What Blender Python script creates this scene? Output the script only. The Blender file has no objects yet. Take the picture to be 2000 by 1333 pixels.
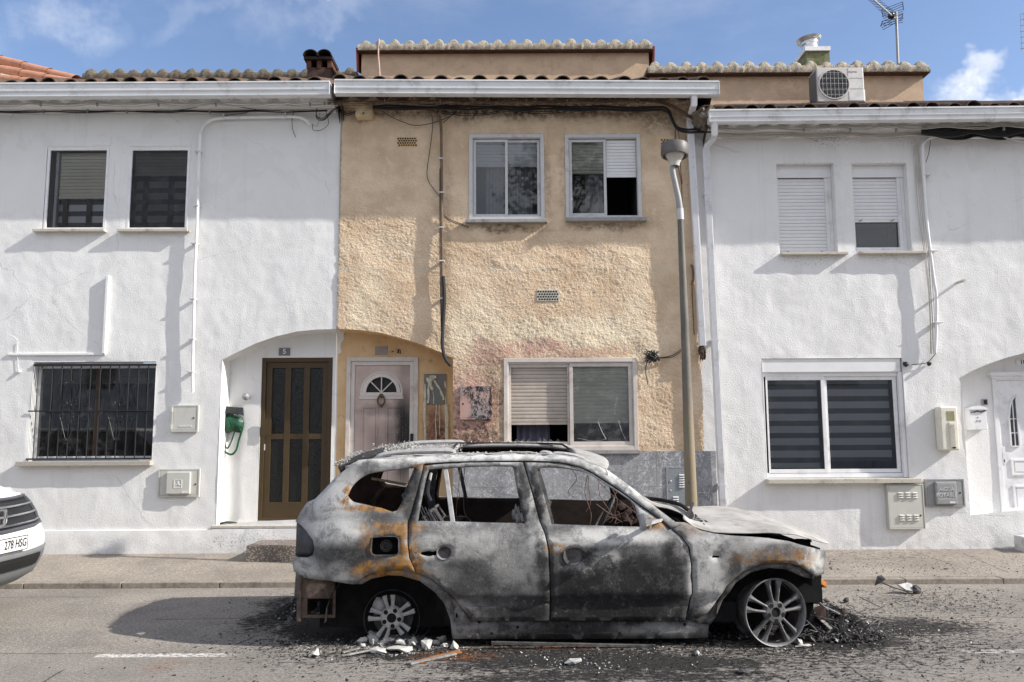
import bpy, math, random
import numpy as np
from mathutils import Vector, Matrix
from mathutils.geometry import delaunay_2d_cdt

# ------------------------------------------------------------------ camera, sky, sun
SC = bpy.context.scene
COL = SC.collection
F_PX = 1612.0                       # focal length in pixels of a 2000 px wide picture
CAM = Vector((0, 0, 1.48))
PITCH, ROLL = math.radians(6.86), math.radians(-0.3)
cam = bpy.data.cameras.new('camera'); cam_o = bpy.data.objects.new('camera', cam); COL.objects.link(cam_o)
cam.sensor_width = 36; cam.lens = F_PX / 2000 * 36; cam.clip_end = 2000; cam.clip_start = 0.05
RM = Matrix.Rotation(math.pi / 2 + PITCH, 3, 'X') @ Matrix.Rotation(ROLL, 3, 'Z')
cam_o.matrix_world = Matrix.Translation(CAM) @ RM.to_4x4()
SC.camera = cam_o
SUN_DIR = Vector((-4.5, 1.0, -3.0)).normalized()      # the way the light travels
SUN_EL = math.asin(-SUN_DIR.z)
SUN_AZ = math.atan2(-SUN_DIR.x, -SUN_DIR.y)           # clockwise from +Y
sun = bpy.data.lights.new('sun', 'SUN'); sun_o = bpy.data.objects.new('sun', sun); COL.objects.link(sun_o)
sun.energy = 3.4; sun.angle = math.radians(0.55); sun.color = (1.0, 0.955, 0.88)
sun_o.rotation_euler = SUN_DIR.to_track_quat('-Z', 'Y').to_euler()
SC.view_settings.view_transform = 'Standard'; SC.view_settings.look = 'None'
SC.view_settings.gamma = 1; SC.view_settings.exposure = 0.92
SC.render.resolution_x = 1024; SC.render.resolution_y = 682
SC.cycles.max_bounces = 6; SC.cycles.transparent_max_bounces = 12


def ray(px, py):
    return RM @ Vector(((px - 1000) / F_PX, -(py - 666.5) / F_PX, -1))


def at(px, py, Y):
    d = ray(px, py); t = (Y - CAM.y) / d.y
    return CAM + d * t


def ground(px, py, z=0.0):
    d = ray(px, py); t = (z - CAM.z) / d.z
    return CAM + d * t


# ------------------------------------------------------------------ node helper
class NT:
    def __init__(s, nt):
        s.nt = nt; s._pos = None

    def n(s, typ, ins=None, **props):
        nd = s.nt.nodes.new(typ)
        for k, v in props.items(): setattr(nd, k, v)
        for k, v in (ins or {}).items():
            if isinstance(v, bpy.types.NodeSocket): s.nt.links.new(v, nd.inputs[k])
            elif v is not None: nd.inputs[k].default_value = v
        return nd

    @property
    def pos(s):
        if s._pos is None: s._pos = s.n('ShaderNodeNewGeometry').outputs['Position']
        return s._pos

    def xyz(s, v=None):
        o = s.n('ShaderNodeSeparateXYZ', {0: v or s.pos}).outputs
        return o[0], o[1], o[2]

    def m(s, op, a, b=0.0, c=None):
        nd = s.n('ShaderNodeMath', {0: a, 1: b}, operation=op)
        if c is not None: nd.inputs[2].default_value = c
        return nd.outputs[0]

    def noise(s, scale, detail=4, rough=0.6, vec=None, dist=0.0, out=0):
        return s.n('ShaderNodeTexNoise', {'Vector': vec or s.pos, 'Scale': scale, 'Detail': detail,
                                          'Roughness': rough, 'Distortion': dist}).outputs[out]

    def stretch(s, sx, sy, sz, rot=(0, 0, 0), vec=None):
        return s.n('ShaderNodeMapping', {0: vec or s.pos, 2: rot, 3: (sx, sy, sz)}).outputs[0]

    def ramp(s, f, lo, hi, a=0.0, b=1.0):
        nd = s.n('ShaderNodeMapRange', {0: f, 1: lo, 2: hi, 3: a, 4: b}, interpolation_type='SMOOTHSTEP')
        return nd.outputs[0]

    def mix(s, f, a, b, blend='MIX'):
        nd = s.nt.nodes.new('ShaderNodeMix'); nd.data_type = 'RGBA'; nd.blend_type = blend
        for i, v in ((0, f), (6, a), (7, b)):
            if isinstance(v, bpy.types.NodeSocket): s.nt.links.new(v, nd.inputs[i])
            else: nd.inputs[i].default_value = v if i == 0 else (*v, 1) if len(v) == 3 else v
        return nd.outputs[2]

    def warp(s, amp, scale, detail=4):
        c = s.noise(scale, detail, out=1)
        v = s.n('ShaderNodeVectorMath', {0: c, 1: (0.5, 0.5, 0.5)}, operation='SUBTRACT').outputs[0]
        v = s.n('ShaderNodeVectorMath', {0: v, 3: amp}, operation='SCALE').outputs[0]
        return s.n('ShaderNodeVectorMath', {0: s.pos, 1: v}, operation='ADD').outputs[0]

    def blob(s, uv, u, v, ru, rv, soft=0.4):
        a = s.m('MULTIPLY', s.m('SUBTRACT', uv[0], u), 1 / ru); b = s.m('MULTIPLY', s.m('SUBTRACT', uv[1], v), 1 / rv)
        d = s.m('SQRT', s.m('ADD', s.m('MULTIPLY', a, a), s.m('MULTIPLY', b, b)))
        return s.ramp(d, 1 + soft, 1 - soft)

    def blobs(s, uv, lst, soft=0.4):
        o = None
        for b in lst:
            w = s.blob(uv, b[0], b[1], b[2], b[3], b[5] if len(b) > 5 else soft)
            if len(b) > 4 and b[4] != 1: w = s.m('MULTIPLY', w, b[4])
            o = w if o is None else s.m('MAXIMUM', o, w)
        return o

    def bump(s, h, strength=0.5, dist=0.01, normal=None):
        return s.n('ShaderNodeBump', {'Height': h, 'Strength': strength, 'Distance': dist,
                                      **({'Normal': normal} if normal else {})}).outputs[0]


def rgb(r, g, b):
    f = lambda c: c / 12.92 if c <= 0.04045 else ((c + 0.055) / 1.055) ** 2.4
    return (f(r / 255), f(g / 255), f(b / 255), 1)


def newmat(name, rough=0.8, metal=0.0, spec=0.4):
    m = bpy.data.materials.new(name); m.use_nodes = True
    t = NT(m.node_tree); b = m.node_tree.nodes['Principled BSDF']
    b.inputs['Roughness'].default_value = rough; b.inputs['Metallic'].default_value = metal
    b.inputs['Specular IOR Level'].default_value = spec
    return m, t, b


def simple(name, col, rough=0.7, metal=0.0, var=0.15, scale=6.0, bump=0.0, bscale=120, dirt=None, spec=0.4, bdist=0.003):
    m, t, b = newmat(name, rough, metal, spec)
    n = t.noise(scale, 6, 0.65)
    lo = tuple(c * (1 - var) for c in col[:3]); hi = tuple(min(1, c * (1 + var)) for c in col[:3])
    c = t.mix(t.ramp(n, 0.3, 0.7), lo, hi)
    if dirt:
        c = t.mix(t.m('MULTIPLY', t.ramp(t.noise(dirt[1], 8, 0.7), 0.5, 0.72), dirt[2]), c, dirt[0])
    t.nt.links.new(c, b.inputs['Base Color'])
    if bump: t.nt.links.new(t.bump(t.noise(bscale, 3), bump, bdist), b.inputs['Normal'])
    return m


# world: Nishita sky with thin clouds laid out by direction
w = bpy.data.worlds.new('World'); SC.world = w; w.use_nodes = True
wt = NT(w.node_tree); bg = w.node_tree.nodes['Background']
sky = wt.n('ShaderNodeTexSky', sky_type='NISHITA', sun_disc=False, sun_elevation=SUN_EL, sun_rotation=SUN_AZ,
           altitude=100, air_density=1.0, dust_density=0.7, ozone_density=1.6)
gen = wt.n('ShaderNodeTexCoord').outputs['Generated']; wt._pos = gen
gx, gy, gz = wt.xyz(gen)
wv = wt.xyz(wt.warp(0.35, 3.5, 6))
u_ = wt.m('DIVIDE', wv[0], wt.m('MAXIMUM', wt.m('ABSOLUTE', wv[1]), 0.05)); v_ = wt.m('DIVIDE', wv[2], wt.m('MAXIMUM', wt.m('ABSOLUTE', wv[1]), 0.05))


def duv(px, py):
    d = ray(px, py); return d.x / d.y, d.z / d.y


CU = []
for (px, py, rx, ry, k) in ((1895, 95, 25, 18, .6), (1868, 118, 38, 20, .9), (1850, 145, 38, 24, 1), (1885, 175, 50, 18, 1), (1835, 170, 25, 25, .8), (1935, 182, 40, 10, .8),
                            (60, 8, 90, 36, .32), (340, 8, 60, 26, .12), (430, 10, 60, 24, .15), (700, 25, 130, 28, .45), (640, 80, 140, 26, .18), (520, 60, 60, 60, .16),
                            (1995, 185, 60, 18, .5), (1790, 190, 40, 20, .5)):
    a, b_ = duv(px, py); CU.append((a, b_, rx / F_PX * 1.25, ry / F_PX * 1.25, k, 0.75))
cl = wt.blobs((u_, v_), CU)
front = wt.ramp(gy, 0.0, 0.1)
tex = wt.ramp(wt.noise(9, 8, 0.65), 0.32, 0.62)
cl = wt.m('MULTIPLY', wt.m('MULTIPLY', cl, tex), front)
hi_ = wt.m('MULTIPLY', wt.ramp(wt.noise(2.2, 8, 0.6, wt.stretch(1, 1, 2.5, vec=gen)), 0.5, 0.8), 0.25)
cl = wt.m('MAXIMUM', cl, wt.m('MULTIPLY', hi_, wt.ramp(gz, 0.05, 0.3)))
SKYG = wt.mix(1.0, sky.outputs[0], (0.985, 0.965, 1.02), 'MULTIPLY')
back = wt.m('MULTIPLY', wt.ramp(gy, 0.1, -0.5), wt.ramp(wt.noise(2.6, 7, 0.6), 0.35, 0.6, 0.2, 0.9))   # unseen broken cloud added behind the camera for brighter, whiter fill
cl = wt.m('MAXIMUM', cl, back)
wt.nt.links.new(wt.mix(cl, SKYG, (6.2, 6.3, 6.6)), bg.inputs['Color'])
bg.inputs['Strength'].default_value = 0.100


# ------------------------------------------------------------------ object helpers
def tag(o, label=None, cat=None, group=None, kind=None):
    if label: o['label'] = label
    if cat: o['category'] = cat
    if group: o['group'] = group
    if kind: o['kind'] = kind
    return o


def thing(name, label, cat, loc, group=None):
    o = bpy.data.objects.new(name, None); COL.objects.link(o); o.location = loc; o.empty_display_size = 0.1
    o['wl'] = list(loc)
    return tag(o, label, cat, group)


class MB:
    def __init__(s): s.v = []; s.f = []; s.fm = []

    def add(s, vs, fs, mi=0):
        n = len(s.v); s.v += [tuple(p) for p in vs]; s.f += [tuple(i + n for i in f) for f in fs]; s.fm += [mi] * len(fs)
        return s

    def box(s, x0, x1, y0, y1, z0, z1, mi=0):
        return s.add([(x0, y0, z0), (x1, y0, z0), (x1, y1, z0), (x0, y1, z0), (x0, y0, z1), (x1, y0, z1), (x1, y1, z1), (x0, y1, z1)],
                     [(0, 1, 5, 4), (1, 2, 6, 5), (2, 3, 7, 6), (3, 0, 4, 7), (4, 5, 6, 7), (3, 2, 1, 0)], mi)

    def obox(s, c, ax, ay, az, mi=0):
        c = Vector(c); P = []
        for k in (-1, 1):
            for (i, j) in ((-1, -1), (1, -1), (1, 1), (-1, 1)): P.append(c + ax * i + ay * j + az * k)
        return s.add(P, [(0, 1, 5, 4), (1, 2, 6, 5), (2, 3, 7, 6), (3, 0, 4, 7), (4, 5, 6, 7), (3, 2, 1, 0)], mi)

    def bar(s, a, b, w, h, up=(0, 0, 1), mi=0):
        a = Vector(a); b = Vector(b); d = (b - a); L = d.length; d.normalize(); up = Vector(up)
        r = d.cross(up)
        if r.length < 1e-4: r = d.cross(Vector((0, 1, 0)))
        r.normalize(); u = r.cross(d)
        return s.obox((a + b) / 2, d * L / 2, r * w / 2, u * h / 2, mi)

    def tube(s, pts, r, seg=8, cap=True, mi=0, flat=1.0):
        pts = [Vector(p) for p in pts]; n = len(pts); rs = r if isinstance(r, (list, tuple)) else [r] * n
        T = [(pts[min(i + 1, n - 1)] - pts[max(i - 1, 0)]).normalized() for i in range(n)]
        up = Vector((0, 0, 1)) if abs(T[0].z) < 0.9 else Vector((0, 1, 0))
        u = T[0].cross(up).normalized(); V = []
        for i in range(n):
            u = (u - T[i] * u.dot(T[i])).normalized(); v = T[i].cross(u)
            for k in range(seg):
                a = 2 * math.pi * k / seg; V.append(pts[i] + (u * math.cos(a) + v * math.sin(a) * flat) * rs[i])
        Fc = [(i * seg + k, i * seg + (k + 1) % seg, (i + 1) * seg + (k + 1) % seg, (i + 1) * seg + k) for i in range(n - 1) for k in range(seg)]
        if cap: Fc += [tuple(range(seg))[::-1], tuple((n - 1) * seg + k for k in range(seg))]
        return s.add(V, Fc, mi)

    def lathe(s, prof, c, ax, seg=32, mi=0, a0=0, a1=2 * math.pi):
        c = Vector(c); ax = Vector(ax).normalized(); u = ax.orthogonal().normalized(); v = ax.cross(u); n = len(prof)
        full = abs(a1 - a0 - 2 * math.pi) < 1e-6; m = seg if full else seg + 1; V = []
        for k in range(m):
            a = a0 + (a1 - a0) * k / seg; d = u * math.cos(a) + v * math.sin(a)
            V += [c + d * r + ax * h for (r, h) in prof]
        Fc = [(k * n + i, ((k + 1) % m) * n + i, ((k + 1) % m) * n + i + 1, k * n + i + 1) for k in range(seg) for i in range(n - 1)]
        return s.add(V, Fc, mi)

    def prism(s, poly, d, mi=0):
        n = len(poly); d = Vector(d); P = [Vector(p) for p in poly]
        return s.add(P + [p + d for p in P], [tuple(range(n))[::-1], tuple(range(n, 2 * n))] + [(i, (i + 1) % n, n + (i + 1) % n, n + i) for i in range(n)], mi)

    def sweep(s, prof, p0, p1, mi=0):
        """closed profile of (y, z) offsets swept from p0 to p1"""
        n = len(prof); V = [Vector(p) + Vector((0, y, z)) for p in (p0, p1) for (y, z) in prof]
        return s.add(V, [tuple(range(n)), tuple(range(n, 2 * n))[::-1]] + [(i, n + i, n + (i + 1) % n, (i + 1) % n) for i in range(n)], mi)


def mesh_obj(name, mb, mats, loc=(0, 0, 0), smooth=False, ang=35, bevel=0, solid=None, sub=0):
    me = bpy.data.meshes.new(name); lv = Vector(loc)
    V = np.array(mb.v, dtype=np.float64).reshape(-1, 3) - np.array(lv)
    me.from_pydata(V.tolist(), [], mb.f)
    mats = mats if isinstance(mats, (list, tuple)) else [mats]
    for m in mats: me.materials.append(m)
    if len(mats) > 1: me.polygons.foreach_set('material_index', mb.fm)
    me.validate(); me.update()
    if smooth:
        me.shade_smooth()
        if ang < 180: me.set_sharp_from_angle(angle=math.radians(ang))
    o = bpy.data.objects.new(name, me); COL.objects.link(o)
    if solid:
        md = o.modifiers.new('solid', 'SOLIDIFY'); md.thickness = solid; md.offset = -1
        if len(mats) > 1: md.material_offset = 1; md.material_offset_rim = 0
    if bevel:
        md = o.modifiers.new('bevel', 'BEVEL'); md.width = bevel; md.segments = 2; md.limit_method = 'ANGLE'
    if sub:
        md = o.modifiers.new('sub', 'SUBSURF'); md.levels = sub; md.render_levels = sub
    return o


def part(name, mb, mats, parent, label=None, **kw):
    root = parent
    while root.parent: root = root.parent
    o = mesh_obj(name, mb, mats, Vector(root['wl']), **kw); o.parent = parent
    if label: o['label'] = label
    return o


def single(name, mb, mats, label, cat, group=None, kind=None, loc=None, **kw):
    V = np.array(mb.v)
    if loc is None: loc = (float((V[:, 0].min() + V[:, 0].max()) / 2), float((V[:, 1].min() + V[:, 1].max()) / 2), float(V[:, 2].min()))
    o = mesh_obj(name, mb, mats, loc, **kw); o.location = loc
    return tag(o, label, cat, group, kind)


def structure(name, mb, mats, **kw):
    o = mesh_obj(name, mb, mats, **kw); o['kind'] = 'structure'; return o


def text_mb(txt, size, origin, xdir, zdir, ext=0.002, mi=0, mb=None, align='CENTER', sx=1.0, bold=0.0):
    cu = bpy.data.curves.new('t', 'FONT'); cu.body = txt; cu.size = size; cu.align_x = align; cu.align_y = 'CENTER'
    cu.extrude = ext; cu.offset = bold; cu.resolution_u = 3
    o = bpy.data.objects.new('t', cu); me = bpy.data.meshes.new_from_object(o)
    mb = mb or MB(); x = Vector(xdir).normalized(); z = Vector(zdir).normalized(); nrm = x.cross(z)
    mb.add([Vector(origin) + x * (v.co.x * sx) + z * v.co.y + nrm * v.co.z for v in me.vertices], [tuple(p.vertices) for p in me.polygons], mi)
    bpy.data.objects.remove(o); bpy.data.curves.remove(cu); bpy.data.meshes.remove(me)
    return mb


def smooth_path(pts, n=6):
    P = [Vector(p) for p in pts]; out = []
    for i in range(len(P) - 1):
        a = P[max(i - 1, 0)]; b = P[i]; c = P[i + 1]; d = P[min(i + 2, len(P) - 1)]
        for k in range(n):
            t = k / n; out.append(0.5 * ((2 * b) + (c - a) * t + (2 * a - 5 * b + 4 * c - d) * t * t + (3 * b - a - 3 * c + d) * t ** 3))
    return out + [P[-1]]


# value noise on numpy arrays
def vn(x, y, seed=0):
    xi = np.floor(x).astype(np.int64); yi = np.floor(y).astype(np.int64); fx = x - xi; fy = y - yi
    fx = fx * fx * (3 - 2 * fx); fy = fy * fy * (3 - 2 * fy)

    def h(a, b):
        n = (a * 374761393 + b * 668265263 + seed * 974634777) & 0xffffffff
        n = ((n ^ (n >> 13)) * 1274126177) & 0xffffffff
        return ((n ^ (n >> 16)) & 0xffff) / 65535.0
    return (h(xi, yi) * (1 - fx) + h(xi + 1, yi) * fx) * (1 - fy) + (h(xi, yi + 1) * (1 - fx) + h(xi + 1, yi + 1) * fx) * fy


def fbm(x, y, seed=0, o=4, g=0.5):
    s = 0; a = 1; t = 0
    for i in range(o):
        s = s + a * vn(x * 2 ** i + 17.3 * i, y * 2 ** i - 9.1 * i, seed + i); t += a; a *= g
    return s / t


YW = 10.4


def PX(px, py, Y=YW):
    p = at(px, py, Y); return p.x, p.z


def RECT(x0, y0, x1, y1, Y=YW):
    """pixel box -> x0, x1, z0, z1 on the plane at depth Y"""
    my = (y0 + y1) / 2; mx = (x0 + x1) / 2
    return at(x0, my, Y).x, at(x1, my, Y).x, at(mx, y1, Y).z, at(mx, y0, Y).z


def interp(x, xs, ys): return float(np.interp(x, xs, ys))
# ------------------------------------------------------------------ materials of the houses
def white_wall_mat(name, dirt_px=(), tint=(0.80, 0.795, 0.785, 1), fine=0.5):
    m, t, b = newmat(name, 0.9, 0, 0.2)
    n = t.noise(1.3, 6, 0.6)
    c = t.mix(t.ramp(n, 0.35, 0.7), tuple(v * 0.955 for v in tint[:3]), tint)
    x, y, z = t.xyz()
    # rising damp and splashes at the foot, soot specks and drips where listed
    foot = t.m('MULTIPLY', t.ramp(t.m('ADD', z, t.m('MULTIPLY', t.noise(2.5, 6, 0.7), 0.5)), 0.75, 0.25), t.ramp(t.noise(7, 8, 0.75), 0.42, 0.66))
    c = t.mix(t.m('MULTIPLY', foot, 0.45), c, rgb(150, 140, 125))
    vz = t.n('ShaderNodeTexVoronoi', {'Vector': t.warp(0.5, 1.2, 6), 'Scale': 0.55}, feature='DISTANCE_TO_EDGE').outputs[0]
    c = t.mix(t.m('MULTIPLY', t.m('MULTIPLY', t.ramp(vz, 0.006, 0.001), t.ramp(t.noise(1.1, 3), .52, .62)), 0.22), c, rgb(120, 118, 114))
    st = t.ramp(t.noise(1.0, 6, 0.7, t.stretch(9, 9, 0.45)), 0.52, 0.72)
    c = t.mix(t.m('MULTIPLY', st, 0.10), c, rgb(120, 116, 108))
    pt = t.ramp(t.noise(1.7, 4, 0.6, dist=0.8), 0.56, 0.575)
    c = t.mix(t.m('MULTIPLY', pt, 0.12), c, rgb(196, 194, 188))
    sp = t.ramp(t.noise(34, 5, 0.7), 0.70, 0.76)
    c = t.mix(t.m('MULTIPLY', sp, 0.25), c, rgb(140, 138, 132))
    if dirt_px:
        wx, wy, wz = t.xyz(t.warp(0.10, 9, 5))
        bl = t.blobs((wx, wz), dirt_px, 0.6)
        c = t.mix(t.m('MULTIPLY', bl, t.ramp(t.noise(45, 5, 0.75), 0.52, 0.66)), c, rgb(45, 42, 40))
    t.nt.links.new(c, b.inputs['Base Color'])
    n1 = t.noise(62, 5, 0.62); n2 = t.noise(150, 2, 0.5)
    h = t.m('ADD', n1, t.m('MULTIPLY', n2, 0.3))
    t.nt.links.new(t.bump(h, fine, 0.009), b.inputs['Normal'])
    return m


def wb(px, py, rx, ry, *a):
    x, z = PX(px, py); return (x, z, rx / 154.0, ry / 154.0, *a)


def ochre_mat():
    m, t, b = newmat('ochre_stucco', 0.95, 0, 0.15)
    x, y, z = t.xyz(); W = t.xyz(t.warp(0.30, 3.2, 5)); wv = (W[0], W[2])
    base = t.mix(t.ramp(t.noise(2.2, 7, 0.65), 0.3, 0.72), rgb(203, 177, 148), rgb(230, 208, 181))
    base = t.mix(t.m('MULTIPLY', t.ramp(t.noise(11, 6, 0.7), 0.55, 0.68), 0.5), base, rgb(228, 214, 188))
    # flaked pale render, fire-pink and soot
    pale = t.blobs(wv, [wb(1110, 650, 175, 32), wb(720, 590, 40, 60, .6), wb(930, 640, 60, 60, .8), wb(1240, 560, 30, 80, .5), wb(760, 480, 70, 30, .3), wb(1260, 660, 26, 60, .5)], 0.5)
    base = t.mix(t.m('MULTIPLY', pale, t.ramp(t.noise(20, 7, 0.7), 0.38, 0.58, 0.15, 0.9)), base, rgb(236, 224, 198))
    pink = t.blobs(wv, [wb(925, 800, 52, 75, .85), wb(960, 690, 45, 28, .7), wb(1055, 682, 60, 20, .75), wb(1150, 690, 60, 12, .5), wb(905, 860, 60, 60), wb(850, 840, 30, 60, .7)], 0.45)
    base = t.mix(t.m('MULTIPLY', pink, t.ramp(t.noise(12, 8, 0.78), 0.36, 0.54, 0.25, 0.95)), base, rgb(186, 143, 133))
    base = t.mix(t.m('MULTIPLY', t.blobs(wv, [wb(925, 830, 60, 50), wb(970, 770, 14, 80, .8), wb(890, 780, 14, 60, .6)], .5), t.ramp(t.noise(19, 8, 0.8), 0.50, 0.56, 0, .8)), base, rgb(98, 80, 76))
    soot = t.blobs(wv, [wb(925, 860, 70, 30, .75), wb(960, 750, 16, 90, .45), wb(850, 850, 28, 50, .8), wb(1010, 212, 370, 22, .95), wb(1290, 232, 40, 30, .6), wb(710, 232, 30, 8, .5),
                        wb(990, 446, 70, 9, .75), wb(1185, 443, 66, 9, .7), wb(1068, 350, 7, 80, .35), wb(1100, 350, 6, 80, .3), wb(874, 520, 8, 190, .35), wb(1280, 780, 10, 60, .15)], 0.7)
    base = t.mix(t.m('MULTIPLY', soot, t.ramp(t.noise(16, 7, 0.75), 0.34, 0.62, 0.1, 1)), base, rgb(46, 38, 34))
    # old line of plugged holes and a filled seam
    sx, sz = PX(900, 527)
    seam = t.ramp(t.m('ABSOLUTE', t.m('SUBTRACT', t.m('ADD', z, t.m('MULTIPLY', t.noise(5), 0.06)), sz + 0.03)), 0.03, 0.012)
    base = t.mix(t.m('MULTIPLY', seam, t.ramp(t.noise(9, 4, 0.7), 0.45, 0.6, 0.1, 0.65)), base, rgb(206, 198, 180))
    base = t.mix(t.m('MULTIPLY', t.ramp(t.m('ADD', x, t.m('MULTIPLY', t.noise(14, 6, .7), 0.05)), SEAM_L + 0.055, SEAM_L + 0.035), .8), base, rgb(150, 146, 138))
    t.nt.links.new(base, b.inputs['Base Color'])
    t.nt.links.new(t.bump(t.m('ADD', t.noise(75, 4, 0.6), t.m('MULTIPLY', t.noise(38, 3, 0.6), 0.8)), 1.0, 0.011), b.inputs['Normal'])
    return m


SEAM_L = PX(661, 480)[0]; SEAM_R = PX(1366, 600)[0]
M = {}
M['ochre'] = ochre_mat()
M['white_l'] = white_wall_mat('white_render_left', [wb(440, 1060, 45, 16, .7), wb(500, 1050, 60, 12, .6)])
M['white_r'] = white_wall_mat('white_render_right', [wb(1625, 268, 50, 20, .95), wb(1585, 322, 60, 5, .6), wb(1722, 322, 55, 5, .6), wb(1585, 507, 55, 14, .55), wb(1740, 503, 55, 12, .55), wb(1900, 250, 130, 12, .9),
                                                    wb(1780, 275, 70, 12, .35), wb(1850, 295, 8, 6, .9), wb(1855, 418, 7, 6, .9), wb(1470, 240, 40, 8, .6)], tint=(0.80, 0.795, 0.79, 1), fine=0.7)
M['ochre_smooth'] = simple('ochre_porch_plaster', rgb(222, 178, 126), 0.9, var=0.12, scale=3.5, bump=0.4, bscale=60, dirt=(rgb(120, 80, 50), 8, 0.5))
def porch_mat():
    m, t, b = newmat('porch_plaster_scorched', 0.92, 0, .2); W = t.xyz(t.warp(0.10, 7, 5)); uv = (W[0], W[2])
    c = t.mix(t.ramp(t.noise(3.5, 6, .65), .3, .7), rgb(204, 170, 126), rgb(218, 188, 148))
    c = t.mix(t.m('MULTIPLY', t.ramp(t.noise(9, 8, .75), .55, .68), .5), c, rgb(150, 112, 78))
    q = lambda px, py, rx, ry, k=1, s_=.5: (*PX(px, py, YW + .3), rx / 150., ry / 150., k, s_)
    c = t.mix(t.m('MULTIPLY', t.blobs(uv, [q(850, 835, 24, 44), q(835, 800, 8, 14, .6)]), t.ramp(t.noise(14, 8, .78), .32, .55, .3, 1)), c, rgb(132, 92, 76))
    c = t.mix(t.m('MULTIPLY', t.blobs(uv, [q(862, 860, 18, 30, .8), q(775, 686, 14, 6, .4), q(850, 668, 60, 8, .5), q(872, 690, 12, 14, .5)], .7), t.ramp(t.noise(20, 8, .8), .44, .58)), c, rgb(56, 44, 38))
    t.nt.links.new(c, b.inputs['Base Color']); t.nt.links.new(t.bump(t.noise(60, 5, .7), .5, .008), b.inputs['Normal']); return m


M['ochre_smooth'] = porch_mat()
M['porch_white'] = simple('porch_white', (0.8, 0.8, 0.81), 0.9, var=0.04, bump=0.7, bscale=55, bdist=0.006)
M['white_pvc'] = simple('white_aluminium', (0.78, 0.78, 0.79), 0.45, var=0.04, dirt=(rgb(150, 145, 138), 5, 0.35))
M['grey_alu'] = simple('weathered_aluminium', rgb(196, 196, 197), 0.42, var=0.07, dirt=(rgb(120, 112, 105), 6, 0.5))
M['pink_alu'] = simple('heat_stained_aluminium', rgb(204, 196, 189), 0.5, var=0.10, scale=3, dirt=(rgb(140, 112, 100), 4, 0.5))
M['stone'] = simple('sill_stone', rgb(190, 184, 172), 0.8, var=0.12, scale=60, dirt=(rgb(100, 92, 82), 9, 0.6))
M['stone_dark'] = simple('sill_grey', rgb(150, 148, 146), 0.7, var=0.12, scale=20, dirt=(rgb(80, 74, 70), 7, 0.7))
M['granite'] = simple('granite', rgb(172, 166, 156), 0.6, var=0.35, scale=170)
M['slat'] = simple('shutter_white', (0.75, 0.75, 0.76), 0.55, var=0.04, scale=3)
M['slat_beige'] = simple('shutter_beige', rgb(226, 222, 206), 0.6, var=0.06, scale=2)
M['slat_sooty'] = simple('shutter_heat_greyed', rgb(184, 174, 164), 0.7, var=0.12, scale=2.5, dirt=(rgb(140, 122, 108), 3, 0.4))
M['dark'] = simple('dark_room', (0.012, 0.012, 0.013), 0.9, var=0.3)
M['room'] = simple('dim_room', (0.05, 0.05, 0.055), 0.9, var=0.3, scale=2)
M['curtain'] = simple('grey_curtain', rgb(150, 152, 158), 0.9, var=0.1, scale=2)
M['wood_dark'] = simple('dark_wood', rgb(62, 48, 38), 0.6, var=0.2, scale=4)
M['iron'] = simple('black_iron', (0.018, 0.018, 0.02), 0.45, var=0.2)
M['gutter'] = simple('gutter_white', (0.70, 0.71, 0.72), 0.4, var=0.05, scale=3, dirt=(rgb(140, 136, 130), 4, 0.55))
M['pipe'] = simple('pipe_white', (0.74, 0.74, 0.76), 0.5, var=0.04, dirt=(rgb(140, 132, 120), 6, 0.45))
M['cable_pale'] = simple('cable_pale', rgb(188, 184, 176), 0.7, var=0.1)
M['cable_brown'] = simple('cable_scorched', rgb(112, 92, 76), 0.7, var=0.25, scale=8)
M['cable_black'] = simple('cable_black', (0.02, 0.02, 0.022), 0.6)
M['terracotta'] = simple('old_roof_tile', rgb(92, 74, 62), 0.95, var=0.35, scale=9, bump=0.8, bscale=70, dirt=(rgb(52, 44, 40), 7, 0.8), bdist=0.006)
M['terracotta_new'] = simple('orange_roof_tile', rgb(186, 134, 108), 0.9, var=0.15, scale=8, dirt=(rgb(150, 88, 62), 7, 0.5))
M['tile_soot'] = simple('sooty_soffit', rgb(74, 62, 54), 0.95, var=0.4, scale=9, dirt=(rgb(22, 19, 18), 5, 0.8))
M['soffit_white'] = simple('soffit_whitewash', (0.62, 0.61, 0.60), 0.9, var=0.15, scale=6, dirt=(rgb(110, 104, 98), 9, 0.6))
M['mortar'] = simple('lichen_mortar', rgb(166, 156, 140), 0.97, var=0.22, scale=14, bump=1.0, bscale=50, dirt=(rgb(70, 64, 56), 22, 0.75), bdist=0.012)
M['mortar_dark'] = simple('dark_mortar', rgb(112, 104, 92), 0.97, var=0.3, scale=22, bump=1.0, bscale=60, dirt=(rgb(58, 52, 44), 12, 0.75), bdist=0.012)
M['box_plaster'] = simple('tan_render', rgb(196, 170, 144), 0.95, var=0.1, scale=4, bump=0.8, bscale=85, dirt=(rgb(150, 122, 98), 5, 0.4), bdist=0.008)
M['trim_brown'] = simple('brown_roof_edge', rgb(92, 66, 52), 0.85, var=0.3, scale=8)
M['cream_metal'] = simple('cream_box_paint', rgb(196, 195, 188), 0.5, var=0.05, dirt=(rgb(150, 140, 120), 6, 0.3))
M['grey_metal'] = simple('grey_box_paint', rgb(150, 150, 150), 0.5, var=0.06, scale=9, dirt=(rgb(105, 104, 102), 14, 0.4))
M['brown_alu'] = simple('bronze_aluminium', rgb(80, 66, 46), 0.35, var=0.08, metal=0.2)
M['black_hole'] = simple('black_gap', (0.005, 0.005, 0.005), 1.0)


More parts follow.
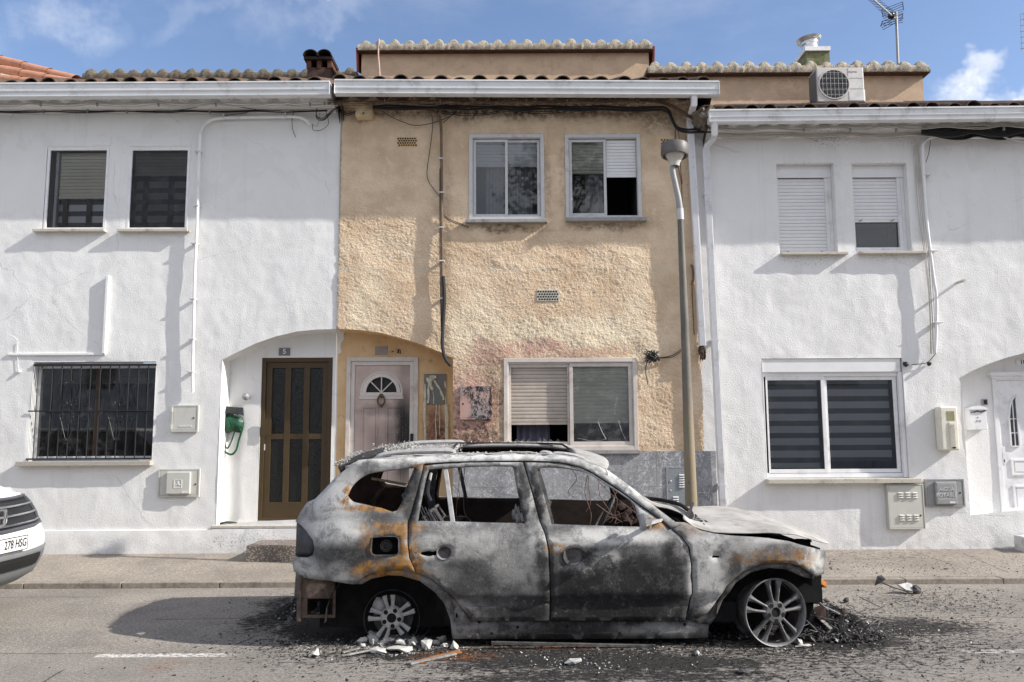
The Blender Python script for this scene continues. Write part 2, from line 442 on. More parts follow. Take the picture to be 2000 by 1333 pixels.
def glass_mat(name, tint=(0.70, 0.72, 0.73, 1), refl=1.0, dirt=0.06, crack=False):
    m = bpy.data.materials.new(name); m.use_nodes = True; t = NT(m.node_tree); m.node_tree.nodes.remove(m.node_tree.nodes['Principled BSDF'])
    tr = t.n('ShaderNodeBsdfTransparent', {'Color': tint}).outputs[0]
    gl = t.n('ShaderNodeBsdfGlossy', {'Color': (refl, refl, refl, 1), 'Roughness': 0.03}).outputs[0]
    fr = t.n('ShaderNodeFresnel', {'IOR': 1.6}).outputs[0]
    mx = t.n('ShaderNodeMixShader', {0: t.m('MULTIPLY', fr, 1.3), 1: tr, 2: gl}).outputs[0]
    df = t.n('ShaderNodeBsdfDiffuse', {'Color': (0.42, 0.42, 0.42, 1)}).outputs[0]
    d = t.ramp(t.noise(9, 8, 0.7), 0.42, 0.75, dirt * 0.3, dirt * 1.6)
    if crack:
        v = t.n('ShaderNodeTexVoronoi', {'Vector': t.warp(0.06, 9), 'Scale': 3.2}, feature='DISTANCE_TO_EDGE').outputs[0]
        d = t.m('MAXIMUM', d, t.m('MULTIPLY', t.ramp(v, 0.012, 0.003), 0.7))
        d = t.m('MAXIMUM', d, t.m('MULTIPLY', t.ramp(t.noise(160, 2), 0.66, 0.74), 0.4))
    mx = t.n('ShaderNodeMixShader', {0: d, 1: mx, 2: df}).outputs[0]
    t.nt.links.new(mx, m.node_tree.nodes['Material Output'].inputs[0]); return m


M['glass'] = glass_mat('window_glass', dirt=0.035)
M['glass_dark'] = glass_mat('dark_glass', (0.25, 0.26, 0.27, 1), 1.0, 0.10)
M['screen'] = glass_mat('insect_screen', (0.42, 0.42, 0.43, 1), 0.25, 0.06)
M['screen_thin'] = glass_mat('thin_insect_screen', (0.93, 0.93, 0.93, 1), 0.2, 0.03)
M['glass_cracked'] = glass_mat('cracked_glass', (0.93, 0.94, 0.92, 1), 0.7, 0.16)


def zebra_mat():
    m, t, b = newmat('zebra_blind', 0.9); x, y, z = t.xyz()
    f = t.m('FRACT', t.m('MULTIPLY', z, 1 / 0.155))
    k = t.m('MULTIPLY', t.ramp(f, 0.0, 0.06), t.ramp(f, 0.62, 0.56))
    t.nt.links.new(t.mix(k, rgb(84, 84, 88), rgb(205, 206, 210)), b.inputs['Base Color']); return m


M['zebra'] = zebra_mat()

# ------------------------------------------------------------------ wall builder
XL, XR = -11.0, 11.0


def grid_wall(mb, x0, x1, z0, z1, step, Y, openings, h, arch=None, reveal=0.1, mi=0, mi_rev=0, zrow=None):
    nx = max(2, int((x1 - x0) / step) + 1); nz = max(2, int((z1 - z0) / step) + 1)
    xs = np.linspace(x0, x1, nx); zs = np.linspace(z0, z1, nz)
    snapx = [v for o in openings for v in o[:2]] + ([arch[0], arch[1]] if arch else [])
    snapz = [v for o in openings for v in o[2:4]] + ([zrow] if zrow else [])
    for v in snapx:
        if x0 < v < x1: xs[np.argmin(abs(xs - v))] = v
    for v in snapz:
        if z0 < v < z1: zs[np.argmin(abs(zs - v))] = v
    X, Z = np.meshgrid(xs, zs)
    cx = (xs[:-1] + xs[1:]) / 2; cz = (zs[:-1] + zs[1:]) / 2; keep = np.ones((nz - 1, nx - 1), bool)
    for o in openings:
        keep &= ~(((cx > o[0]) & (cx < o[1]))[None, :] & ((cz > o[2]) & (cz < o[3]))[:, None])
    if arch:
        ax0, ax1, fn, zf = arch; r0 = int(np.argmin(abs(zs - zrow)))
        for c in range(nx):
            if ax0 - 1e-6 <= xs[c] <= ax1 + 1e-6:
                za = fn(xs[c]); base = zs[r0]
                Z[r0:, c] = za + (zs[r0:] - base) * (z1 - za) / (z1 - base)
                Z[:r0, c] = z0 + (zs[:r0] - z0) * (za - z0) / (base - z0)
        keep &= ~(((cx > ax0) & (cx < ax1))[None, :] & ((cz < zs[r0]) & (cz > zf))[:, None])
    # keep the relief off the edges of openings
    fade = np.ones_like(X)
    for o in openings:
        d = np.maximum(np.maximum(o[0] - X, X - o[1]), np.maximum(o[2] - Z, Z - o[3])); fade = np.minimum(fade, np.clip(d / 0.03, 0, 1))
    D = h(X, Z) * fade
    V = np.stack([X, Y - D, Z], -1).reshape(-1, 3)
    idx = np.arange(nx * nz).reshape(nz, nx)
    a = idx[:-1, :-1][keep]; b = idx[:-1, 1:][keep]; c = idx[1:, 1:][keep]; d = idx[1:, :-1][keep]
    mb.add(V.tolist(), np.stack([a, b, c, d], -1).tolist(), mi)
    for o in openings:
        rv = o[4] if len(o) > 4 else reveal; y0, y1 = Y - 0.002, Y + rv; X0, X1, Z0, Z1 = o[:4]
        for (p, q) in (((X0, Z0), (X0, Z1)), ((X0, Z1), (X1, Z1)), ((X1, Z1), (X1, Z0)), ((X1, Z0), (X0, Z0))):
            mb.add([(p[0], y0, p[1]), (q[0], y0, q[1]), (q[0], y1, q[1]), (p[0], y1, p[1])], [(0, 1, 2, 3)], mi_rev)


def arch_reveal(mb, ax0, ax1, fn, zf, Y0, Y1, left=True, right=True, mi=0, floor=True):
    n = 28; xs = [ax0 + (ax1 - ax0) * i / n for i in range(n + 1)]
    P = ([(ax0, zf)] if left else []) + [(x, fn(x)) for x in xs] + ([(ax1, zf)] if right else [])
    if floor: P = P + [(ax0, zf)] if right else P
    V = [(x, Y0, z) for x, z in P] + [(x, Y1, z) for x, z in P]; k = len(P)
    mb.add(V, [(i, i + 1, k + i + 1, k + i) for i in range(k - 1)], mi)


def h_white(seed, amp=0.009):
    def f(X, Z):
        lo = fbm(X * 2.6, Z * 1.9, seed, 4) - 0.5; mid = fbm(X * 9 + 3 * fbm(X * 2, Z * 2, seed + 5), Z * 7, seed + 9, 3) - 0.5
        return lo * amp * 2 + mid * amp * 0.75
    return f


def h_stucco(X, Z):
    a = 0.55 * vn(X * 88 + Z * 30, Z * 92 - X * 24, 11) + 0.45 * fbm(X * 40 + Z * 12, Z * 44 - X * 10, 19, 2, 0.6)
    b = fbm(X * 2.4 + Z, Z * 2.6, 31, 4) - 0.5; k = 0.55 + 0.9 * fbm(X * 1.7, Z * 1.7, 77, 3)
    trowel = np.clip(fbm(X * 7 + Z * 3, Z * 12, 51, 3) - 0.55, 0, 1) * 0.03
    return np.clip(a - 0.25, 0, 0.5) * 0.013 * k + b * 0.030 + trowel * (1 - 0.6 * k)


# ------------------------------------------------------------------ window pieces
def rect_of(px): return RECT(*px)


def ring(mb, x0, x1, z0, z1, w, y0, y1, wb_=None, mi=0):
    wb_ = wb_ or w
    mb.box(x0, x0 + w, y0, y1, z0, z1, mi); mb.box(x1 - w, x1, y0, y1, z0, z1, mi)
    mb.box(x0 + w, x1 - w, y0 + 0.001, y1 - 0.001, z1 - w, z1, mi); mb.box(x0 + w, x1 - w, y0 + 0.001, y1 - 0.001, z0, z0 + wb_, mi); return mb


def slats(x0, x1, z0, z1, y, pitch=0.043, bottom=True):
    """roller shutter: one curved face per slat, with a groove between"""
    mb = MB(); n = max(1, round((z1 - z0) / pitch)); p = (z1 - z0) / n; prof = []
    for i in range(n):
        zb = z0 + i * p
        for (f, d) in ((0.0, 0.010), (0.07, 0.010), (0.10, 0.0), (0.5, -0.002), (0.93, 0.0), (0.96, 0.010)): prof.append((zb + f * p, y + d))
    V = [(x, yy, z) for (z, yy) in prof for x in (x0, x1)]
    mb.add(V, [(2 * i, 2 * i + 1, 2 * i + 3, 2 * i + 2) for i in range(len(prof) - 1)])
    if bottom: mb.box(x0, x1, y - 0.006, y + 0.014, z0 - 0.03, z0)
    return mb


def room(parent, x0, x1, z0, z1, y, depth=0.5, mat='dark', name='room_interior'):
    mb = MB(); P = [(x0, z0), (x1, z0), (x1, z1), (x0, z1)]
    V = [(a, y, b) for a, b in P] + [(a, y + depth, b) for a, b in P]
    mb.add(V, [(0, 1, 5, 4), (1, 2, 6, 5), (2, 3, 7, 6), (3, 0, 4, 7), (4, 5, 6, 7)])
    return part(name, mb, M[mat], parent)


def quadp(x0, x1, z0, z1, y): return MB().add([(x0, y, z0), (x1, y, z0), (x1, y, z1), (x0, y, z1)], [(0, 1, 2, 3)])


def folds(x0, x1, z0, z1, y, n=60, amp=0.02, per=0.11, seed=0):
    mb = MB(); V = []
    for i in range(n + 1):
        x = x0 + (x1 - x0) * i / n; d = amp * math.sin(x / per * 6.283 + 1.3 * math.sin(x * 9 + seed)); V += [(x, y + d, z0), (x, y + d * 0.6, z1)]
    return mb.add(V, [(2 * i, 2 * i + 2, 2 * i + 3, 2 * i + 1) for i in range(n)])


# ------------------------------------------------------------------ LEFT HOUSE
OPL = {}
zfl = PX(540, 1027)[1]                       # porch floor level
a0 = PX(434, 860)[0]
def arch_pts(lst, Y=YW): return [PX(*p, Y) for p in lst]
AL = arch_pts([(434, 703), (460, 690), (500, 671), (540, 657), (580, 648), (620, 644), (661, 643)])
AM = arch_pts([(661, 643), (700, 645), (740, 650), (780, 660), (820, 672), (860, 688), (885, 700)])
fL = lambda x: interp(x, [p[0] for p in AL], [p[1] for p in AL])
fM = lambda x: interp(x, [p[0] for p in AM], [p[1] for p in AM])
YR = YW + 0.30                                # back wall of the porches
wA = RECT(89, 289, 210, 450); wB = RECT(250, 289, 369, 450); wG = RECT(60, 707, 301, 902)
house_l = thing('white_house', 'whitewashed two-storey house with a barred ground-floor window and door number 5', 'house', (-6.5, YW, 0.1))
ZTL = PX(330, 196, YW)[1]
mb = MB()
grid_wall(mb, XL, SEAM_L, 0.05, ZTL, 0.024, YW, [(*wA, 0.16), (*wB, 0.1), (*wG, 0.16)], h_white(2), arch=(AL[0][0], SEAM_L, fL, zfl), zrow=AL[0][1])
arch_reveal(mb, AL[0][0], SEAM_L, fL, zfl, YW - 0.003, YR, left=True, right=False)
d5 = RECT(507, 699, 647, 1021, YR)
grid_wall(mb, AL[0][0] - 0.02, SEAM_L + 0.03, zfl - 0.01, AL[-1][1] + 0.02, 0.03, YR, [(d5[0], d5[1], zfl - 0.2, d5[3], 0.06)], h_white(7, 0.006))
part('wall', mb, M['white_l'], house_l, smooth=True, ang=60)
mb = MB(); mb.box(AL[0][0], SEAM_L, YW + 0.001, YR, 0.1, zfl - 0.001); xx = SEAM_L
mb.box(AL[0][0] - 0.05, SEAM_L, YW - 0.03, YW + 0.3, zfl - 0.03, zfl + 0.004)
part('door_step', mb, M['stone'], house_l, bevel=0.006)
# plinth that stands a little proud
pz = PX(250, 1036)[1]
mb = MB(); xp = PX(416, 1050)[0]
nx = 150; xs = np.linspace(XL, xp, nx)
for (xa, xb) in ((XL, xp), (xp, SEAM_L)):
    n = int((xb - xa) / 0.04); top = pz if xb == xp else zfl - 0.035
    xs = np.linspace(xa, xb, n + 1); zz = np.linspace(0.0, 1.0, 9); V = []
    for r, f in enumerate(zz):
        for x in xs:
            z = 0.04 + (top - 0.04) * f; d = 0.030 + 0.02 * (1 - f) + 0.012 * (vn(np.array(x * 6.0), np.array(z * 9.0), 5) - 0.5)
            V.append((x, YW - d, z))
    for x in xs: V.append((x, YW + 0.02, top + 0.004))
    R = len(zz) + 1; k = n + 1
    mb.add(V, [(r * k + i, r * k + i + 1, (r + 1) * k + i + 1, (r + 1) * k + i) for r in range(R - 1) for i in range(n)])
part('plinth', mb, M['white_l'], house_l, smooth=True, ang=50)


def window(parent, r, inset, frame_w, mat, label=None, two=False, sash=0.035, mid=None, glass='glass', y=YW, sill=None, sill_mat='stone', sill_h=0.03, sill_out=0.085, proud=0.0):
    x0, x1, z0, z1 = r
    yf = y + inset
    w = part('window', ring(MB(), x0, x1, z0, z1, frame_w, yf - proud, yf + 0.05), M[mat], parent, label=label, bevel=0.003)
    ix0, ix1, iz0, iz1 = x0 + frame_w, x1 - frame_w, z0 + frame_w, z1 - frame_w
    if two:
        xm = mid if mid is not None else (x0 + x1) / 2
        for k, (a, b) in enumerate(((ix0, xm + sash / 2), (xm - sash / 2, ix1))):
            yy = yf + 0.012 + 0.02 * k
            part('sash', ring(MB(), a, b, iz0, iz1, sash, yy, yy + 0.018), M[mat], w, bevel=0.002)
            part('pane', quadp(a + sash, b - sash, iz0 + sash, iz1 - sash, yy + 0.008), M[glass], w)
    if sill:
        sx0, sx1, sz0, sz1 = sill
        part('sill', MB().box(sx0, sx1, y - sill_out, y + inset, sz1 - sill_h, sz1), M[sill_mat], w, bevel=0.004)
    return w


# upper windows of the left house
for r, kind, lab, spx in ((wA, 'shut', 'upper window with its beige roller shutter half down', (70, 450, 209, 455)), (wB, 'screen', 'upper window behind a dark insect screen', (234, 449, 371, 455))):
    w_ = part('window', ring(MB(), *r, 0.035, YW - 0.004, YW + 0.03), M['white_pvc'], house_l, label=lab, bevel=0.003)
    x0, x1, z0, z1 = r[0] + 0.035, r[1] - 0.035, r[2] + 0.035, r[3] - 0.035
    mb = MB(); bz = PX(150, 268)[1]
    mb.box(r[0] - 0.012, r[1] + 0.012, YW - 0.009, YW + 0.001, z1 + 0.055, bz); part('shutter_box', mb, M['white_l'], w_, bevel=0.002)
    s_ = RECT(*spx); part('sill', MB().box(s_[0], s_[1], YW - 0.085, YW + 0.02, z0 - 0.07, z0 - 0.036), M['stone'], w_, bevel=0.004)
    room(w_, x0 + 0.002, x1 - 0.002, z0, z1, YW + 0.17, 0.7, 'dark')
    mb = MB()
    for a in (x0 + (0.13 if kind == 'shut' else 0.1), x0 + (x1 - x0) * 0.6): mb.box(a, a + 0.06, YW + 0.13, YW + 0.16, z0, z1)
    mb.box(x0, x1, YW + 0.131, YW + 0.159, z0, z0 + 0.05); mb.box(x0, x1, YW + 0.131, YW + 0.159, z1 - 0.05, z1)
    part('inner_frame', mb, M['wood_dark'], w_)
    part('blind', quadp(x0, x1, z0 + 0.06, z1, YW + 0.17), M['zebra'], w_)
    if kind == 'shut':
        zs_ = PX(150, 380)[1]; part('roller_shutter', slats(x0 + 0.09, x1, zs_, z1, YW + 0.10, 0.045), M['slat_beige'], w_)
        part('guide_rail', MB().box(x0 + 0.05, x0 + 0.085, YW + 0.06, YW + 0.12, z0, z1), M['grey_alu'], w_)
    else:
        zs_ = PX(310, 335)[1]; part('roller_shutter', slats(x0, x1, zs_, z1, YW + 0.10, 0.045), M['slat_beige'], w_)
    part('insect_screen', quadp(x0, x1, z0, z1, YW + 0.015), M['screen' if kind == 'screen' else 'screen_thin'], w_)

# barred ground-floor window
x0, x1, z0, z1 = wG
w_ = part('window', ring(MB(), x0 + 0.01, x1 - 0.003, z0 + 0.02, z1 - 0.03, 0.045, YW + 0.10, YW + 0.14), M['grey_alu'], house_l, label='wide ground-floor window behind black scrolled iron bars', bevel=0.003)
part('pane', quadp(x0 + 0.03, x1 - 0.03, z0 + 0.05, z1 - 0.05, YW + 0.12), M['glass_dark'], w_)
part('roller_shutter', slats(x0 + 0.04, x1 - 0.04, PX(180, 744)[1], z1 - 0.05, YW + 0.15, 0.045), M['slat_beige'], w_)
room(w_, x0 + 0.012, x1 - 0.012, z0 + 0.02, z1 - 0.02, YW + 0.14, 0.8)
part('curtain', folds(x0 + 0.2, x1 - 0.1, z0 + 0.08, z1 - 0.25, YW + 0.24, 80, 0.02, 0.13), M['dark'], w_)
mb = MB(); xm_ = (x0 + x1) / 2; mb.box(xm_ - 0.03, xm_ + 0.03, YW + 0.11, YW + 0.135, z0 + 0.06, z1 - 0.07); part('mullion', mb, M['wood_dark'], w_)
s_ = RECT(38, 901, 299, 910); part('sill', MB().box(s_[0], s_[1], YW - 0.09, YW + 0.1, s_[2], s_[3]), M['granite'], w_, bevel=0.005)
mb = MB(); zt, zb = PX(180, 711)[1], PX(180, 895)[1]; zm = PX(180, 803)[1]; BY = YW - 0.01
mb.box(x0 + 0.01, x1 + 0.005, BY - 0.012, BY + 0.012, zt - 0.03, zt); mb.box(x0 - 0.01, x1 - 0.01, BY - 0.012, BY + 0.012, zb - 0.02, zb)
mb.box(x0 - 0.02, x1, BY - 0.016, BY - 0.004, zm - 0.008, zm + 0.008)
bx = [PX(p, 800)[0] for p in (79, 99, 117.5, 136, 155, 174, 193, 212, 230, 249, 268, 287)]
for x in bx: mb.tube([(x, BY, zb), (x, BY, zt)], 0.0075, 6)
grille = part('iron_grille', mb, M['iron'], house_l, smooth=True)


def scroll(mb, cx, cz, r, sgn, y, zs=1):
    pts = [(cx + sgn * r * (1 - a / 9.0) * math.cos(a), y, cz + zs * r * (1 - a / 9.0) * math.sin(a)) for a in [i * 0.4 for i in range(18)]]
    mb.tube(pts, 0.004, 5)


mb = MB(); s = 1 / 154.0
for c in (bx[3], bx[8]):
    for up in (1, -1):
        zc = zm + up * 0.085
        for sg in (-1, 1):
            scroll(mb, c + sg * 0.055, zc, 0.048, sg, BY - 0.012, up)
            scroll(mb, c + sg * 0.025, zm + up * 0.36, 0.026, sg, BY - 0.012, -up)
            mb.tube([(c + sg * 0.10, BY - 0.012, zc), (c + sg * 0.02, BY - 0.012, zm + up * 0.36)], 0.004, 5)
part('scrollwork', mb, M['iron'], grille, smooth=True)

# door number 5
x0, x1, z0, z1 = d5; z0 = zfl + 0.01
dr = part('door', ring(MB(), x0, x1, z0, z1, 0.055, YR + 0.01, YR + 0.07), M['brown_alu'], house_l, label='bronze aluminium front door with six dark panes', bevel=0.003)
mb = MB(); ring(mb, x0 + 0.057, x1 - 0.057, z0 + 0.01, z1 - 0.057, 0.075, YR + 0.03, YR + 0.07, 0.24)
gx0, gx1 = x0 + 0.132, x1 - 0.132; W3 = (gx1 - gx0 - 2 * 0.075) / 3; zmid = PX(575, 853, YR)[1]
for k in (1, 2): mb.box(gx0 + k * W3 + (k - 1) * 0.075, gx0 + k * W3 + k * 0.075, YR + 0.032, YR + 0.068, z0 + 0.25, z1 - 0.132)
for k in range(3): mb.box(gx0 + k * (W3 + 0.075), gx0 + k * (W3 + 0.075) + W3, YR + 0.034, YR + 0.066, zmid - 0.035, zmid + 0.035)
part('door_leaf', mb, M['brown_alu'], dr, bevel=0.003)
mb = MB()
for k in range(3):
    for (a, b) in ((z0 + 0.25, zmid - 0.035), (zmid + 0.035, z1 - 0.132)):
        xa = gx0 + k * (W3 + 0.075); mb.add([(xa, YR + 0.05, a), (xa + W3, YR + 0.05, a), (xa + W3, YR + 0.05, b), (xa, YR + 0.05, b)], [(0, 1, 2, 3)])
mp, tp, bp = newmat('pebbled_dark_glass', 0.12); bp.inputs['Base Color'].default_value = (0.012, 0.012, 0.011, 1)
vv = tp.n('ShaderNodeTexVoronoi', {'Vector': tp.pos, 'Scale': 48}, feature='DISTANCE_TO_EDGE').outputs[0]
tp.nt.links.new(tp.bump(tp.ramp(vv, 0, 0.25), 0.35, 0.006), bp.inputs['Normal'])
part('door_glass', mb, mp, dr)
hx = RECT(512, 820, 529, 851, YR); part('pull_plate', MB().box(hx[0], hx[1], YR - 0.045, YR - 0.03, hx[2], hx[3]).box(hx[0] + 0.03, hx[1] - 0.03, YR - 0.03, YR + 0.03, hx[2] + 0.06, hx[3] - 0.06), M['brown_alu'], dr, bevel=0.002)
part('lock', MB().box(PX(514, 875, YR)[0] - 0.015, PX(514, 875, YR)[0] + 0.015, YR + 0.015, YR + 0.03, PX(514, 880, YR)[1], PX(514, 868, YR)[1]), M['grey_alu'], dr)
room(dr, x0 + 0.05, x1 - 0.05, z0, z1 - 0.05, YR + 0.06, 0.3)
part('threshold', MB().box(x0 - 0.01, x1 + 0.01, YR - 0.02, YR + 0.06, zfl + 0.002, zfl + 0.03), M['grey_alu'], dr)
# raised rib and ledge on the left house wall
mb = MB(); r_ = RECT(206, 540, 212, 692); mb.box(r_[0], r_[1], YW - 0.05, YW + 0.01, r_[2], r_[3])
r_ = RECT(17, 690, 207, 695); mb.box(r_[0], r_[1] - 0.001, YW - 0.025, YW + 0.01, r_[2], r_[3]); part('wall_rib', mb, M['white_l'], house_l, bevel=0.006)

# ------------------------------------------------------------------ MIDDLE HOUSE
house_m = thing('ochre_house', 'ochre stucco house scorched by fire, door number 7, between two white houses', 'house', ((SEAM_L + SEAM_R) / 2, YW, 0.1))
YM = YW - 0.006; ZTM = PX(1000, 196)[1]
uA = RECT(916, 263, 1063, 431, YM); uB = RECT(1104, 263, 1252, 429, YM); lW = RECT(984, 700, 1245, 880, YM)
ztile = PX(1200, 882, YM)[1]
mb = MB()
grid_wall(mb, SEAM_L, SEAM_R, ztile, ZTM, 0.0105, YM, [(*uA, 0.08), (*uB, 0.08), (*lW, 0.1)], h_stucco, arch=(SEAM_L, AM[-1][0], fM, 0.1), zrow=AM[-1][1])
mb.add([(SEAM_L, YM, ztile), (SEAM_L, YW + 0.02, ztile), (SEAM_L, YW + 0.02, ZTM), (SEAM_L, YM, ZTM)], [(0, 1, 2, 3)])
part('wall', mb, M['ochre'], house_m, smooth=True, ang=180)
# porch
mb = MB(); arch_reveal(mb, SEAM_L, AM[-1][0], fM, zfl, YM - 0.001, YR, left=False, right=True, floor=False)
d7 = RECT(675, 698, 816, 1021, YR)
grid_wall(mb, SEAM_L - 0.04, AM[-1][0] + 0.01, zfl, AM[0][1] + 0.02, 0.04, YR - 0.002, [(d7[0], d7[1], zfl - 0.2, d7[3], 0.08)], lambda X, Z: h_white(9, 0.005)(X, Z))
part('porch_wall', mb, M['ochre_smooth'], house_m, smooth=True, ang=60)
part('door_step', MB().box(SEAM_L + 0.003, AM[-1][0], YW - 0.03, YR, 0.1, zfl), M['stone'], house_m)
# door 7
x0, x1, z0, z1 = d7; z0 = zfl + 0.02
dr = part('door', ring(MB(), x0, x1, z0, z1, 0.055, YR - 0.03, YR + 0.06), M['pink_alu'], house_m, label='pinkish panelled front door, sooty at its right side, with a fanlight and a ring knocker', bevel=0.003)
part('inner_frame', ring(MB(), x0 + 0.057, x1 - 0.057, z0, z1 - 0.057, 0.05, YR - 0.015, YR + 0.05), M['pink_alu'], dr, bevel=0.003)
md_, td, bd = newmat('door_scorched', 0.55)
W = td.xyz(td.warp(0.18, 4)); wv = (W[0], W[2])


def db(px, py, rx, ry, k=1, s=.7):
    x, z = PX(px, py, YR); return (x, z, rx / 150, ry / 150, k, s)


c = td.mix(td.ramp(td.noise(2.5, 5), 0.3, 0.7), rgb(205, 186, 176), rgb(178, 158, 150))
c = td.mix(td.blobs(wv, [db(790, 850, 22, 90), db(768, 850, 24, 30, .55), db(755, 800, 60, 10, .4), db(790, 740, 14, 60, .35), db(745, 870, 30, 30, .3)]), c, rgb(38, 34, 34))
c = td.mix(td.m('MULTIPLY', td.ramp(td.noise(60, 4, 0.8), 0.55, 0.65), td.blob(wv, *PX(765, 850, YR), 0.18, 0.3, .6)), c, rgb(150, 140, 135))
td.nt.links.new(c, bd.inputs['Base Color'])
lf = [x0 + 0.109, x1 - 0.109, z0 + 0.005, z1 - 0.109]
mb = MB(); fx = PX(745, 770, YR)[0]; fz = PX(745, 767, YR)[1]; FR = PX(776, 770, YR)[0] - fx
# leaf with a half-round hole: strips
ys = YR + 0.0
N = 24; arc = [(fx + FR * math.cos(math.pi * i / N), fz + FR * math.sin(math.pi * i / N)) for i in range(N + 1)]
outer = [(lf[1], fz)] + [(min(max(fx + 3 * math.cos(math.pi * i / N), lf[0]), lf[1]), min(fz + 3 * math.sin(math.pi * i / N), lf[3])) for i in range(1, N)] + [(lf[0], fz)]
V = [(p[0], ys, p[1]) for p in arc + outer]
mb.add(V, [(i, N + 1 + i, N + 2 + i, i + 1) for i in range(N)])
mb.box(lf[0], lf[1], ys, ys + 0.04, lf[2], fz)
mb.add([(p[0], ys, p[1]) for p in arc] + [(p[0], ys + 0.03, p[1]) for p in arc], [(i, i + 1, N + 2 + i, N + 1 + i) for i in range(N)])
leaf = part('door_leaf', mb, md_, dr)


def panel(mb, a, b, c_, d, y, w=0.03, dep=0.012):
    """raised moulding round a sunk field"""
    for (x_0, x_1, z_0, z_1) in ((a, a + w, c_, d), (b - w, b, c_, d), (a + w, b - w, d - w, d), (a + w, b - w, c_, c_ + w)): mb.box(x_0, x_1, y - dep, y + 0.002, z_0, z_1)
    mb.box(a + w * 1.7, b - w * 1.7, y - dep * 0.7, y + 0.002, c_ + w * 1.7, d - w * 1.7)


mb = MB()
for (a, b) in ((706, 738), (754, 788)):
    xa, xb = PX(a, 830, YR)[0], PX(b, 830, YR)[0]; panel(mb, xa, xb, z0 + 0.14, PX(750, 794, YR)[1], ys, 0.02, 0.01)
part('door_panel', mb, md_, dr, bevel=0.003)
mb = MB(); arc2 = lambda r: [(fx + r * math.cos(math.pi * i / N), fz + r * math.sin(math.pi * i / N)) for i in range(N + 1)]
for (ra, rb, dp) in ((FR + 0.07, FR + 0.045, 0.008), (FR + 0.04, FR - 0.006, 0.02)):
    A, B = arc2(ra), arc2(rb)
    mb.add([(p[0], ys - dp, p[1]) for p in A + B], [(i + 1, i, N + 1 + i, N + 2 + i) for i in range(N)])
    mb.add([(p[0], ys - dp, p[1]) for p in A] + [(p[0], ys, p[1]) for p in A], [(i, i + 1, N + 2 + i, N + 1 + i) for i in range(N)])
    mb.add([(p[0], ys - dp, p[1]) for p in B] + [(p[0], ys + 0.02, p[1]) for p in B], [(i, i + 1, N + 2 + i, N + 1 + i) for i in range(N)])
mb.box(fx - FR - 0.07, fx + FR + 0.07, ys - 0.018, ys + 0.003, fz - 0.045, fz)
mb.box(fx - FR - 0.08, fx + FR + 0.08, ys - 0.012, ys + 0.002, fz - 0.085, fz - 0.046)
for a in (45, 90, 135): mb.bar((fx, ys - 0.004, fz), (fx + FR * math.cos(math.radians(a)), ys - 0.004, fz + FR * math.sin(math.radians(a))), 0.014, 0.012, up=(0, 1, 0))
part('fanlight_frame', mb, M['pink_alu'], dr, bevel=0.002)
part('fanlight_glass', MB().add([(p[0], ys + 0.02, p[1]) for p in arc], [tuple(range(N + 1))]), mp, dr)
kx, kz = PX(745, 783, YR); mb = MB()
mb.tube([(kx + 0.045 * math.sin(a), YR - 0.03, kz + 0.062 * math.cos(a)) for a in [i * 2 * math.pi / 20 for i in range(21)]], 0.011, 8)
mb.lathe([(0, -0.03), (0.03, -0.02), (0.032, 0.0), (0.02, 0.02)], (kx, YR - 0.01, kz + 0.062), (0, 1, 0), 14); mb.lathe([(0, -0.03), (0.02, -0.02), (0.022, 0.0)], (kx, YR - 0.01, kz - 0.065), (0, 1, 0), 14)
part('door_knocker', mb, simple('tarnished_brass', rgb(96, 80, 60), 0.5, 0.6, var=0.3), dr, smooth=True)
hx, hz = PX(805, 855, YR); part('lock', MB().box(hx - 0.02, hx + 0.02, YR - 0.05, YR - 0.03, hz - 0.06, hz + 0.05), M['iron'], dr, bevel=0.006)
room(dr, x0 + 0.05, x1 - 0.05, z0, z1 - 0.05, YR + 0.06, 0.3)

# tile dado
mt, tt, bt = newmat('grey_veined_tile', 0.35)
wv2 = tt.warp(0.30, 3.5, 3)
v1 = tt.noise(5.5, 4, 0.55, wv2); v2 = tt.noise(9, 3, 0.5, tt.warp(0.4, 5, 3)); v3 = tt.noise(17, 3, 0.55, tt.warp(0.2, 8, 2))
vein = tt.m('MAXIMUM', tt.m('MAXIMUM', tt.ramp(tt.m('ABSOLUTE', tt.m('SUBTRACT', v1, 0.5)), 0.014, 0.002), tt.m('MULTIPLY', tt.ramp(tt.m('ABSOLUTE', tt.m('SUBTRACT', v2, 0.5)), 0.014, 0.002), .8)),
            tt.m('MULTIPLY', tt.ramp(tt.m('ABSOLUTE', tt.m('SUBTRACT', v3, 0.5)), 0.014, 0.004), .55))
c = tt.mix(tt.ramp(tt.noise(3, 5), 0.3, 0.7), rgb(124, 125, 128), rgb(156, 157, 160))
c = tt.mix(tt.m('MULTIPLY', vein, 0.85), c, rgb(205, 206, 210))
tt.nt.links.new(c, bt.inputs['Base Color'])
mb = MB(); tx = PX(1130 + 152, 940, YM)[0]; TW = 0.43; TH = 0.255
zs_ = [PX(1200, 1022, YM)[1] - 0.4, PX(1200, 1022, YM)[1], PX(1200, 951, YM)[1], ztile]
zs_ = [0.1] + zs_[1:]
xa0 = AM[-1][0]; x = tx + 0.0
cols = sorted([tx + k * TW for k in range(-8, 3)])
cols = [xa0] + [c_ for c_ in cols if xa0 + 0.03 < c_ < SEAM_R - 0.02] + [SEAM_R + 0.14]
for i in range(len(cols) - 1):
    for j in range(len(zs_) - 1): mb.box(cols[i] + 0.0015, cols[i + 1] - 0.0015, YM - 0.022, YM + 0.0, zs_[j] + 0.0015, zs_[j + 1] - 0.0015)
part('tile_dado', mb, mt, house_m, bevel=0.001)
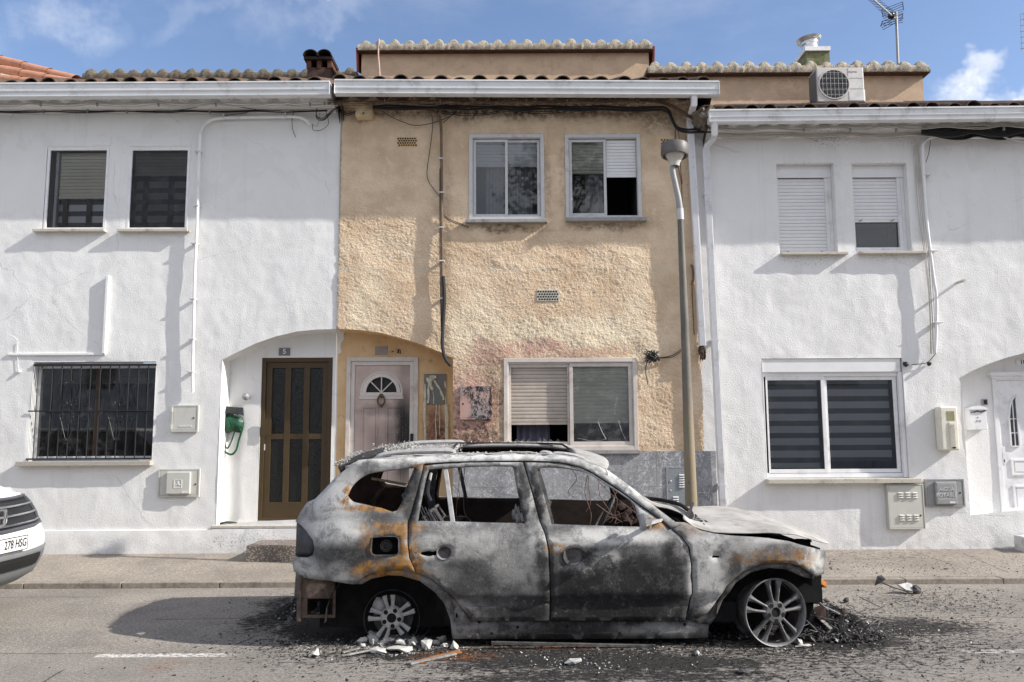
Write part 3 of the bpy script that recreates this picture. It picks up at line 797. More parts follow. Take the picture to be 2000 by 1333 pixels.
mb = MB(); mb.box(xa0, SEAM_R + 0.14, YM - 0.018, YM + 0.3, 0.05, ztile - 0.002); part('tile_bedding', mb, simple('grout', rgb(165, 162, 158), 0.9), house_m)
# cabinet door in the dado
r_ = RECT(1302, 912, 1364, 1060, YM); cb = part('meter_cabinet', ring(MB(), r_[0], r_[1], r_[2], r_[3], 0.016, YM - 0.034, YM - 0.02), M['grey_metal'], house_m, bevel=0.001)
part('cabinet_door', MB().box(r_[0] + 0.018, r_[1] - 0.018, YM - 0.031, YM - 0.02, r_[2] + 0.018, r_[3] - 0.018), simple('galvanised_panel', rgb(132, 138, 142), 0.5, var=0.2, scale=90), cb)
mb = MB()
for (px_, py_, n_) in ((1331, 937, 6), (1319, 980, 3)):
    for k in range(n_):
        x, z = PX(px_, py_ - 9 + k * 4.6, YM); mb.prism([(x - 0.035, YM - 0.031, z - 0.01), (x - 0.035, YM - 0.046, z - 0.006), (x - 0.035, YM - 0.031, z + 0.01)], (0.07, 0, 0))
part('louvre', mb, M['grey_alu'], cb)
mb = MB(); x, z = PX(1309, 940, YM); mb.lathe([(0, -0.012), (0.012, -0.008), (0.014, 0)], (x, YM - 0.031, z), (0, 1, 0), 12); x, z = PX(1309, 958, YM); mb.lathe([(0, -0.006), (0.01, -0.004), (0.011, 0)], (x, YM - 0.031, z), (0, 1, 0), 12)
part('lock', mb, M['grey_alu'], cb)

# upper windows of the middle house
for k, (r, spx) in enumerate(((uA, (910, 431, 1069, 437)), (uB, (1105, 428, 1262, 434)))):
    s_ = RECT(*spx, YM)
    w_ = part('window', ring(MB(), *r, 0.045, YM - 0.015, YM + 0.05), M['grey_alu'], house_m, label=('upper aluminium window with both sliding panes shut' if k == 0 else 'upper aluminium window with its right pane slid open under a half-lowered shutter'), bevel=0.003)
    part('frame_lip', ring(MB(), r[0] + 0.022, r[1] - 0.022, r[2] + 0.022, r[3] - 0.022, 0.03, YM - 0.003, YM + 0.055), M['grey_alu'], w_, bevel=0.002)
    part('sill', MB().box(s_[0], s_[1], YM - 0.085, YM + 0.02, s_[2] - 0.005, s_[3]), M['stone_dark'], w_, bevel=0.004)
    ix0, ix1, iz0, iz1 = r[0] + 0.055, r[1] - 0.055, r[2] + 0.055, r[3] - 0.06
    xm = (r[0] + r[1]) / 2 + (0.0 if k == 0 else 0.03)
    lim = ((ix0, xm + 0.015, 0.02), (xm - 0.02, ix1, 0.04)) if k == 0 else ((ix0, xm + 0.015, 0.02),)
    for (a, b, dy) in lim:
        part('sash', ring(MB(), a, b, iz0, iz1, 0.035, YM + dy, YM + dy + 0.02), M['grey_alu'], w_, bevel=0.002)
        part('pane', quadp(a + 0.033, b - 0.033, iz0 + 0.033, iz1 - 0.033, YM + dy + 0.01), M['glass'], w_)
    if k == 0:
        zz = PX(990, 318, YM)[1]; part('roller_shutter', slats(ix0, ix1, zz, iz1, YM + 0.085, 0.045), M['slat'], w_)
        part('curtain', folds(ix0 + 0.16, xm - 0.04, iz0, iz1, YM + 0.16, 60, 0.03, 0.085), simple('net_curtain', rgb(150, 154, 160), 0.9, var=0.2, scale=5), w_)
        part('curtain', folds(xm + 0.03, ix1 - 0.10, iz0, iz1, YM + 0.16, 60, 0.03, 0.075), simple('net_curtain', rgb(128, 132, 138), 0.9, var=0.2, scale=5), w_)
    else:
        zz = PX(1212, 340, YM)[1]; part('roller_shutter', slats(xm + 0.02, ix1, zz, iz1, YM + 0.05, 0.045), M['slat'], w_)
        zz = PX(1150, 336, YM)[1]; part('roller_shutter', slats(ix0, xm + 0.01, zz, iz1, YM + 0.085, 0.045, False), M['slat_beige'], w_)
        part('curtain', folds(ix0 + 0.22, xm - 0.03, iz0, iz1, YM + 0.16, 50, 0.03, 0.08), simple('net_curtain', rgb(130, 134, 140), 0.9, var=0.2, scale=5), w_)
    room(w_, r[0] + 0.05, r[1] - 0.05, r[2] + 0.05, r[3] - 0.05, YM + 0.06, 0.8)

# ground-floor window of the middle house
r = lW
w_ = part('window', ring(MB(), *r, 0.05, YM - 0.02, YM + 0.04), M['pink_alu'], house_m, label='ground-floor window with heat-stained frame, cracked glass and lowered shutter', bevel=0.003)
part('frame_lip', ring(MB(), r[0] + 0.025, r[1] - 0.025, r[2] + 0.025, r[3] - 0.025, 0.035, YM - 0.003, YM + 0.05), M['pink_alu'], w_, bevel=0.003)
s_ = RECT(1095, 876, 1247, 886, YM); part('sill', MB().box(r[0] - 0.06, r[1] + 0.02, YM - 0.07, YM + 0.02, r[2] - 0.045, r[2] - 0.002), M['stone_dark'], w_, bevel=0.004)
ix0, ix1, iz0, iz1 = r[0] + 0.062, r[1] - 0.062, r[2] + 0.062, r[3] - 0.062; xm = PX(1114, 780, YM)[0]
part('sash', ring(MB(), xm - 0.01, ix1, iz0, iz1, 0.045, YM + 0.005, YM + 0.03), M['pink_alu'], w_, bevel=0.002)
part('pane', quadp(xm + 0.034, ix1 - 0.044, iz0 + 0.044, iz1 - 0.044, YM + 0.018), M['glass_cracked'], w_)
mb = MB(); mb.box(ix0, xm, YM + 0.035, YM + 0.055, iz0, iz0 + 0.045); mb.box(ix0, xm, YM + 0.035, YM + 0.055, iz1 - 0.05, iz1); mb.box(ix0, ix0 + 0.03, YM + 0.036, YM + 0.054, iz0 + 0.045, iz1 - 0.05)
mb.box(xm - 0.035, xm - 0.012, YM + 0.030, YM + 0.058, iz0, iz1); part('sash', mb, M['pink_alu'], w_, bevel=0.002, label='burnt-out left sash without its glass')
zz = PX(1055, 825, YM)[1]; part('roller_shutter', slats(ix0 + 0.01, xm - 0.01, zz, iz1, YM + 0.07, 0.047), M['slat_sooty'], w_, label='brownish left shutter')
zz = PX(1175, 822, YM)[1]; part('roller_shutter', slats(xm, ix1, zz, iz1, YM + 0.07, 0.047), simple('shutter_grey_green', rgb(236, 236, 226), 0.6, var=0.08, scale=3), w_)
room(w_, ix0, ix1, iz0, iz1, YM + 0.09, 0.8)
part('curtain', folds(ix0 + 0.1, xm - 0.25, iz0, iz1 - 0.3, YM + 0.25, 40, 0.02, 0.09), simple('violet_curtain', rgb(110, 108, 122), 0.9), w_)
# jagged shards left in the burnt sash
mb = MB(); random.seed(5)
for k in range(9):
    x = ix0 + 0.05 + k * (xm - ix0 - 0.1) / 9; hgt = random.uniform(0.015, 0.06); mb.prism([(x, YM + 0.046, iz0 + 0.045), (x + 0.07, YM + 0.046, iz0 + 0.045), (x + random.uniform(0, 0.07), YM + 0.046, iz0 + 0.045 + hgt)], (0, 0.004, 0))
part('glass_shards', mb, M['glass_cracked'], w_)
mb = MB(); ck = lambda P, r: mb.tube(smooth_path([at(a, b, YM + 0.016) for a, b in P], 3), r, 4)
ck([(1168, 824), (1175, 842), (1184, 858)], .0016); ck([(1207, 770), (1202, 792), (1200, 810)], .0008); ck([(1208, 822), (1214, 842), (1224, 862)], .0014); ck([(1212, 748), (1220, 752), (1228, 750)], .0008); ck([(1184, 858), (1160, 862), (1128, 856)], .0008)
part('glass_cracks', mb, M['white_pvc'], w_, label='fine pale break lines in the right pane')

# perforated air bricks
for (rp, lab, hol) in (((777, 270, 814, 287), 'ochre perforated air brick under the eaves', 'ochre_smooth'), ((1050, 568, 1090, 588), 'pale perforated air brick above the ground-floor window', 'stone'), ((1291, 273, 1335, 287), 'ochre perforated air brick beside the lamp head', 'ochre_smooth')):
    x0, x1, z0, z1 = RECT(*rp, YM); mb = MB(); nx_, nz_ = 8, 4
    mb.box(x0 - 0.01, x1 + 0.01, YM - 0.016, YM, z0 - 0.008, z1 + 0.008); vt = part('air_brick', mb, M[hol], house_m, label=lab, bevel=0.002); mb = MB()
    for j in range(nz_):
        for i in range(nx_ - (0)):
            cx_ = x0 + (x1 - x0) * (i + 0.5 + 0.25 * (-1) ** j) / nx_; cz_ = z0 + (z1 - z0) * (j + 0.5) / nz_
            mb.add([(cx_ + 0.0125 * math.cos(a), YM - 0.0175, cz_ + 0.0125 * math.sin(a)) for a in [q * math.pi / 4 for q in range(8)]], [tuple(range(8))])
    part('vent_hole', mb, M['black_hole'], vt)

# ------------------------------------------------------------------ RIGHT HOUSE
house_r = thing('white_house', 'white rough-rendered house at the right with closed roller shutters and an arched porch', 'house', (5.5, YW, 0.1))
AR = arch_pts([(1876, 737), (1900, 724), (1930, 711), (1965, 699), (2000, 690), (2060, 681), (2110, 680), (2160, 684), (2230, 700), (2290, 737)])
fR = lambda x: interp(x, [p[0] for p in AR], [p[1] for p in AR])
rC = RECT(1520, 319, 1632, 496); rD = RECT(1668, 319, 1775, 491); rE = RECT(1493, 700, 1769, 934)
zfr = PX(1935, 1006)[1]; ZTR = PX(1700, 236)[1]
mb = MB()
grid_wall(mb, SEAM_R, XR, 0.05, ZTR, 0.024, YW, [(*rC, 0.2), (*rD, 0.2), (*rE, 0.13)], h_white(41, 0.010), arch=(AR[0][0], AR[-1][0], fR, zfr), zrow=AR[0][1])
arch_reveal(mb, AR[0][0], AR[-1][0], fR, zfr, YW - 0.003, YR)
xd0 = PX(1944, 850, YR)[0]; dz1 = PX(1975, 735, YR)[1]; xd1 = xd0 + 1.0
grid_wall(mb, AR[0][0] - 0.02, AR[-1][0], zfr - 0.01, AR[6][1] + 0.02, 0.03, YR, [(xd0, xd1, zfr - 0.3, dz1, 0.05)], h_white(17, 0.006))
part('wall', mb, M['white_r'], house_r, smooth=True, ang=60)
mb = MB(); xs0 = PX(1974, 1040)[0]
mb.box(xs0, AR[-1][0], YW - 0.33, YW - 0.05, 0.1, PX(1985, 1044)[1]); part('door_step', mb, M['soffit_white'], house_r, bevel=0.01)
# door of the right porch
x0, x1, z0, z1 = xd0, xd1, zfr + 0.005, dz1
dr = part('door', ring(MB(), x0, x1, z0, z1, 0.055, YR - 0.02, YR + 0.05), M['white_pvc'], house_r, label='white panelled front door with an arched leaded light', bevel=0.004)
part('door_cornice', MB().box(x0 - 0.04, x1 + 0.04, YR - 0.06, YR + 0.02, z1, z1 + 0.05).box(x0 - 0.02, x1 + 0.02, YR - 0.04, YR + 0.02, z1 - 0.03, z1 - 0.001), M['white_pvc'], dr, bevel=0.005)
part('door_leaf', MB().box(x0 + 0.057, x1 - 0.057, YR + 0.0, YR + 0.045, z0, z1 - 0.057), M['white_pvc'], dr)
mb = MB()
for (za, zb_) in ((PX(1990, 929, YR)[1], PX(1990, 897, YR)[1]), (PX(1990, 1008, YR)[1], PX(1990, 948, YR)[1])): panel(mb, x0 + 0.17, x1 - 0.17, za, zb_, YR, 0.028, 0.014)
part('door_panel', mb, M['white_pvc'], dr, bevel=0.003)
cx_ = PX(1979, 820, YR)[0]; zb_, zt_ = PX(1979, 872, YR)[1], PX(1979, 772, YR)[1]
for (cx_, sg) in ((cx_, 1), (x0 + x1 - cx_, -1)):
    poly = [(cx_ - 0.06, zb_), (cx_ + 0.05, zb_), (cx_ + 0.05, zt_), (cx_ + 0.02, zt_ - 0.03), (cx_ - 0.02, zt_ - 0.09), (cx_ - 0.045, zt_ - 0.18), (cx_ - 0.06, zt_ - 0.3)]
    if sg < 0: poly = [(2 * cx_ - a, b) for a, b in poly][::-1]
    gl_ = part('door_light', MB().prism([(a, YR - 0.003, b) for a, b in poly], (0, 0.003, 0)), M['glass_dark'], dr, label='arched leaded light')
    mb = MB()
    for i in range(len(poly)): a, b = poly[i], poly[(i + 1) % len(poly)]; mb.bar((a[0], YR - 0.008, a[1]), (b[0], YR - 0.008, b[1]), 0.014, 0.03, up=(0, 1, 0))
    for zz in (zb_ + 0.17, zb_ + 0.35): mb.box(cx_ - 0.05, cx_ + 0.05, YR - 0.012, YR - 0.003, zz - 0.005, zz + 0.005)
    mb.box(cx_ - 0.005, cx_ + 0.005, YR - 0.0125, YR - 0.004, zb_, zt_ - 0.06); part('light_trim', mb, M['white_pvc'], gl_)
hx, hz = PX(1960, 890, YR); mb = MB().box(hx - 0.018, hx + 0.018, YR - 0.012, YR + 0.0, hz - 0.11, hz + 0.11); part('door_handle', mb, M['white_pvc'], dr, bevel=0.004)
part('keyhole', MB().box(hx - 0.004, hx + 0.006, YR - 0.016, YR - 0.011, hz - 0.085, hz - 0.05), M['iron'], dr)

# upper windows
for r, kind, lab, spx in ((rC, 0, 'upper window with its white roller shutter fully closed', (1523, 495, 1652, 500)), (rD, 1, 'upper window with its white roller shutter two thirds down', (1675, 493, 1803, 498))):
    x0, x1, z0, z1 = r
    yg = YW + 0.11; bxh = PX(1600, 343)[1]
    w_ = part('window', ring(MB(), x0 + 0.001, x1 - 0.04, z0 + 0.01, z1, 0.045, yg, yg + 0.05), M['white_pvc'], house_r, label=lab, bevel=0.003)
    part('shutter_box', MB().box(x0 + 0.001, x1 - 0.001, yg - 0.02, yg - 0.001, bxh, z1 - 0.001), M['slat'], w_, bevel=0.002)
    a, b = x0 + 0.03, x1 - 0.085
    zb_ = z0 + 0.06 if kind == 0 else PX(1725, 425)[1]
    part('roller_shutter', slats(a, b, zb_, bxh, yg + 0.02, 0.047), M['slat'], w_)
    part('side_post', MB().box(x1 - 0.04, x1 - 0.002, yg - 0.01, yg + 0.05, z0 + 0.01, bxh - 0.002), M['white_pvc'], w_)
    mb = MB()
    for f in (0.15, 0.85): mb.tube([(a + (b - a) * f - 0.02, yg, zb_ - 0.02), (a + (b - a) * f + 0.02, yg - 0.02, zb_ - 0.005)], 0.008, 6)
    part('shutter_stop', mb, M['grey_metal'], w_)
    if kind:
        part('pane', quadp(a, b, z0 + 0.06, zb_, yg + 0.045), M['glass'], w_); mb = MB(); mb.box(b - 0.13, b - 0.08, yg + 0.05, yg + 0.07, z0 + 0.05, zb_); mb.box(a, b, yg + 0.05, yg + 0.069, zb_ - 0.09, zb_ - 0.03); part('inner_frame', mb, M['wood_dark'], w_)
        part('blind', quadp(a, b, z0 + 0.05, zb_, yg + 0.2), M['room'], w_); part('lower_rail', MB().box(a, b, yg + 0.0, yg + 0.04, z0 + 0.05, z0 + 0.075), M['white_pvc'], w_)
    room(w_, x0 + 0.03, x1 - 0.05, z0 + 0.03, bxh, yg + 0.07, 0.7)
    s_ = RECT(*spx); part('sill', MB().box(s_[0], s_[1], YW - 0.085, yg, s_[2], s_[3]), M['stone'], w_, bevel=0.004)

# ground-floor window of the right house
x0, x1, z0, z1 = rE; yg = YW + 0.05; zh = PX(1630, 727)[1]
w_ = part('window', ring(MB(), x0 + 0.001, x1 - 0.001, z0 + 0.005, zh, 0.05, yg, yg + 0.06), M['white_pvc'], house_r, label='wide white sliding window with striped blinds', bevel=0.004)
part('shutter_box', MB().box(x0 + 0.001, x1 - 0.02, yg - 0.035, yg + 0.02, zh + 0.002, z1 - 0.002), M['slat'], w_, bevel=0.003)
part('side_post', MB().box(x1 - 0.05, x1 - 0.003, yg - 0.03, yg - 0.001, z0 + 0.005, zh), M['white_pvc'], w_, bevel=0.003)
xm = PX(1616, 830)[0]; ix0, ix1 = x0 + 0.052, x1 - 0.1; iz0, iz1 = z0 + 0.06, zh - 0.05
for (a, b, dy) in ((ix0 - 0.03, xm + 0.01, 0.0), (xm - 0.005, ix1 + 0.04, 0.022)):
    part('sash', ring(MB(), a, b, iz0, iz1, 0.048, yg + dy, yg + dy + 0.02), M['white_pvc'], w_, bevel=0.003)
    part('pane', quadp(a + 0.046, b - 0.046, iz0 + 0.046, iz1 - 0.046, yg + dy + 0.01), M['glass'], w_)
    part('blind', quadp(a + 0.03, b - 0.06, iz0 + (0.06 if dy == 0 else 0.14), iz1, yg + 0.12), M['zebra'], w_)
room(w_, x0 + 0.04, x1 - 0.04, z0 + 0.02, zh - 0.02, yg + 0.05, 0.8, 'room')
s_ = RECT(1495, 935, 1792, 944); part('sill', MB().box(s_[0], s_[1], YW - 0.11, yg, s_[2], s_[3]), M['stone'], w_, bevel=0.005)
# ------------------------------------------------------------------ roofs, gutters, soffits
YG = 9.88                                   # front face of the gutters
YE = YG + 0.13                              # front edge of the roof tiles


def tile_row(mb, x0, x1, pitch, r, Y0, Y1, z0f, slope, seed=0, jit=0.01, th=0.014, seg=9, dz=0.0):
    rnd = random.Random(seed); n = int((x1 - x0) / pitch)
    for i in range(n + 1):
        cx = x0 + i * pitch + rnd.uniform(-jit, jit); z0 = z0f(cx) + rnd.uniform(-jit, jit) * 0.7; rr = r * rnd.uniform(0.93, 1.06); y0 = Y0 + rnd.uniform(-0.02, 0.02)
        dx = rnd.uniform(-0.02, 0.02); V = []; k = seg + 1
        for (y, zz, ddx) in ((y0, z0, 0), (Y1, z0 + (Y1 - y0) * slope, dx)):
            for R_ in (rr, rr - th):
                for s_ in range(k):
                    a = math.pi * s_ / seg; V.append((cx + ddx + R_ * math.cos(a), y, zz + R_ * math.sin(a) * 0.85))
        Fc = []
        for s_ in range(seg):
            Fc += [(s_, s_ + 1, 2 * k + s_ + 1, 2 * k + s_), (k + s_ + 1, k + s_, 3 * k + s_, 3 * k + s_ + 1), (s_ + 1, s_, k + s_, k + s_ + 1)]
        Fc += [(0, k, 3 * k, 2 * k), (seg, 2 * k + seg, 3 * k + seg, k + seg)]
        mb.add(V, Fc)


def zline(pa, pb, Y):
    a, b = at(*pa, Y), at(*pb, Y); return lambda x: a.z + (b.z - a.z) * (x - a.x) / (b.x - a.x)


gl, gm, gr = (zline((0, 162), (640, 158), YG), zline((655, 155), (1403, 158), YG), zline((1390, 214), (2000, 207), YG))
gl_b, gm_b, gr_b = (zline((0, 190), (640, 187), YG + .03), zline((655, 184), (1403, 185), YG + .03), zline((1390, 241), (2000, 232), YG + .03))
xgl1 = PX(643, 175, YG)[0]; xgm0 = PX(653, 170, YG)[0]; xgm1 = PX(1405, 172, YG)[0]; xgr0 = PX(1386, 228, YG)[0]


def gutter(parent, x0, x1, zt, zb):
    h = zt((x0 + x1) / 2) - zb((x0 + x1) / 2)
    prof = [(0.0, 0.0), (-0.012, -0.003), (-0.012, -0.02), (0.004, -0.024), (0.010, -0.60 * h), (0.028, -0.72 * h), (0.026, -0.95 * h), (0.045, -h), (0.125, -h), (0.125, -0.01), (0.12, -0.01), (0.12, -h + 0.01), (0.05, -h + 0.01), (0.012, -0.5 * h), (0.008, -0.01)]
    mb = MB(); mb.sweep(prof, (x0, YG, zt(x0)), (x1, YG, zt(x1))); g = part('gutter', mb, M['gutter'], parent)
    mb = MB()
    for x in (x0, x1): mb.box(x - 0.003, x + 0.003, YG - 0.004, YG + 0.124, zt(x) - h - 0.004, zt(x) - 0.003)
    part('gutter_end', mb, M['gutter'], g, bevel=0.002); return g


gutter(house_l, XL, xgl1, gl, gl_b); gutter(house_m, xgm0, xgm1, gm, gm_b); gutter(house_r, xgr0, XR, gr, gr_b)
SLOPE = 0.42
for (hs_, x0, x1, zf, sd) in ((house_l, XL, xgl1 + 0.03, gl, 1), (house_m, xgm0 + 0.02, xgm1 - 0.05, gm, 2), (house_r, xgr0 + 0.03, XR, gr, 3)):
    mb = MB(); tile_row(mb, x0, x1, 0.258, 0.100, YE - 0.02, YE + 4.2, lambda x: zf(x) + 0.022, SLOPE, sd, 0.020)
    part('roof_tiles', mb, M['terracotta'], hs_, smooth=True, ang=50)
    # the deck under the cover tiles: channels seen as dark mortar
    za, zb_ = zf(x0) + 0.02, zf(x1) + 0.02
    YD = YG + 0.115
    mb = MB(); mb.add([(x0, YD, za - 0.035), (x1, YD, zb_ - 0.035), (x1, YE + 4.2, zb_ - 0.035 + 4.15 * SLOPE), (x0, YE + 4.2, za - 0.035 + 4.15 * SLOPE),
                       (x0, YD, za - 0.10), (x1, YD, zb_ - 0.10), (x1, YE + 4.2, 3), (x0, YE + 4.2, 3)], [(0, 1, 2, 3), (0, 4, 5, 1), (3, 2, 6, 7), (0, 3, 7, 4), (1, 5, 6, 2)])
    part('roof_deck', mb, M['tile_soot'], hs_)


def soffit(parent, x0, x1, zb_, mat, cmat, seed, cove=0.13, drop=0.0):
    """projecting course of upturned tiles, and the coved cornice it rests on"""
    mb = MB(); rnd = random.Random(seed); x = x0 + 0.09; p = 0.258
    while x < x1 - 0.05:
        z = zb_(x) + 0.10; V = []; k = 9; r = 0.105 * rnd.uniform(0.95, 1.05)
        for (y, dz) in ((YG + 0.16 + rnd.uniform(-0.01, 0.01), 0.0), (YW + 0.02, -0.02)):
            for s_ in range(k): a = math.pi + math.pi * s_ / (k - 1); V.append((x + r * math.cos(a), y, z + 0.03 + dz + r * 0.75 * math.sin(a)))
        mb.add(V, [(i + 1, i, k + i, k + i + 1) for i in range(k - 1)])
        V = []
        for (y, dz) in ((YG + 0.15, 0.0), (YW + 0.02, -0.02)):
            for s_ in range(k): a = math.pi * s_ / (k - 1); V.append((x + p / 2 + 0.06 * math.cos(a), y, z + 0.0 + dz + 0.04 * math.sin(a)))
        mb.add(V, [(i + 1, i, k + i, k + i + 1) for i in range(k - 1)])
        x += p
    part('eave_soffit', mb, M[mat], parent, smooth=True, ang=50)
    mb = MB(); n = 6; za, zc = zb_(x0) + 0.05, zb_(x1) + 0.05; cove = 0.05
    prof = [(YW + 0.02, 0.05)] + [(YW - 0.19 + 0.17 * math.sin(math.pi / 2 * i / n), -cove * (1 - math.cos(math.pi / 2 * i / n)) - 0.02) for i in range(n + 1)] + [(YW + 0.02, -cove - 0.03)]
    prof = [(YW + 0.02, 0.05), (YW - 0.19, 0.05)] + prof[1:]
    V = [(x, y, z + dz) for x, z in ((x0, za), (x1, zc)) for y, dz in prof]; k = len(prof)
    mb.add(V, [(i, k + i, k + i + 1, i + 1) for i in range(k - 1)] + [tuple(range(k)), tuple(range(k, 2 * k))[::-1]])
    part('cornice', mb, cmat, parent, smooth=True, ang=50)


soffit(house_l, XL, xgl1 - 0.02, gl_b, 'soffit_white', M['white_l'], 3)
soffit(house_m, xgm0 - 0.05, SEAM_R, gm_b, 'tile_soot', M['ochre'], 4)
soffit(house_r, xgr0 + 0.02, XR, gr_b, 'soffit_white', M['white_r'], 5)
# rough mortar lump that ends the right eave
def blobmesh(c, r, seed=0, amp=0.3, n=3, sc=(1, 1, 1)):
    import bmesh
    bm = bmesh.new(); bmesh.ops.create_icosphere(bm, subdivisions=n, radius=1.0); mb = MB(); V = []
    for v in bm.verts:
        p = v.co; k = 1 + amp * (2 * float(fbm(np.array(p.x * 2.2 + 5 + seed), np.array(p.y * 2.2 + p.z * 1.7 + 3), seed, 3)) - 1) + amp * 0.5 * (2 * float(vn(np.array(p.x * 7 + p.z * 5), np.array(p.y * 7 + seed), seed + 3)) - 1)
        V.append((c[0] + p.x * r * k * sc[0], c[1] + p.y * r * k * sc[1], c[2] + p.z * r * k * sc[2]))
    mb.add(V, [tuple(q.index for q in f.verts) for f in bm.faces]); bm.free(); return mb


p = at(1374, 232, YG + 0.3); part('eave_mortar', blobmesh(p, 0.14, 4, 0.5, 3, (0.8, 1.6, 0.9)), M['mortar_dark'], house_r)

# upper volumes with mortared tile copings
def coping(mb_t, x0, x1, Y, z, pitch, seed, depth=0.5):
    rnd = random.Random(seed); n = max(2, round((x1 - x0) / pitch)); p = (x1 - x0) / n
    N = n * 14; V = []; ym = (Y - 0.10, Y + depth)
    hs = []
    for i in range(N + 1):
        x = x0 + (x1 - x0) * i / N; f = ((x - x0) / p) % 1; ii = int((x - x0) / p); rr = random.Random(seed * 100 + ii); am = rr.uniform(0.85, 1.12)
        h = max(0.0, 1 - ((f - 0.5) / 0.34) ** 2) ** 0.5 * 0.085 * am
        hs.append((x, h + 0.012 * (float(vn(np.array(x * 30), np.array(1.0), seed)) - 0.5)))
    for (x, h) in hs:
        j = 0.012 * (float(vn(np.array(x * 22), np.array(5.0), seed)) - 0.5)
        V += [(x, ym[0] + 0.015 + j, z - 0.045 + j), (x, ym[0] + j, z), (x, ym[0] + 0.01 + j * 1.5, z + 0.05), (x, ym[0] + 0.02, z + 0.055 + h * 0.7), (x, ym[0] + 0.05, z + 0.055 + h), (x, ym[1], z + 0.12 + h)]
    mb_t.add(V, [(i * 6 + k, (i + 1) * 6 + k, (i + 1) * 6 + k + 1, i * 6 + k + 1) for i in range(N) for k in range(5)] + [tuple(range(6))[::-1], tuple(N * 6 + k for k in range(6))])


def upper_box(parent, px0, px1, ytop, ycop, Y, pitch, seed, name='rooftop_room', matc='mortar'):
    a = at(px0, ytop, Y); b = at(px1, ytop, Y); z1 = at((px0 + px1) / 2, ycop, Y).z
    n = int((b.x - a.x) / 0.05); mb = MB()
    mb.box(a.x + 0.06, b.x - 0.06, Y + 0.1, Y + 2.6, 5.2, z1 - 0.05); bx_ = part(name, mb, M['box_plaster'], parent)
    mb = MB(); mb.box(a.x, b.x, Y - 0.02, Y + 2.5, z1 - 0.055, z1 - 0.01); part('roof_edge', mb, M['trim_brown'], bx_)
    mb = MB(); coping(mb, a.x + 0.02, b.x - 0.02, Y + 0.06, z1, pitch, seed); part('coping_tiles', mb, M[matc], bx_, smooth=True, ang=60)
    return bx_, a, b, z1


YB1, YB2 = 12.6, 11.6
b1, a1_, b1_, zb1 = upper_box(house_m, 697, 1276, 95, 93, YB1, 0.235, 7)
b2, a2_, b2_, zb2 = upper_box(house_r, 1262, 1816, 137, 137, YB2, 0.232, 8, matc='mortar')
b3, a3_, b3_, zb3 = upper_box(house_l, 160, 700, 150, 149, 13.4, 0.243, 9, name='ridge_parapet', matc='mortar_dark')
# red edge tile of the upper room
for x in (a1_.x - 0.02, b1_.x + 0.0):
    mb = MB(); mb.prism([(x, YB1 + 0.02, zb1 + 0.02), (x, YB1 + 0.12, zb1 - 0.34), (x, YB1 + 1.0, zb1 - 0.02), (x, YB1 + 1.0, zb1 + 0.1)], (0.03, 0, 0)); part('verge_tile', mb, simple('red_verge', rgb(150, 74, 52), 0.85, var=0.25), b1)
p0 = at(738, 152, YB1 - 0.1); p1 = at(738, 72, YB1 - 0.1)
mb = MB(); mb.tube(smooth_path([(p0.x + 0.02, YB1 - 0.02, p0.z), (p0.x + 0.01, YB1 - 0.03, p0.z + 0.2), (p0.x - 0.01, YB1 - 0.03, p1.z - 0.25), (p0.x, YB1 - 0.03, p1.z)]), 0.011, 6)
part('thin_pipe', mb, simple('pinkish_pipe', rgb(196, 170, 160), 0.6, var=0.2), b1, smooth=True)
# orange hipped roof further left
mb = MB(); A = at(-150, 60, 12.5); B = at(145, 158, 11.6)
mb2 = MB()
p0, p1 = at(-260, 50, 13.5), at(142, 158, 11.7); q0 = at(-260, 178, 11.2)
rows = 4
for r in range(rows):
    f = r / (rows - 1); a = p0.lerp(q0, f * 0.9); b = p1.lerp(at(120, 168, 11.2), f)
    d = (b - a); n = 9
    for i in range(n):
        s0 = a + d * (i / n); s1 = a + d * ((i + 1.12) / n); prof = [(0.10, 0), (0.10, d.length / n * 1.12)]
        mb2.lathe([(0.085, 0), (0.098, d.length / n * 1.15)], s0 + Vector((0, 0, -0.03 * r)), d, 14)
nb = thing('neighbour_house', 'house beyond the left roof with a bright orange tiled hip', 'house', (-8.6, 12.5, 0.1))
part('ridge_tiles', mb2, M['terracotta_new'], nb, smooth=True, ang=50)
mb = MB(); mb.add([(p0.x, p0.y + .1, p0.z - .02), (p1.x, p1.y + .1, p1.z - 0.02), (p1.x - 0.1, p1.y - .4, p1.z - 0.3), (q0.x, q0.y, q0.z), (p0.x, 17, p0.z - 1.6), (p1.x + 1.2, 17, p1.z - 1.6)], [(0, 3, 2, 1), (0, 1, 5, 4)])
part('roof', mb, simple('buff_hip', rgb(206, 190, 158), 0.9, dirt=(rgb(120, 108, 80), 6, 0.6)), nb)
mb = MB().box(p0.x, p1.x - 0.9, 12.4, 16.5, 0.1, at(0, 170, 12.4).z - 0.15); part('wall', mb, M['white_l'], nb)

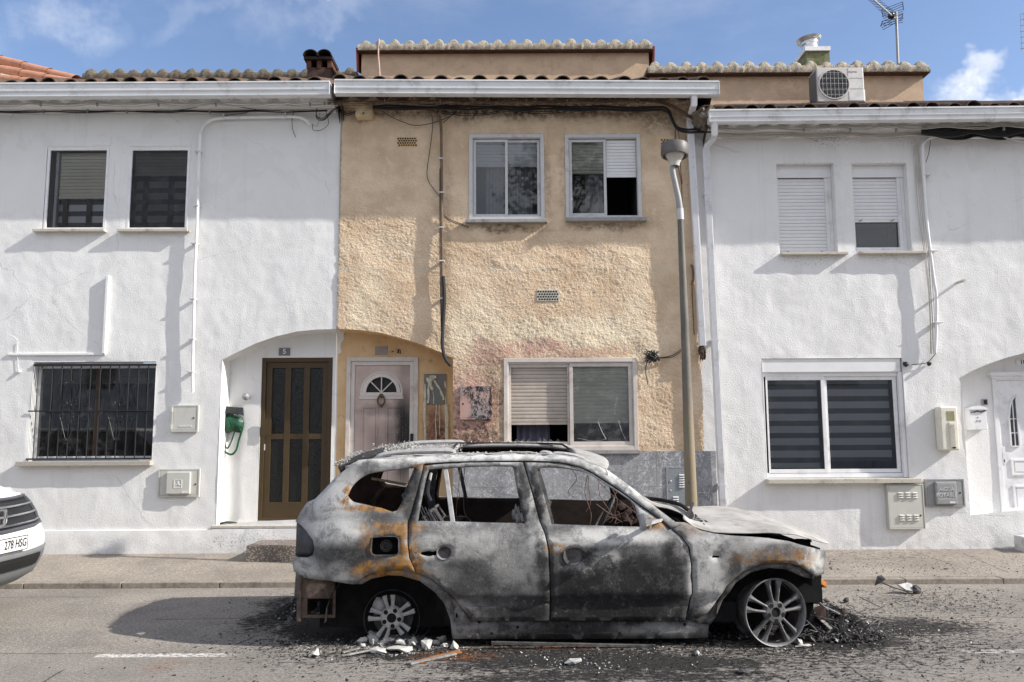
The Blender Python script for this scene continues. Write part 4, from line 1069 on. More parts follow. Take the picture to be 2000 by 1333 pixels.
# chimneys
cp = at(628, 118, 12.9); W_ = 0.2
ch = part('chimney', MB().box(cp.x - 0.19, cp.x + 0.19, 12.75, 13.1, 6.4, at(628, 146, 12.9).z + 0.05), simple('sooty_brick', rgb(70, 54, 46), 0.95, var=0.4, scale=12, dirt=(rgb(26, 23, 22), 3, 1)), house_l)
mb = MB(); zt = at(628, 146, 12.9).z
for dx in (-0.17, 0, 0.17): mb.box(cp.x + dx - 0.035, cp.x + dx + 0.035, 12.74, 13.11, zt + 0.04, zt + 0.17)
part('chimney_piers', mb, simple('sooty_brick_pier', rgb(96, 62, 48), 0.95, var=0.4, scale=12, dirt=(rgb(30, 26, 24), 7, 0.7)), ch)
mb = MB(); mb.box(cp.x - 0.24, cp.x + 0.22, 12.7, 13.15, zt + 0.17, zt + 0.22)
for dx in (-0.12, 0.10):
    for i in range(2):
        tile_row(mb, cp.x + dx, cp.x + dx + 0.01, 1.0, 0.125 - 0.02 * i, 12.64 + 0.05 * i, 13.2, lambda x: zt + 0.21 + 0.03 * i, 0.0, 3 + i, 0.004)
part('chimney_cap', mb, simple('black_cap', rgb(48, 40, 36), 0.95, var=0.4), ch, smooth=True, ang=40)
cy_ = 13.3; cp = at(1597, 108, cy_)
ch = part('chimney', MB().box(cp.x - 0.19, cp.x + 0.20, cy_, cy_ + 0.4, 6.4, at(1597, 101, cy_).z), simple('mossy_render', rgb(120, 122, 88), 0.95, var=0.3, scale=8, dirt=(rgb(80, 78, 60), 12, 0.5)), house_r)
z_ = at(1597, 101, cy_).z; part('chimney_slab', MB().box(cp.x - 0.22, cp.x + 0.21, cy_ - 0.04, cy_ + 0.42, z_, z_ + 0.075), M['white_pvc'], ch)
mb = MB(); mb.lathe([(0.13, 0), (0.13, 0.10), (0.15, 0.12), (0.15, 0.17), (0.19, 0.18), (0.215, 0.22), (0.19, 0.235), (0.0, 0.25)], (cp.x - 0.06, cy_ + 0.15, z_ + 0.07), (-0.12, 0, 1), 24)
part('flue_cowl', mb, simple('steel_cowl', rgb(200, 200, 200), 0.3, 0.7, var=0.1, dirt=(rgb(90, 86, 82), 4, 0.6)), ch, smooth=True, ang=30)

# ------------------------------------------------------------------ downpipes
YP = YW - 0.09


def rib_pipe(name, pts, w, d, parent, elbow=None, bottom=None, label=None):
    """rectangular downpipe; pts are its centre points"""
    mb = MB(); P = [Vector(p) for p in pts]
    for i in range(len(P) - 1): mb.bar(P[i], P[i + 1], w, d, up=(0, 1, 0))
    o = part(name, mb, M['pipe'], parent, label=label, bevel=0.008); return o


def pp(px, py, Y=YP): return at(px, py, Y)


mb = MB()
sec = [pp(1356, 182, YG + 0.07), pp(1355.5, 205, YG + 0.09), pp(1348.5, 224, YW - 0.15), pp(1347, 236, YP)]
mb = MB()
mb.tube(sec, 0.042, 8, flat=0.8); dp1 = part('downpipe', mb, M['pipe'], house_m, label='ribbed white downpipe with a burnt end', smooth=True, ang=40)
mb = MB(); a, b = pp(1347, 234), pp(1372, 676)
mb.bar(a, b, 0.085, 0.06, up=(0, 1, 0))
for k in (-0.028, -0.014, 0, 0.014, 0.028): mb.bar(a + Vector((k, -0.032, 0)), b + Vector((k, -0.032, 0)), 0.005, 0.008, up=(0, 1, 0))
part('pipe_length', mb, M['pipe'], dp1)
part('melted_end', blobmesh(pp(1371.5, 688), 0.052, 9, 0.5, 3, (0.8, 0.7, 1.7)), simple('charred_plastic', rgb(80, 62, 50), 0.8, var=0.5, scale=30, dirt=(rgb(20, 18, 17), 20, .8)), dp1)
mb = MB(); mb.tube([pp(1395, 238, YG + 0.07), pp(1396, 262, YG + 0.10), pp(1393, 272, YW - 0.2), pp(1380, 286, YW - 0.1), pp(1378, 296, YP)], 0.042, 8, flat=0.8)
dp2 = part('downpipe', mb, M['pipe'], house_r, label='ribbed white downpipe running down to the pavement', smooth=True, ang=40)
mb = MB(); a, b = pp(1378, 292), pp(1414, 1060); b.x = pp(1413, 1000).x
mb.bar(a, b, 0.085, 0.06, up=(0, 1, 0))
for k in (-0.028, -0.014, 0, 0.014, 0.028): mb.bar(a + Vector((k, -0.032, 0)), b + Vector((k, -0.032, 0)), 0.005, 0.008, up=(0, 1, 0))
part('pipe_length', mb, M['pipe'], dp2)
mb = MB()
for q in (0.12, 0.5, 0.86):
    c_ = a.lerp(b, q); mb.box(c_.x - 0.05, c_.x + 0.05, YP - 0.034, YW, c_.z - 0.012, c_.z + 0.012)
part('pipe_bracket', mb, M['gutter'], dp2, bevel=0.002)

# ------------------------------------------------------------------ conduits and cables
def cable(mb, pxs, Y, r=0.006, n=5, jit=0.0, seed=0, seg=5):
    rnd = random.Random(seed)
    pts = [at(p[0] + rnd.uniform(-jit, jit), p[1] + rnd.uniform(-jit, jit), p[2] if len(p) > 2 else Y) for p in pxs]
    mb.tube(smooth_path(pts, n), r, seg)


mb = MB(); cable(mb, [(604, 242), (596, 234), (580, 229), (540, 229), (470, 230), (425, 232), (405, 239), (393, 256), (390, 290), (387, 370), (385, 440), (381, 520), (378, 640), (376, 735), (377, 762), (374, 768)], YW - 0.06, 0.020, 4, seg=8)
co_ = single('conduit', mb, M['white_pvc'], 'white conduit curving down the white wall beside the upper windows', 'conduit', smooth=True)
for (px, py) in ((560, 229), (440, 231), (390, 300), (387, 405), (383, 478), (380, 586), (378, 664), (376, 728)):
    mb = MB(); x, z = PX(px, py); mb.box(x - 0.035, x + 0.035, YW - 0.085, YW - 0.002, z - 0.009, z + 0.009) if py > 250 else mb.box(x - 0.009, x + 0.009, YW - 0.085, YW - 0.002, z - 0.035, z + 0.035)
    o = mesh_obj('pipe_clip', mb, M['grey_alu'], co_.location, bevel=0.003); o.parent = co_
mb = MB(); cable(mb, [(728, 207), (735, 214), (780, 214), (820, 213), (842, 217), (856, 227), (861, 245), (862, 300), (863, 450), (864, 560), (865, 640)], YM - 0.055, 0.018, 4, seg=8)
co_ = single('conduit', mb, M['cable_brown'], 'scorched conduit running down the ochre wall to the porch arch', 'conduit', smooth=True)
mb = MB(); cable(mb, [(866, 540), (868, 585), (865, 640), (864, 672), (867, 692), (873, 706), (881, 715)], YM - 0.075, 0.022, 5, seg=8)
cable(mb, [(859, 330), (859, 420), (860, 560), (862, 650)], YM - 0.07, 0.006)
o = mesh_obj('burnt_sleeve', mb, M['cable_black'], co_.location, smooth=True); o.parent = co_
for (px, py) in ((862, 313), (863, 379), (863, 447), (864, 512), (865, 585)):
    mb = MB(); x, z = PX(px, py, YM); mb.box(x - 0.03, x + 0.03, YM - 0.078, YM - 0.002, z - 0.008, z + 0.008)
    o = mesh_obj('pipe_clip', mb, M['gutter'], co_.location, bevel=0.003); o.parent = co_
mb = MB(); cable(mb, [(1822, 268), (1812, 272), (1803, 282), (1802, 300), (1805, 360), (1810, 430), (1817, 490), (1824, 545), (1829, 580), (1829, 640), (1827, 690)], YW - 0.075, 0.019, 4, seg=8)
cable(mb, [(2030, 268), (1960, 270), (1880, 268), (1840, 266), (1822, 268)], YW - 0.075, 0.019, 4, seg=8)
co_ = single('conduit', mb, M['white_pvc'], 'white conduit with loose cables curving down the right white wall', 'conduit', smooth=True)
mb = MB()
for k in range(5): cable(mb, [(1786 + k * 2, 285, YW - 0.03), (1797 + k * 2, 400), (1804 + k * 3, 490), (1812 + k * 2.2, 560, YW - 0.055), (1817 + k * 2, 640, YW - 0.05), (1816 + k * 2, 692, YW - 0.04)], YW - 0.06, 0.0045, 5, 1.2, k)
cable(mb, [(1790, 282), (1789, 330), (1792, 400), (1803, 480), (1808, 500)], YW - 0.03, 0.004)
o = mesh_obj('loose_cable', mb, M['cable_pale'], co_.location, smooth=True); o.parent = co_
for (px, py) in ((1806, 345), (1818, 493), (1828, 632)):
    mb = MB(); x, z = PX(px, py); mb.box(x - 0.05, x + 0.05, YW - 0.10, YW - 0.002, z - 0.007, z + 0.007)
    o = mesh_obj('pipe_clip', mb, M['gutter'], co_.location, bevel=0.003); o.parent = co_


def bundle(label, rows, group='cable bundles under the eaves'):
    """rows: (points, depth, radius, material, repeats, spread)"""
    byc = {}
    for (pts, Y, r, mt_, rep, spread) in rows:
        mb = byc.setdefault(mt_, MB())
        for k in range(rep):
            cable(mb, [(p[0], p[1] + (k - (rep - 1) / 2) * spread) for p in pts], Y - 0.008 * k, r, 4, 0.8, k * 7 + len(pts))
    its = list(byc.items()); o = single('cable_bundle', its[0][1], M[its[0][0]], label, 'cables', group, smooth=True)
    for (mt_, mb) in its[1:]: q = mesh_obj('cable', mb, M[mt_], o.location, smooth=True); q.parent = o
    return o


def sag(x0, x1, y0, y1, n, dip, off=0):
    out = []
    for i in range(n):
        xa = x0 + (x1 - x0) * i / n; xb = x0 + (x1 - x0) * (i + 1) / n; ya = y0 + (y1 - y0) * i / n; yb = y0 + (y1 - y0) * (i + 1) / n
        out += [(xa, ya), ((xa * 2 + xb) / 3, (ya * 2 + yb) / 3 + dip * 0.9), ((xa + 2 * xb) / 3, (ya + 2 * yb) / 3 + dip)]
    return out + [(x1, y1)]


EC = YW - 0.24
bu1 = bundle('pale and black cables strung under the left white eave', [
    (sag(-300, 660, 200, 203, 8, 4), EC, 0.006, 'cable_pale', 3, 3.0), (sag(-300, 660, 214, 212, 6, 3), YW - 0.05, 0.012, 'cable_pale', 1, 3),
    (sag(-300, 640, 218, 216, 7, 2), YW - 0.05, 0.008, 'cable_black', 2, 2.4), (sag(-300, 480, 222, 222, 5, 1), YW - 0.03, 0.005, 'cable_pale', 1, 3),
    ([(340, 217), (380, 210), (425, 204), (470, 210), (500, 214)], YW - 0.09, 0.004, 'cable_black', 1, 1), ([(440, 226), (470, 222), (497, 218)], YW - 0.06, 0.004, 'cable_black', 1, 1),
    ([(575, 218), (571, 230), (572, 252), (577, 268)], YW - 0.03, 0.004, 'cable_black', 1, 1),
    ([(620, 210), (617, 225), (622, 232), (632, 233), (645, 222), (655, 212), (664, 210)], YW - 0.05, 0.005, 'cable_black', 3, 2),
    ([(610, 242), (612, 255), (628, 254), (641, 243), (640, 228), (636, 216)], YW - 0.05, 0.004, 'cable_black', 1, 1),
    ([(608, 243), (618, 246), (622, 236), (626, 215), (625, 205)], YW - 0.04, 0.004, 'cable_pale', 1, 1)])
bu2 = bundle('scorched brown and black cables under the ochre house eave', [
    (sag(640, 1250, 200, 197, 5, 3), EC, 0.006, 'cable_brown', 3, 3.4), (sag(640, 1250, 203, 200, 7, -2), EC - 0.02, 0.005, 'cable_brown', 2, 3.0), ([(1250, 195), (1290, 200), (1320, 212), (1350, 230), (1382, 246), (1400, 250)], EC + 0.05, 0.008, 'cable_brown', 4, 2.2),
    (sag(728, 1290, 208, 212, 5, 2), YW - 0.12, 0.010, 'cable_black', 4, 2.6),
    ([(1290, 212), (1305, 218), (1313, 235), (1322, 250), (1340, 256), (1365, 256), (1390, 256)], YW - 0.12, 0.016, 'cable_black', 2, 4.5),
    ([(742, 212), (760, 226), (790, 240), (810, 246), (840, 242), (870, 232), (888, 222), (896, 212)], YM - 0.05, 0.005, 'cable_black', 1, 1),
    ([(866, 240), (880, 228), (896, 213)], YM - 0.07, 0.005, 'cable_black', 1, 1), (sag(862, 1130, 220, 212, 2, 6), YM - 0.06, 0.005, 'cable_black', 2, 3),
    ([(843, 225), (845, 245), (840, 290), (835, 330), (836, 350), (846, 368), (860, 385)], YM - 0.03, 0.005, 'cable_black', 1, 1),
    ([(868, 422), (876, 430), (893, 436), (915, 444)], YM - 0.04, 0.005, 'cable_black', 2, 2.5),
    ([(660, 212), (668, 220), (680, 224), (696, 218)], YM - 0.04, 0.005, 'cable_black', 2, 3),
    ([(1318, 252), (1320, 290), (1326, 330), (1331, 360), (1334, 450), (1340, 540)], YM - 0.04, 0.007, 'cable_brown', 1, 2),
    ([(1324, 250), (1329, 290), (1330, 330), (1332, 360)], YM - 0.04, 0.004, 'cable_black', 1, 1)])
bu3 = bundle('pale and tangled black cables under the right white eave', [
    (sag(1390, 2300, 249, 240, 8, 4), EC + 0.02, 0.007, 'cable_pale', 4, 2.6), (sag(1390, 2300, 262, 262, 7, 3), YW - 0.09, 0.009, 'cable_pale', 3, 2.8),
    (sag(1410, 1800, 268, 262, 3, 5), YW - 0.05, 0.005, 'cable_pale', 2, 3), (sag(1800, 2300, 252, 246, 5, 7), YW - 0.16, 0.012, 'cable_black', 9, 2.3), (sag(1830, 2300, 262, 258, 6, 6), YW - 0.10, 0.010, 'cable_black', 5, 2.6),
    ([(1950, 262), (1965, 270), (1985, 276), (2010, 278)], YW - 0.16, 0.012, 'cable_pale', 1, 1), ([(1818, 275), (1814, 300), (1808, 318)], YW - 0.06, 0.004, 'cable_black', 1, 1)])
mb = MB(); rnd = random.Random(8)
for k in range(60):
    x = rnd.uniform(1830, 2200); y = 253 + rnd.gauss(0, 5); mb.tube(smooth_path([at(x + dx, y + rnd.uniform(-5, 5), YW - rnd.uniform(0.05, 0.22)) for dx in (0, 12, 26, 38)], 4), 0.006, 4)
single('cable_tangle', mb, M['cable_black'], 'thick tangle of black cables at the far right eave', 'cables', smooth=True)
# clips of the bundles
for bu, pts in ((bu1, ((80, 205), (190, 205), (310, 205), (422, 205), (85, 219), (172, 218), (248, 219), (410, 219), (606, 205), (634, 203))), (bu2, ((752, 199), (860, 199), (923, 199), (1028, 199), (1108, 199), (1244, 199))), (bu3, ((1570, 255), (1660, 255), (1750, 255), (1960, 252)))):
    for (px, py) in pts:
        mb = MB(); q = at(px, py, EC if py < 210 or py > 240 else YW - 0.05); mb.box(q.x - 0.008, q.x + 0.008, q.y - 0.022, q.y + 0.012, q.z - 0.022, q.z + 0.022); o = mesh_obj('cable_clip', mb, M['grey_metal'], bu.location); o.parent = bu
mb = MB(); cable(mb, [(1262, 683), (1268, 692), (1280, 698), (1300, 698), (1318, 692), (1330, 683)], YM - 0.05, 0.006, 5); cable(mb, [(1258, 690), (1272, 700), (1290, 700), (1315, 697), (1331, 686)], YM - 0.04, 0.005, 5)
cable(mb, [(1262, 690), (1264, 705), (1261, 725), (1265, 752)], YM - 0.03, 0.006, 5, 0.6)
rnd = random.Random(3)
for k in range(22): cable(mb, [(1258 + rnd.uniform(0, 26), 684 + rnd.uniform(0, 22)), (1264 + rnd.uniform(0, 26), 690 + rnd.uniform(0, 18)), (1258 + rnd.uniform(0, 30), 684 + rnd.uniform(0, 26))], YM - rnd.uniform(0.02, 0.1), 0.006, 4)
single('burnt_wires', mb, M['cable_black'], 'burnt knot of wires hanging off the ochre wall right of the ground-floor window', 'wires', smooth=True)
mb = MB(); cable(mb, [(1349, 520), (1352, 520), (1354, 540), (1353, 552), (1350, 556)], YM - 0.05, 0.014, 5, seg=7); cable(mb, [(1351, 548), (1353, 600), (1355, 640), (1356, 654)], YM - 0.03, 0.007, 5)
single('cable_stub', mb, M['cable_brown'], 'short beige looped cable clipped to the ochre edge beside the white downpipe', 'cable', smooth=True)
mb = MB(); cable(mb, [(1780, 713), (1800, 711), (1812, 708), (1820, 700), (1828, 690)], YW - 0.03, 0.005, 4); mb.add(*(lambda b: (b.v, b.f))(blobmesh(pp(1769, 712, YW - 0.04), 0.035, 3, 0.3, 2))); mb.add(*(lambda b: (b.v, b.f))(blobmesh(pp(1815, 711, YW - 0.04), 0.028, 4, 0.4, 2)))
single('wall_hook', mb, M['iron'], 'small black fixing with a wire above the white wall lamp housing', 'fixing', smooth=True)
mb = MB(); cable(mb, [(-60, 665), (0, 657), (22, 655), (36, 665)], YW - 0.06, 0.0022, 5); cable(mb, [(5, 668), (20, 655), (37, 668)], YW - 0.08, 0.002); cable(mb, [(35, 668), (34, 690), (36, 715), (38, 728)], YW - 0.015, 0.003, 5); mb.add(*(lambda b: (b.v, b.f))(blobmesh(pp(37, 726, YW - 0.02), 0.022, 3, 0.5, 2)))
single('clothes_line_bracket', mb, M['white_pvc'], 'white wire bracket at the left edge above the barred window', 'bracket', smooth=True)
for (px, py, lab) in ((1869, 553, 'short pale pipe stub sticking out of the right white wall'), (485, 776, 'small grey shell-shaped hook above the green bag')):
    a = pp(px, py, YW if px > 1000 else YR); mb = MB()
    mb.tube([a, a + Vector((0.01, -0.16 if px > 1000 else -0.09, 0.0))], 0.018 if px > 1000 else 0.022, 10)
    if px < 1000: mb.add(*(lambda b: (b.v, b.f))(blobmesh(a + Vector((0, -0.10, 0)), 0.048, 5, 0.25, 2)))
    single('wall_stub', mb, M['grey_metal'] if px < 1000 else M['stone'], lab, 'wall fitting', smooth=True)

# ------------------------------------------------------------------ boxes on the walls
def box_panel(rp, Y, mat, label, cat='meter box', lip=0.02, out=0.02, relief=None, group=None, name='meter_box', hinge=True, lock=(0.9, 0.5)):
    x0, x1, z0, z1 = RECT(*rp, Y); t = thing(name, label, cat, ((x0 + x1) / 2, Y, z0), group)
    part('frame', ring(MB(), x0, x1, z0, z1, lip, Y - out, Y + 0.01), mat, t, bevel=0.002)
    part('lid', MB().box(x0 + lip + 0.003, x1 - lip - 0.003, Y - out + 0.004, Y + 0.01, z0 + lip + 0.003, z1 - lip - 0.003), mat, t, bevel=0.002)
    lx, lz = x0 + (x1 - x0) * lock[0], z0 + (z1 - z0) * lock[1]; mb = MB(); mb.lathe([(0, -0.006), (0.010, -0.005), (0.012, 0.002)], (lx, Y - out + 0.004, lz), (0, 1, 0), 12); part('lock', mb, M['iron'], t)
    return t, x0, x1, z0, z1


t_, x0, x1, z0, z1 = box_panel((336, 792, 389, 844), YW - 0.015, M['cream_metal'], 'square grey-beige meter box with a small round lock beside the barred window', out=0.03, lock=(0.82, 0.52))
mb = MB()
for z in (z0 + 0.06, z1 - 0.06): mb.box(x0 - 0.004, x0 + 0.02, YW - 0.06, YW - 0.04, z - 0.03, z + 0.03)
part('hinge', mb, M['cream_metal'], t_, bevel=0.002)
part('embossing', text_mb('mmmm', 0.055, ((x0 + x1) / 2 + 0.01, YW - 0.0425, z0 + 0.075), (1, 0, 0), (0, 0, 1), 0.002), M['white_pvc'], t_)
t_, x0, x1, z0, z1 = box_panel((310, 916, 391, 971), YW - 0.015, M['cream_metal'], 'low grey-beige water meter box with a raised square cover beside the porch', out=0.025, lock=(0.9, 0.45))
w = x1 - x0; rx0, rx1 = x0 + w * 0.22, x0 + w * 0.80
part('raised_cover', MB().box(rx0, rx1, YW - 0.075, YW - 0.034, z0 + 0.035, z1 - 0.035), M['cream_metal'], t_, bevel=0.012)
mb = MB(); cx, cz = (rx0 + rx1) / 2, (z0 + z1) / 2 - 0.01; ring(mb, cx - 0.05, cx + 0.05, cz - 0.05, cz + 0.05, 0.006, YW - 0.079, YW - 0.075); mb.box(rx1 - 0.10, rx1 - 0.03, YW - 0.078, YW - 0.075, z0 + 0.05, z0 + 0.075)
for k in range(3):
    a = math.radians(90 + 120 * k); mb.bar((cx, YW - 0.077, cz), (cx + 0.035 * math.cos(a), YW - 0.077, cz + 0.035 * math.sin(a)), 0.012, 0.004, up=(0, 1, 0))
part('emblem', mb, M['white_pvc'], t_)
# sooty boxes of the ochre house
ms, tS, bS = newmat('sooty_peeled_paint', 0.7)
c = tS.mix(tS.ramp(tS.noise(5, 5), 0.35, 0.65), rgb(180, 152, 144), rgb(150, 146, 147))
wv = tS.xyz(tS.warp(0.12, 8)); c = tS.mix(tS.ramp(tS.noise(30, 7, 0.8, tS.stretch(1, 1, 0.55)), 0.47, 0.53), c, rgb(44, 44, 48))
cx, cz = PX(905, 800, YM); c = tS.mix(tS.blob((wv[0], wv[2]), cx - 0.0, cz, 0.10, 0.16, .5), c, rgb(186, 152, 142))
tS.nt.links.new(c, bS.inputs['Base Color'])
t_, x0, x1, z0, z1 = box_panel((899, 755, 961, 820), YM - 0.01, ms, 'fire-blistered meter box with peeled sooty paint left of the ground-floor window', out=0.035, lock=(0.09, 0.47))
x0, x1, z0, z1 = RECT(828, 731, 871, 790, YR); mg = simple('scorched_plate', rgb(112, 112, 110), 0.6, var=0.15)
t_ = thing('melted_mailbox', 'grey back plate of a melted mailbox with dripped plastic beside the pink door', 'mailbox', ((x0 + x1) / 2, YR, z0))
part('back_plate', MB().box(x0, x1, YR - 0.02, YR, z0, z1), mg, t_, bevel=0.003)
drip = simple('dripped_plastic', rgb(196, 190, 172), 0.6, var=0.2, scale=30, dirt=(rgb(130, 96, 60), 20, .5)); mb = MB(); rnd = random.Random(12)
for (sx, sy, ex, ey, r0) in ((834, 738, 846, 762, 3), (846, 738, 838, 750, 3.2), (839, 742, 836, 788, 1.8), (848, 742, 860, 762, 2.2), (860, 760, 868, 782, 2), (869, 732, 871, 800, 1.6), (830, 750, 829, 870, 2.6), (872, 790, 874, 875, 3), (852, 780, 851, 868, .9), (858, 782, 859, 850, .8), (846, 760, 848, 790, .8), (838, 737, 852, 737, 3)):
    pts = [at(sx + (ex - sx) * f + rnd.uniform(-1, 1), sy + (ey - sy) * f, YR - 0.025) for f in (0, .25, .5, .75, 1)]
    if ey > 795:
        for q in pts: q.y = YR - 0.008
    mb.tube(smooth_path(pts, 3), [r0 * 1.25 / 150 * rnd.uniform(.6, 1.2) for _ in range(13)], 6)
part('melted_drips', mb, drip, t_, smooth=True)
# junction box under the eave
x0, x1, z0, z1 = RECT(695, 197, 727, 229, YM - 0.13); tj = thing('junction_box', 'weathered beige junction box under the left end of the ochre eave', 'junction box', ((x0 + x1) / 2, YM, z0))
part('box', MB().box(x0, x1, YM - 0.16, YM - 0.005, z0, z1), simple('aged_beige_plastic', rgb(200, 180, 146), 0.7, var=0.12, dirt=(rgb(90, 76, 60), 7, .6)), tj, bevel=0.008)
mb = MB(); mb.lathe([(0, -0.004), (0.011, -0.002), (0.011, 0.01)], ((x0 + x1) / 2, YM - 0.16, z0 + 0.04), (0, 1, 0), 10); part('screw', mb, M['iron'], tj)
# right side
t_, x0, x1, z0, z1 = box_panel((1731, 946, 1801, 1033), YW - 0.015, M['cream_metal'], 'tall cream gas cabinet with two groups of louvres under the striped window', out=0.06, lip=0.012, cat='gas cabinet', name='gas_cabinet', lock=(0.88, 0.30)); mb = MB(); w = x1 - x0
for zc in (z1 - 0.10, z0 + 0.17):
    for i in range(3):
        for j in range(3): x = x0 + w * (0.36 + 0.20 * i); z = zc - 0.028 * j; mb.prism([(x - 0.03, YW - 0.071, z - 0.012), (x - 0.03, YW - 0.088, z - 0.008), (x - 0.03, YW - 0.071, z + 0.006)], (0.06, 0, 0))
part('louvre', mb, M['cream_metal'], t_)
t_, x0, x1, z0, z1 = box_panel((1806, 936, 1882, 990), YW - 0.015, M['grey_metal'], 'grey water meter box embossed AIGUA POTABLE', out=0.03, lock=(0.88, 0.5)); w = x1 - x0
rx0, rx1 = x0 + w * 0.22, x0 + w * 0.76
part('raised_cover', MB().box(rx0, rx1, YW - 0.085, YW - 0.039, z0 + 0.03, z1 - 0.03), M['grey_metal'], t_, bevel=0.012)
mb = text_mb('AIGUA', 0.062, ((rx0 + rx1) / 2, YW - 0.0865, z0 + 0.215), (1, 0, 0), (0, 0, 1), 0.003); text_mb('POTABLE', 0.062, ((rx0 + rx1) / 2, YW - 0.0865, z0 + 0.145), (1, 0, 0), (0, 0, 1), 0.003, mb=mb)
ring(mb, rx0 + 0.025, rx1 - 0.025, z0 + 0.095, z1 - 0.055, 0.004, YW - 0.087, YW - 0.084); mb.box(rx1 - 0.10, rx1 - 0.03, YW - 0.087, YW - 0.084, z0 + 0.045, z0 + 0.07)
part('embossing', mb, simple('embossed_grey', rgb(205, 205, 205), .5), t_)
# cream boiler flue / intercom housing
x0, x1, z0, z1 = RECT(1826, 795, 1861, 880); t_ = thing('door_entry_housing', 'tall cream plastic housing with a yellowed window and ribbed front, left of the porch', 'wall housing', ((x0 + x1) / 2, YW, z0))
cw = simple('cream_plastic', rgb(222, 218, 204), 0.5, var=0.04, dirt=(rgb(150, 138, 110), 4, 0.35))
part('body', MB().box(x0, x1, YW - 0.14, YW, z0, z1), cw, t_, bevel=0.02)
part('window', MB().box(x0 + 0.085, x1 - 0.045, YW - 0.143, YW - 0.13, z1 - 0.175, z1 - 0.06), simple('yellowed_window', rgb(150, 144, 112), 0.3, var=0.2), t_)
mb = MB()
for k in range(5): mb.box(x0 + 0.115 + k * 0.012, x0 + 0.12 + k * 0.012, YW - 0.153, YW - 0.13, z0 + 0.06, z1 - 0.22)
mb.box(x0 + 0.10, x0 + 0.185, YW - 0.148, YW - 0.13, z0 + 0.04, z1 - 0.20); part('ribbed_front', mb, cw, t_, bevel=0.002)
part('latch', MB().box(x0 + 0.13, x0 + 0.165, YW - 0.154, YW - 0.14, z0 + 0.025, z0 + 0.045), M['iron'], t_)
# mailbox and bell
x0, x1, z0, z1 = RECT(1885, 797, 1918, 840, YR); t_ = thing('mailbox', 'small white mailbox stuffed with papers on the porch wall', 'mailbox', ((x0 + x1) / 2, YR, z0))
part('body', MB().box(x0, x1, YR - 0.11, YR, z0, z1 - 0.03), M['white_pvc'], t_, bevel=0.006)
mb = MB(); n = 8; P = [(x0 - 0.004, z1 - 0.03)] + [(x0 - 0.004 + (x1 - x0 + 0.008) * i / n, z1 - 0.01 + 0.03 * math.sin(math.pi * i / n)) for i in range(n + 1)] + [(x1 + 0.004, z1 - 0.03)]
mb.prism([(a, YR - 0.125, b) for a, b in P], (0, 0.12, 0)); part('hood', mb, M['white_pvc'], t_, bevel=0.003)
mb = MB(); rnd = random.Random(4)
for k in range(9): xa = x0 + 0.012 + k * 0.021; mb.bar((xa, YR - 0.113, z1 - 0.055 + rnd.uniform(-.01, .008)), (xa + 0.035, YR - 0.118, z1 - 0.045 + rnd.uniform(-.01, .008)), 0.006, 0.02, up=(0, 1, 0))
part('papers', mb, M['cable_black'], t_); mb = MB(); cx = (x0 + x1) / 2; ring(mb, cx - 0.03, cx + 0.03, z0 + 0.10, z0 + 0.12, 0.004, YR - 0.114, YR - 0.11); mb.lathe([(0, -0.004), (0.009, -0.003), (0.01, 0.003)], (cx - 0.005, YR - 0.111, z0 + 0.155), (0, 1, 0), 10); part('name_plate', mb, M['grey_metal'], t_)
x0, x1, z0, z1 = RECT(1916, 780, 1926, 792, YR); t_ = thing('doorbell', 'small square grey doorbell above the white mailbox', 'doorbell', ((x0 + x1) / 2, YR, z0)); part('body', MB().box(x0, x1, YR - 0.04, YR, z0, z1), M['grey_metal'], t_, bevel=0.004); part('button', MB().box(x0 + 0.012, x1 - 0.012, YR - 0.046, YR - 0.035, z0 + 0.012, z1 - 0.012), M['iron'], t_, bevel=0.002)
# number plates
for (rp, tx_, lab, pc, tc, Y) in (((545, 680, 567, 695), '5', 'grey enamel house number plate 5 over the bronze door', rgb(118, 118, 120), rgb(235, 235, 235), YR), ((733, 677, 757, 693), '7', 'heat-faded grey house number plate 7 over the pink door', rgb(138, 136, 136), rgb(176, 122, 98), YR), ((1984, 703, 2016, 713), '103', 'white house number plate starting 10 over the right porch door', rgb(225, 225, 228), rgb(30, 30, 34), YR)):
    x0, x1, z0, z1 = RECT(*rp, Y); t_ = thing('house_number', lab, 'house number', ((x0 + x1) / 2, Y, z0)); part('plate', MB().box(x0, x1, Y - 0.012, Y, z0, z1), simple('enamel', pc, 0.4, var=0.06), t_, bevel=0.002)
    part('number', text_mb(tx_, (z1 - z0) * (0.92 if tx_ != '103' else 1.25), ((x0 + x1) / 2, Y - 0.0125, (z0 + z1) / 2), (1, 0, 0), (0, 0, 1), 0.002, bold=0.001), simple('digit', tc, 0.5), t_)
# paint flakes beside number 7
mb = MB()
for (px, py, w_, h_) in ((767, 687, .03, .02), (778, 686, .035, .06), (782, 688, .02, .05)): x, z = PX(px, py, YR); mb.prism([(x - w_ / 2, YR - 0.004, z - h_ / 2), (x + w_ / 3, YR - 0.004, z - h_ / 2), (x + w_ / 2, YR - 0.004, z + h_ / 2), (x - w_ / 4, YR - 0.004, z + h_ / 2.5)], (0, 0.004, 0))
part('scorched_patch', mb, M['iron'], house_m)
# green bag hanging on the porch wall
gm_, gt, gb = newmat('green_leather', 0.45); gt.nt.links.new(gt.mix(gt.ramp(gt.noise(9, 5), 0.35, 0.65), rgb(14, 50, 34), rgb(26, 86, 56)), gb.inputs['Base Color']); gt.nt.links.new(gt.bump(gt.noise(12, 3), 0.6, 0.02), gb.inputs['Normal'])
c = at(452, 820, YR - 0.06); t_ = thing('shoulder_bag', 'green shoulder bag with a black ribbed strap hanging on the white porch wall', 'bag', (c.x, YR, c.z - 0.3))


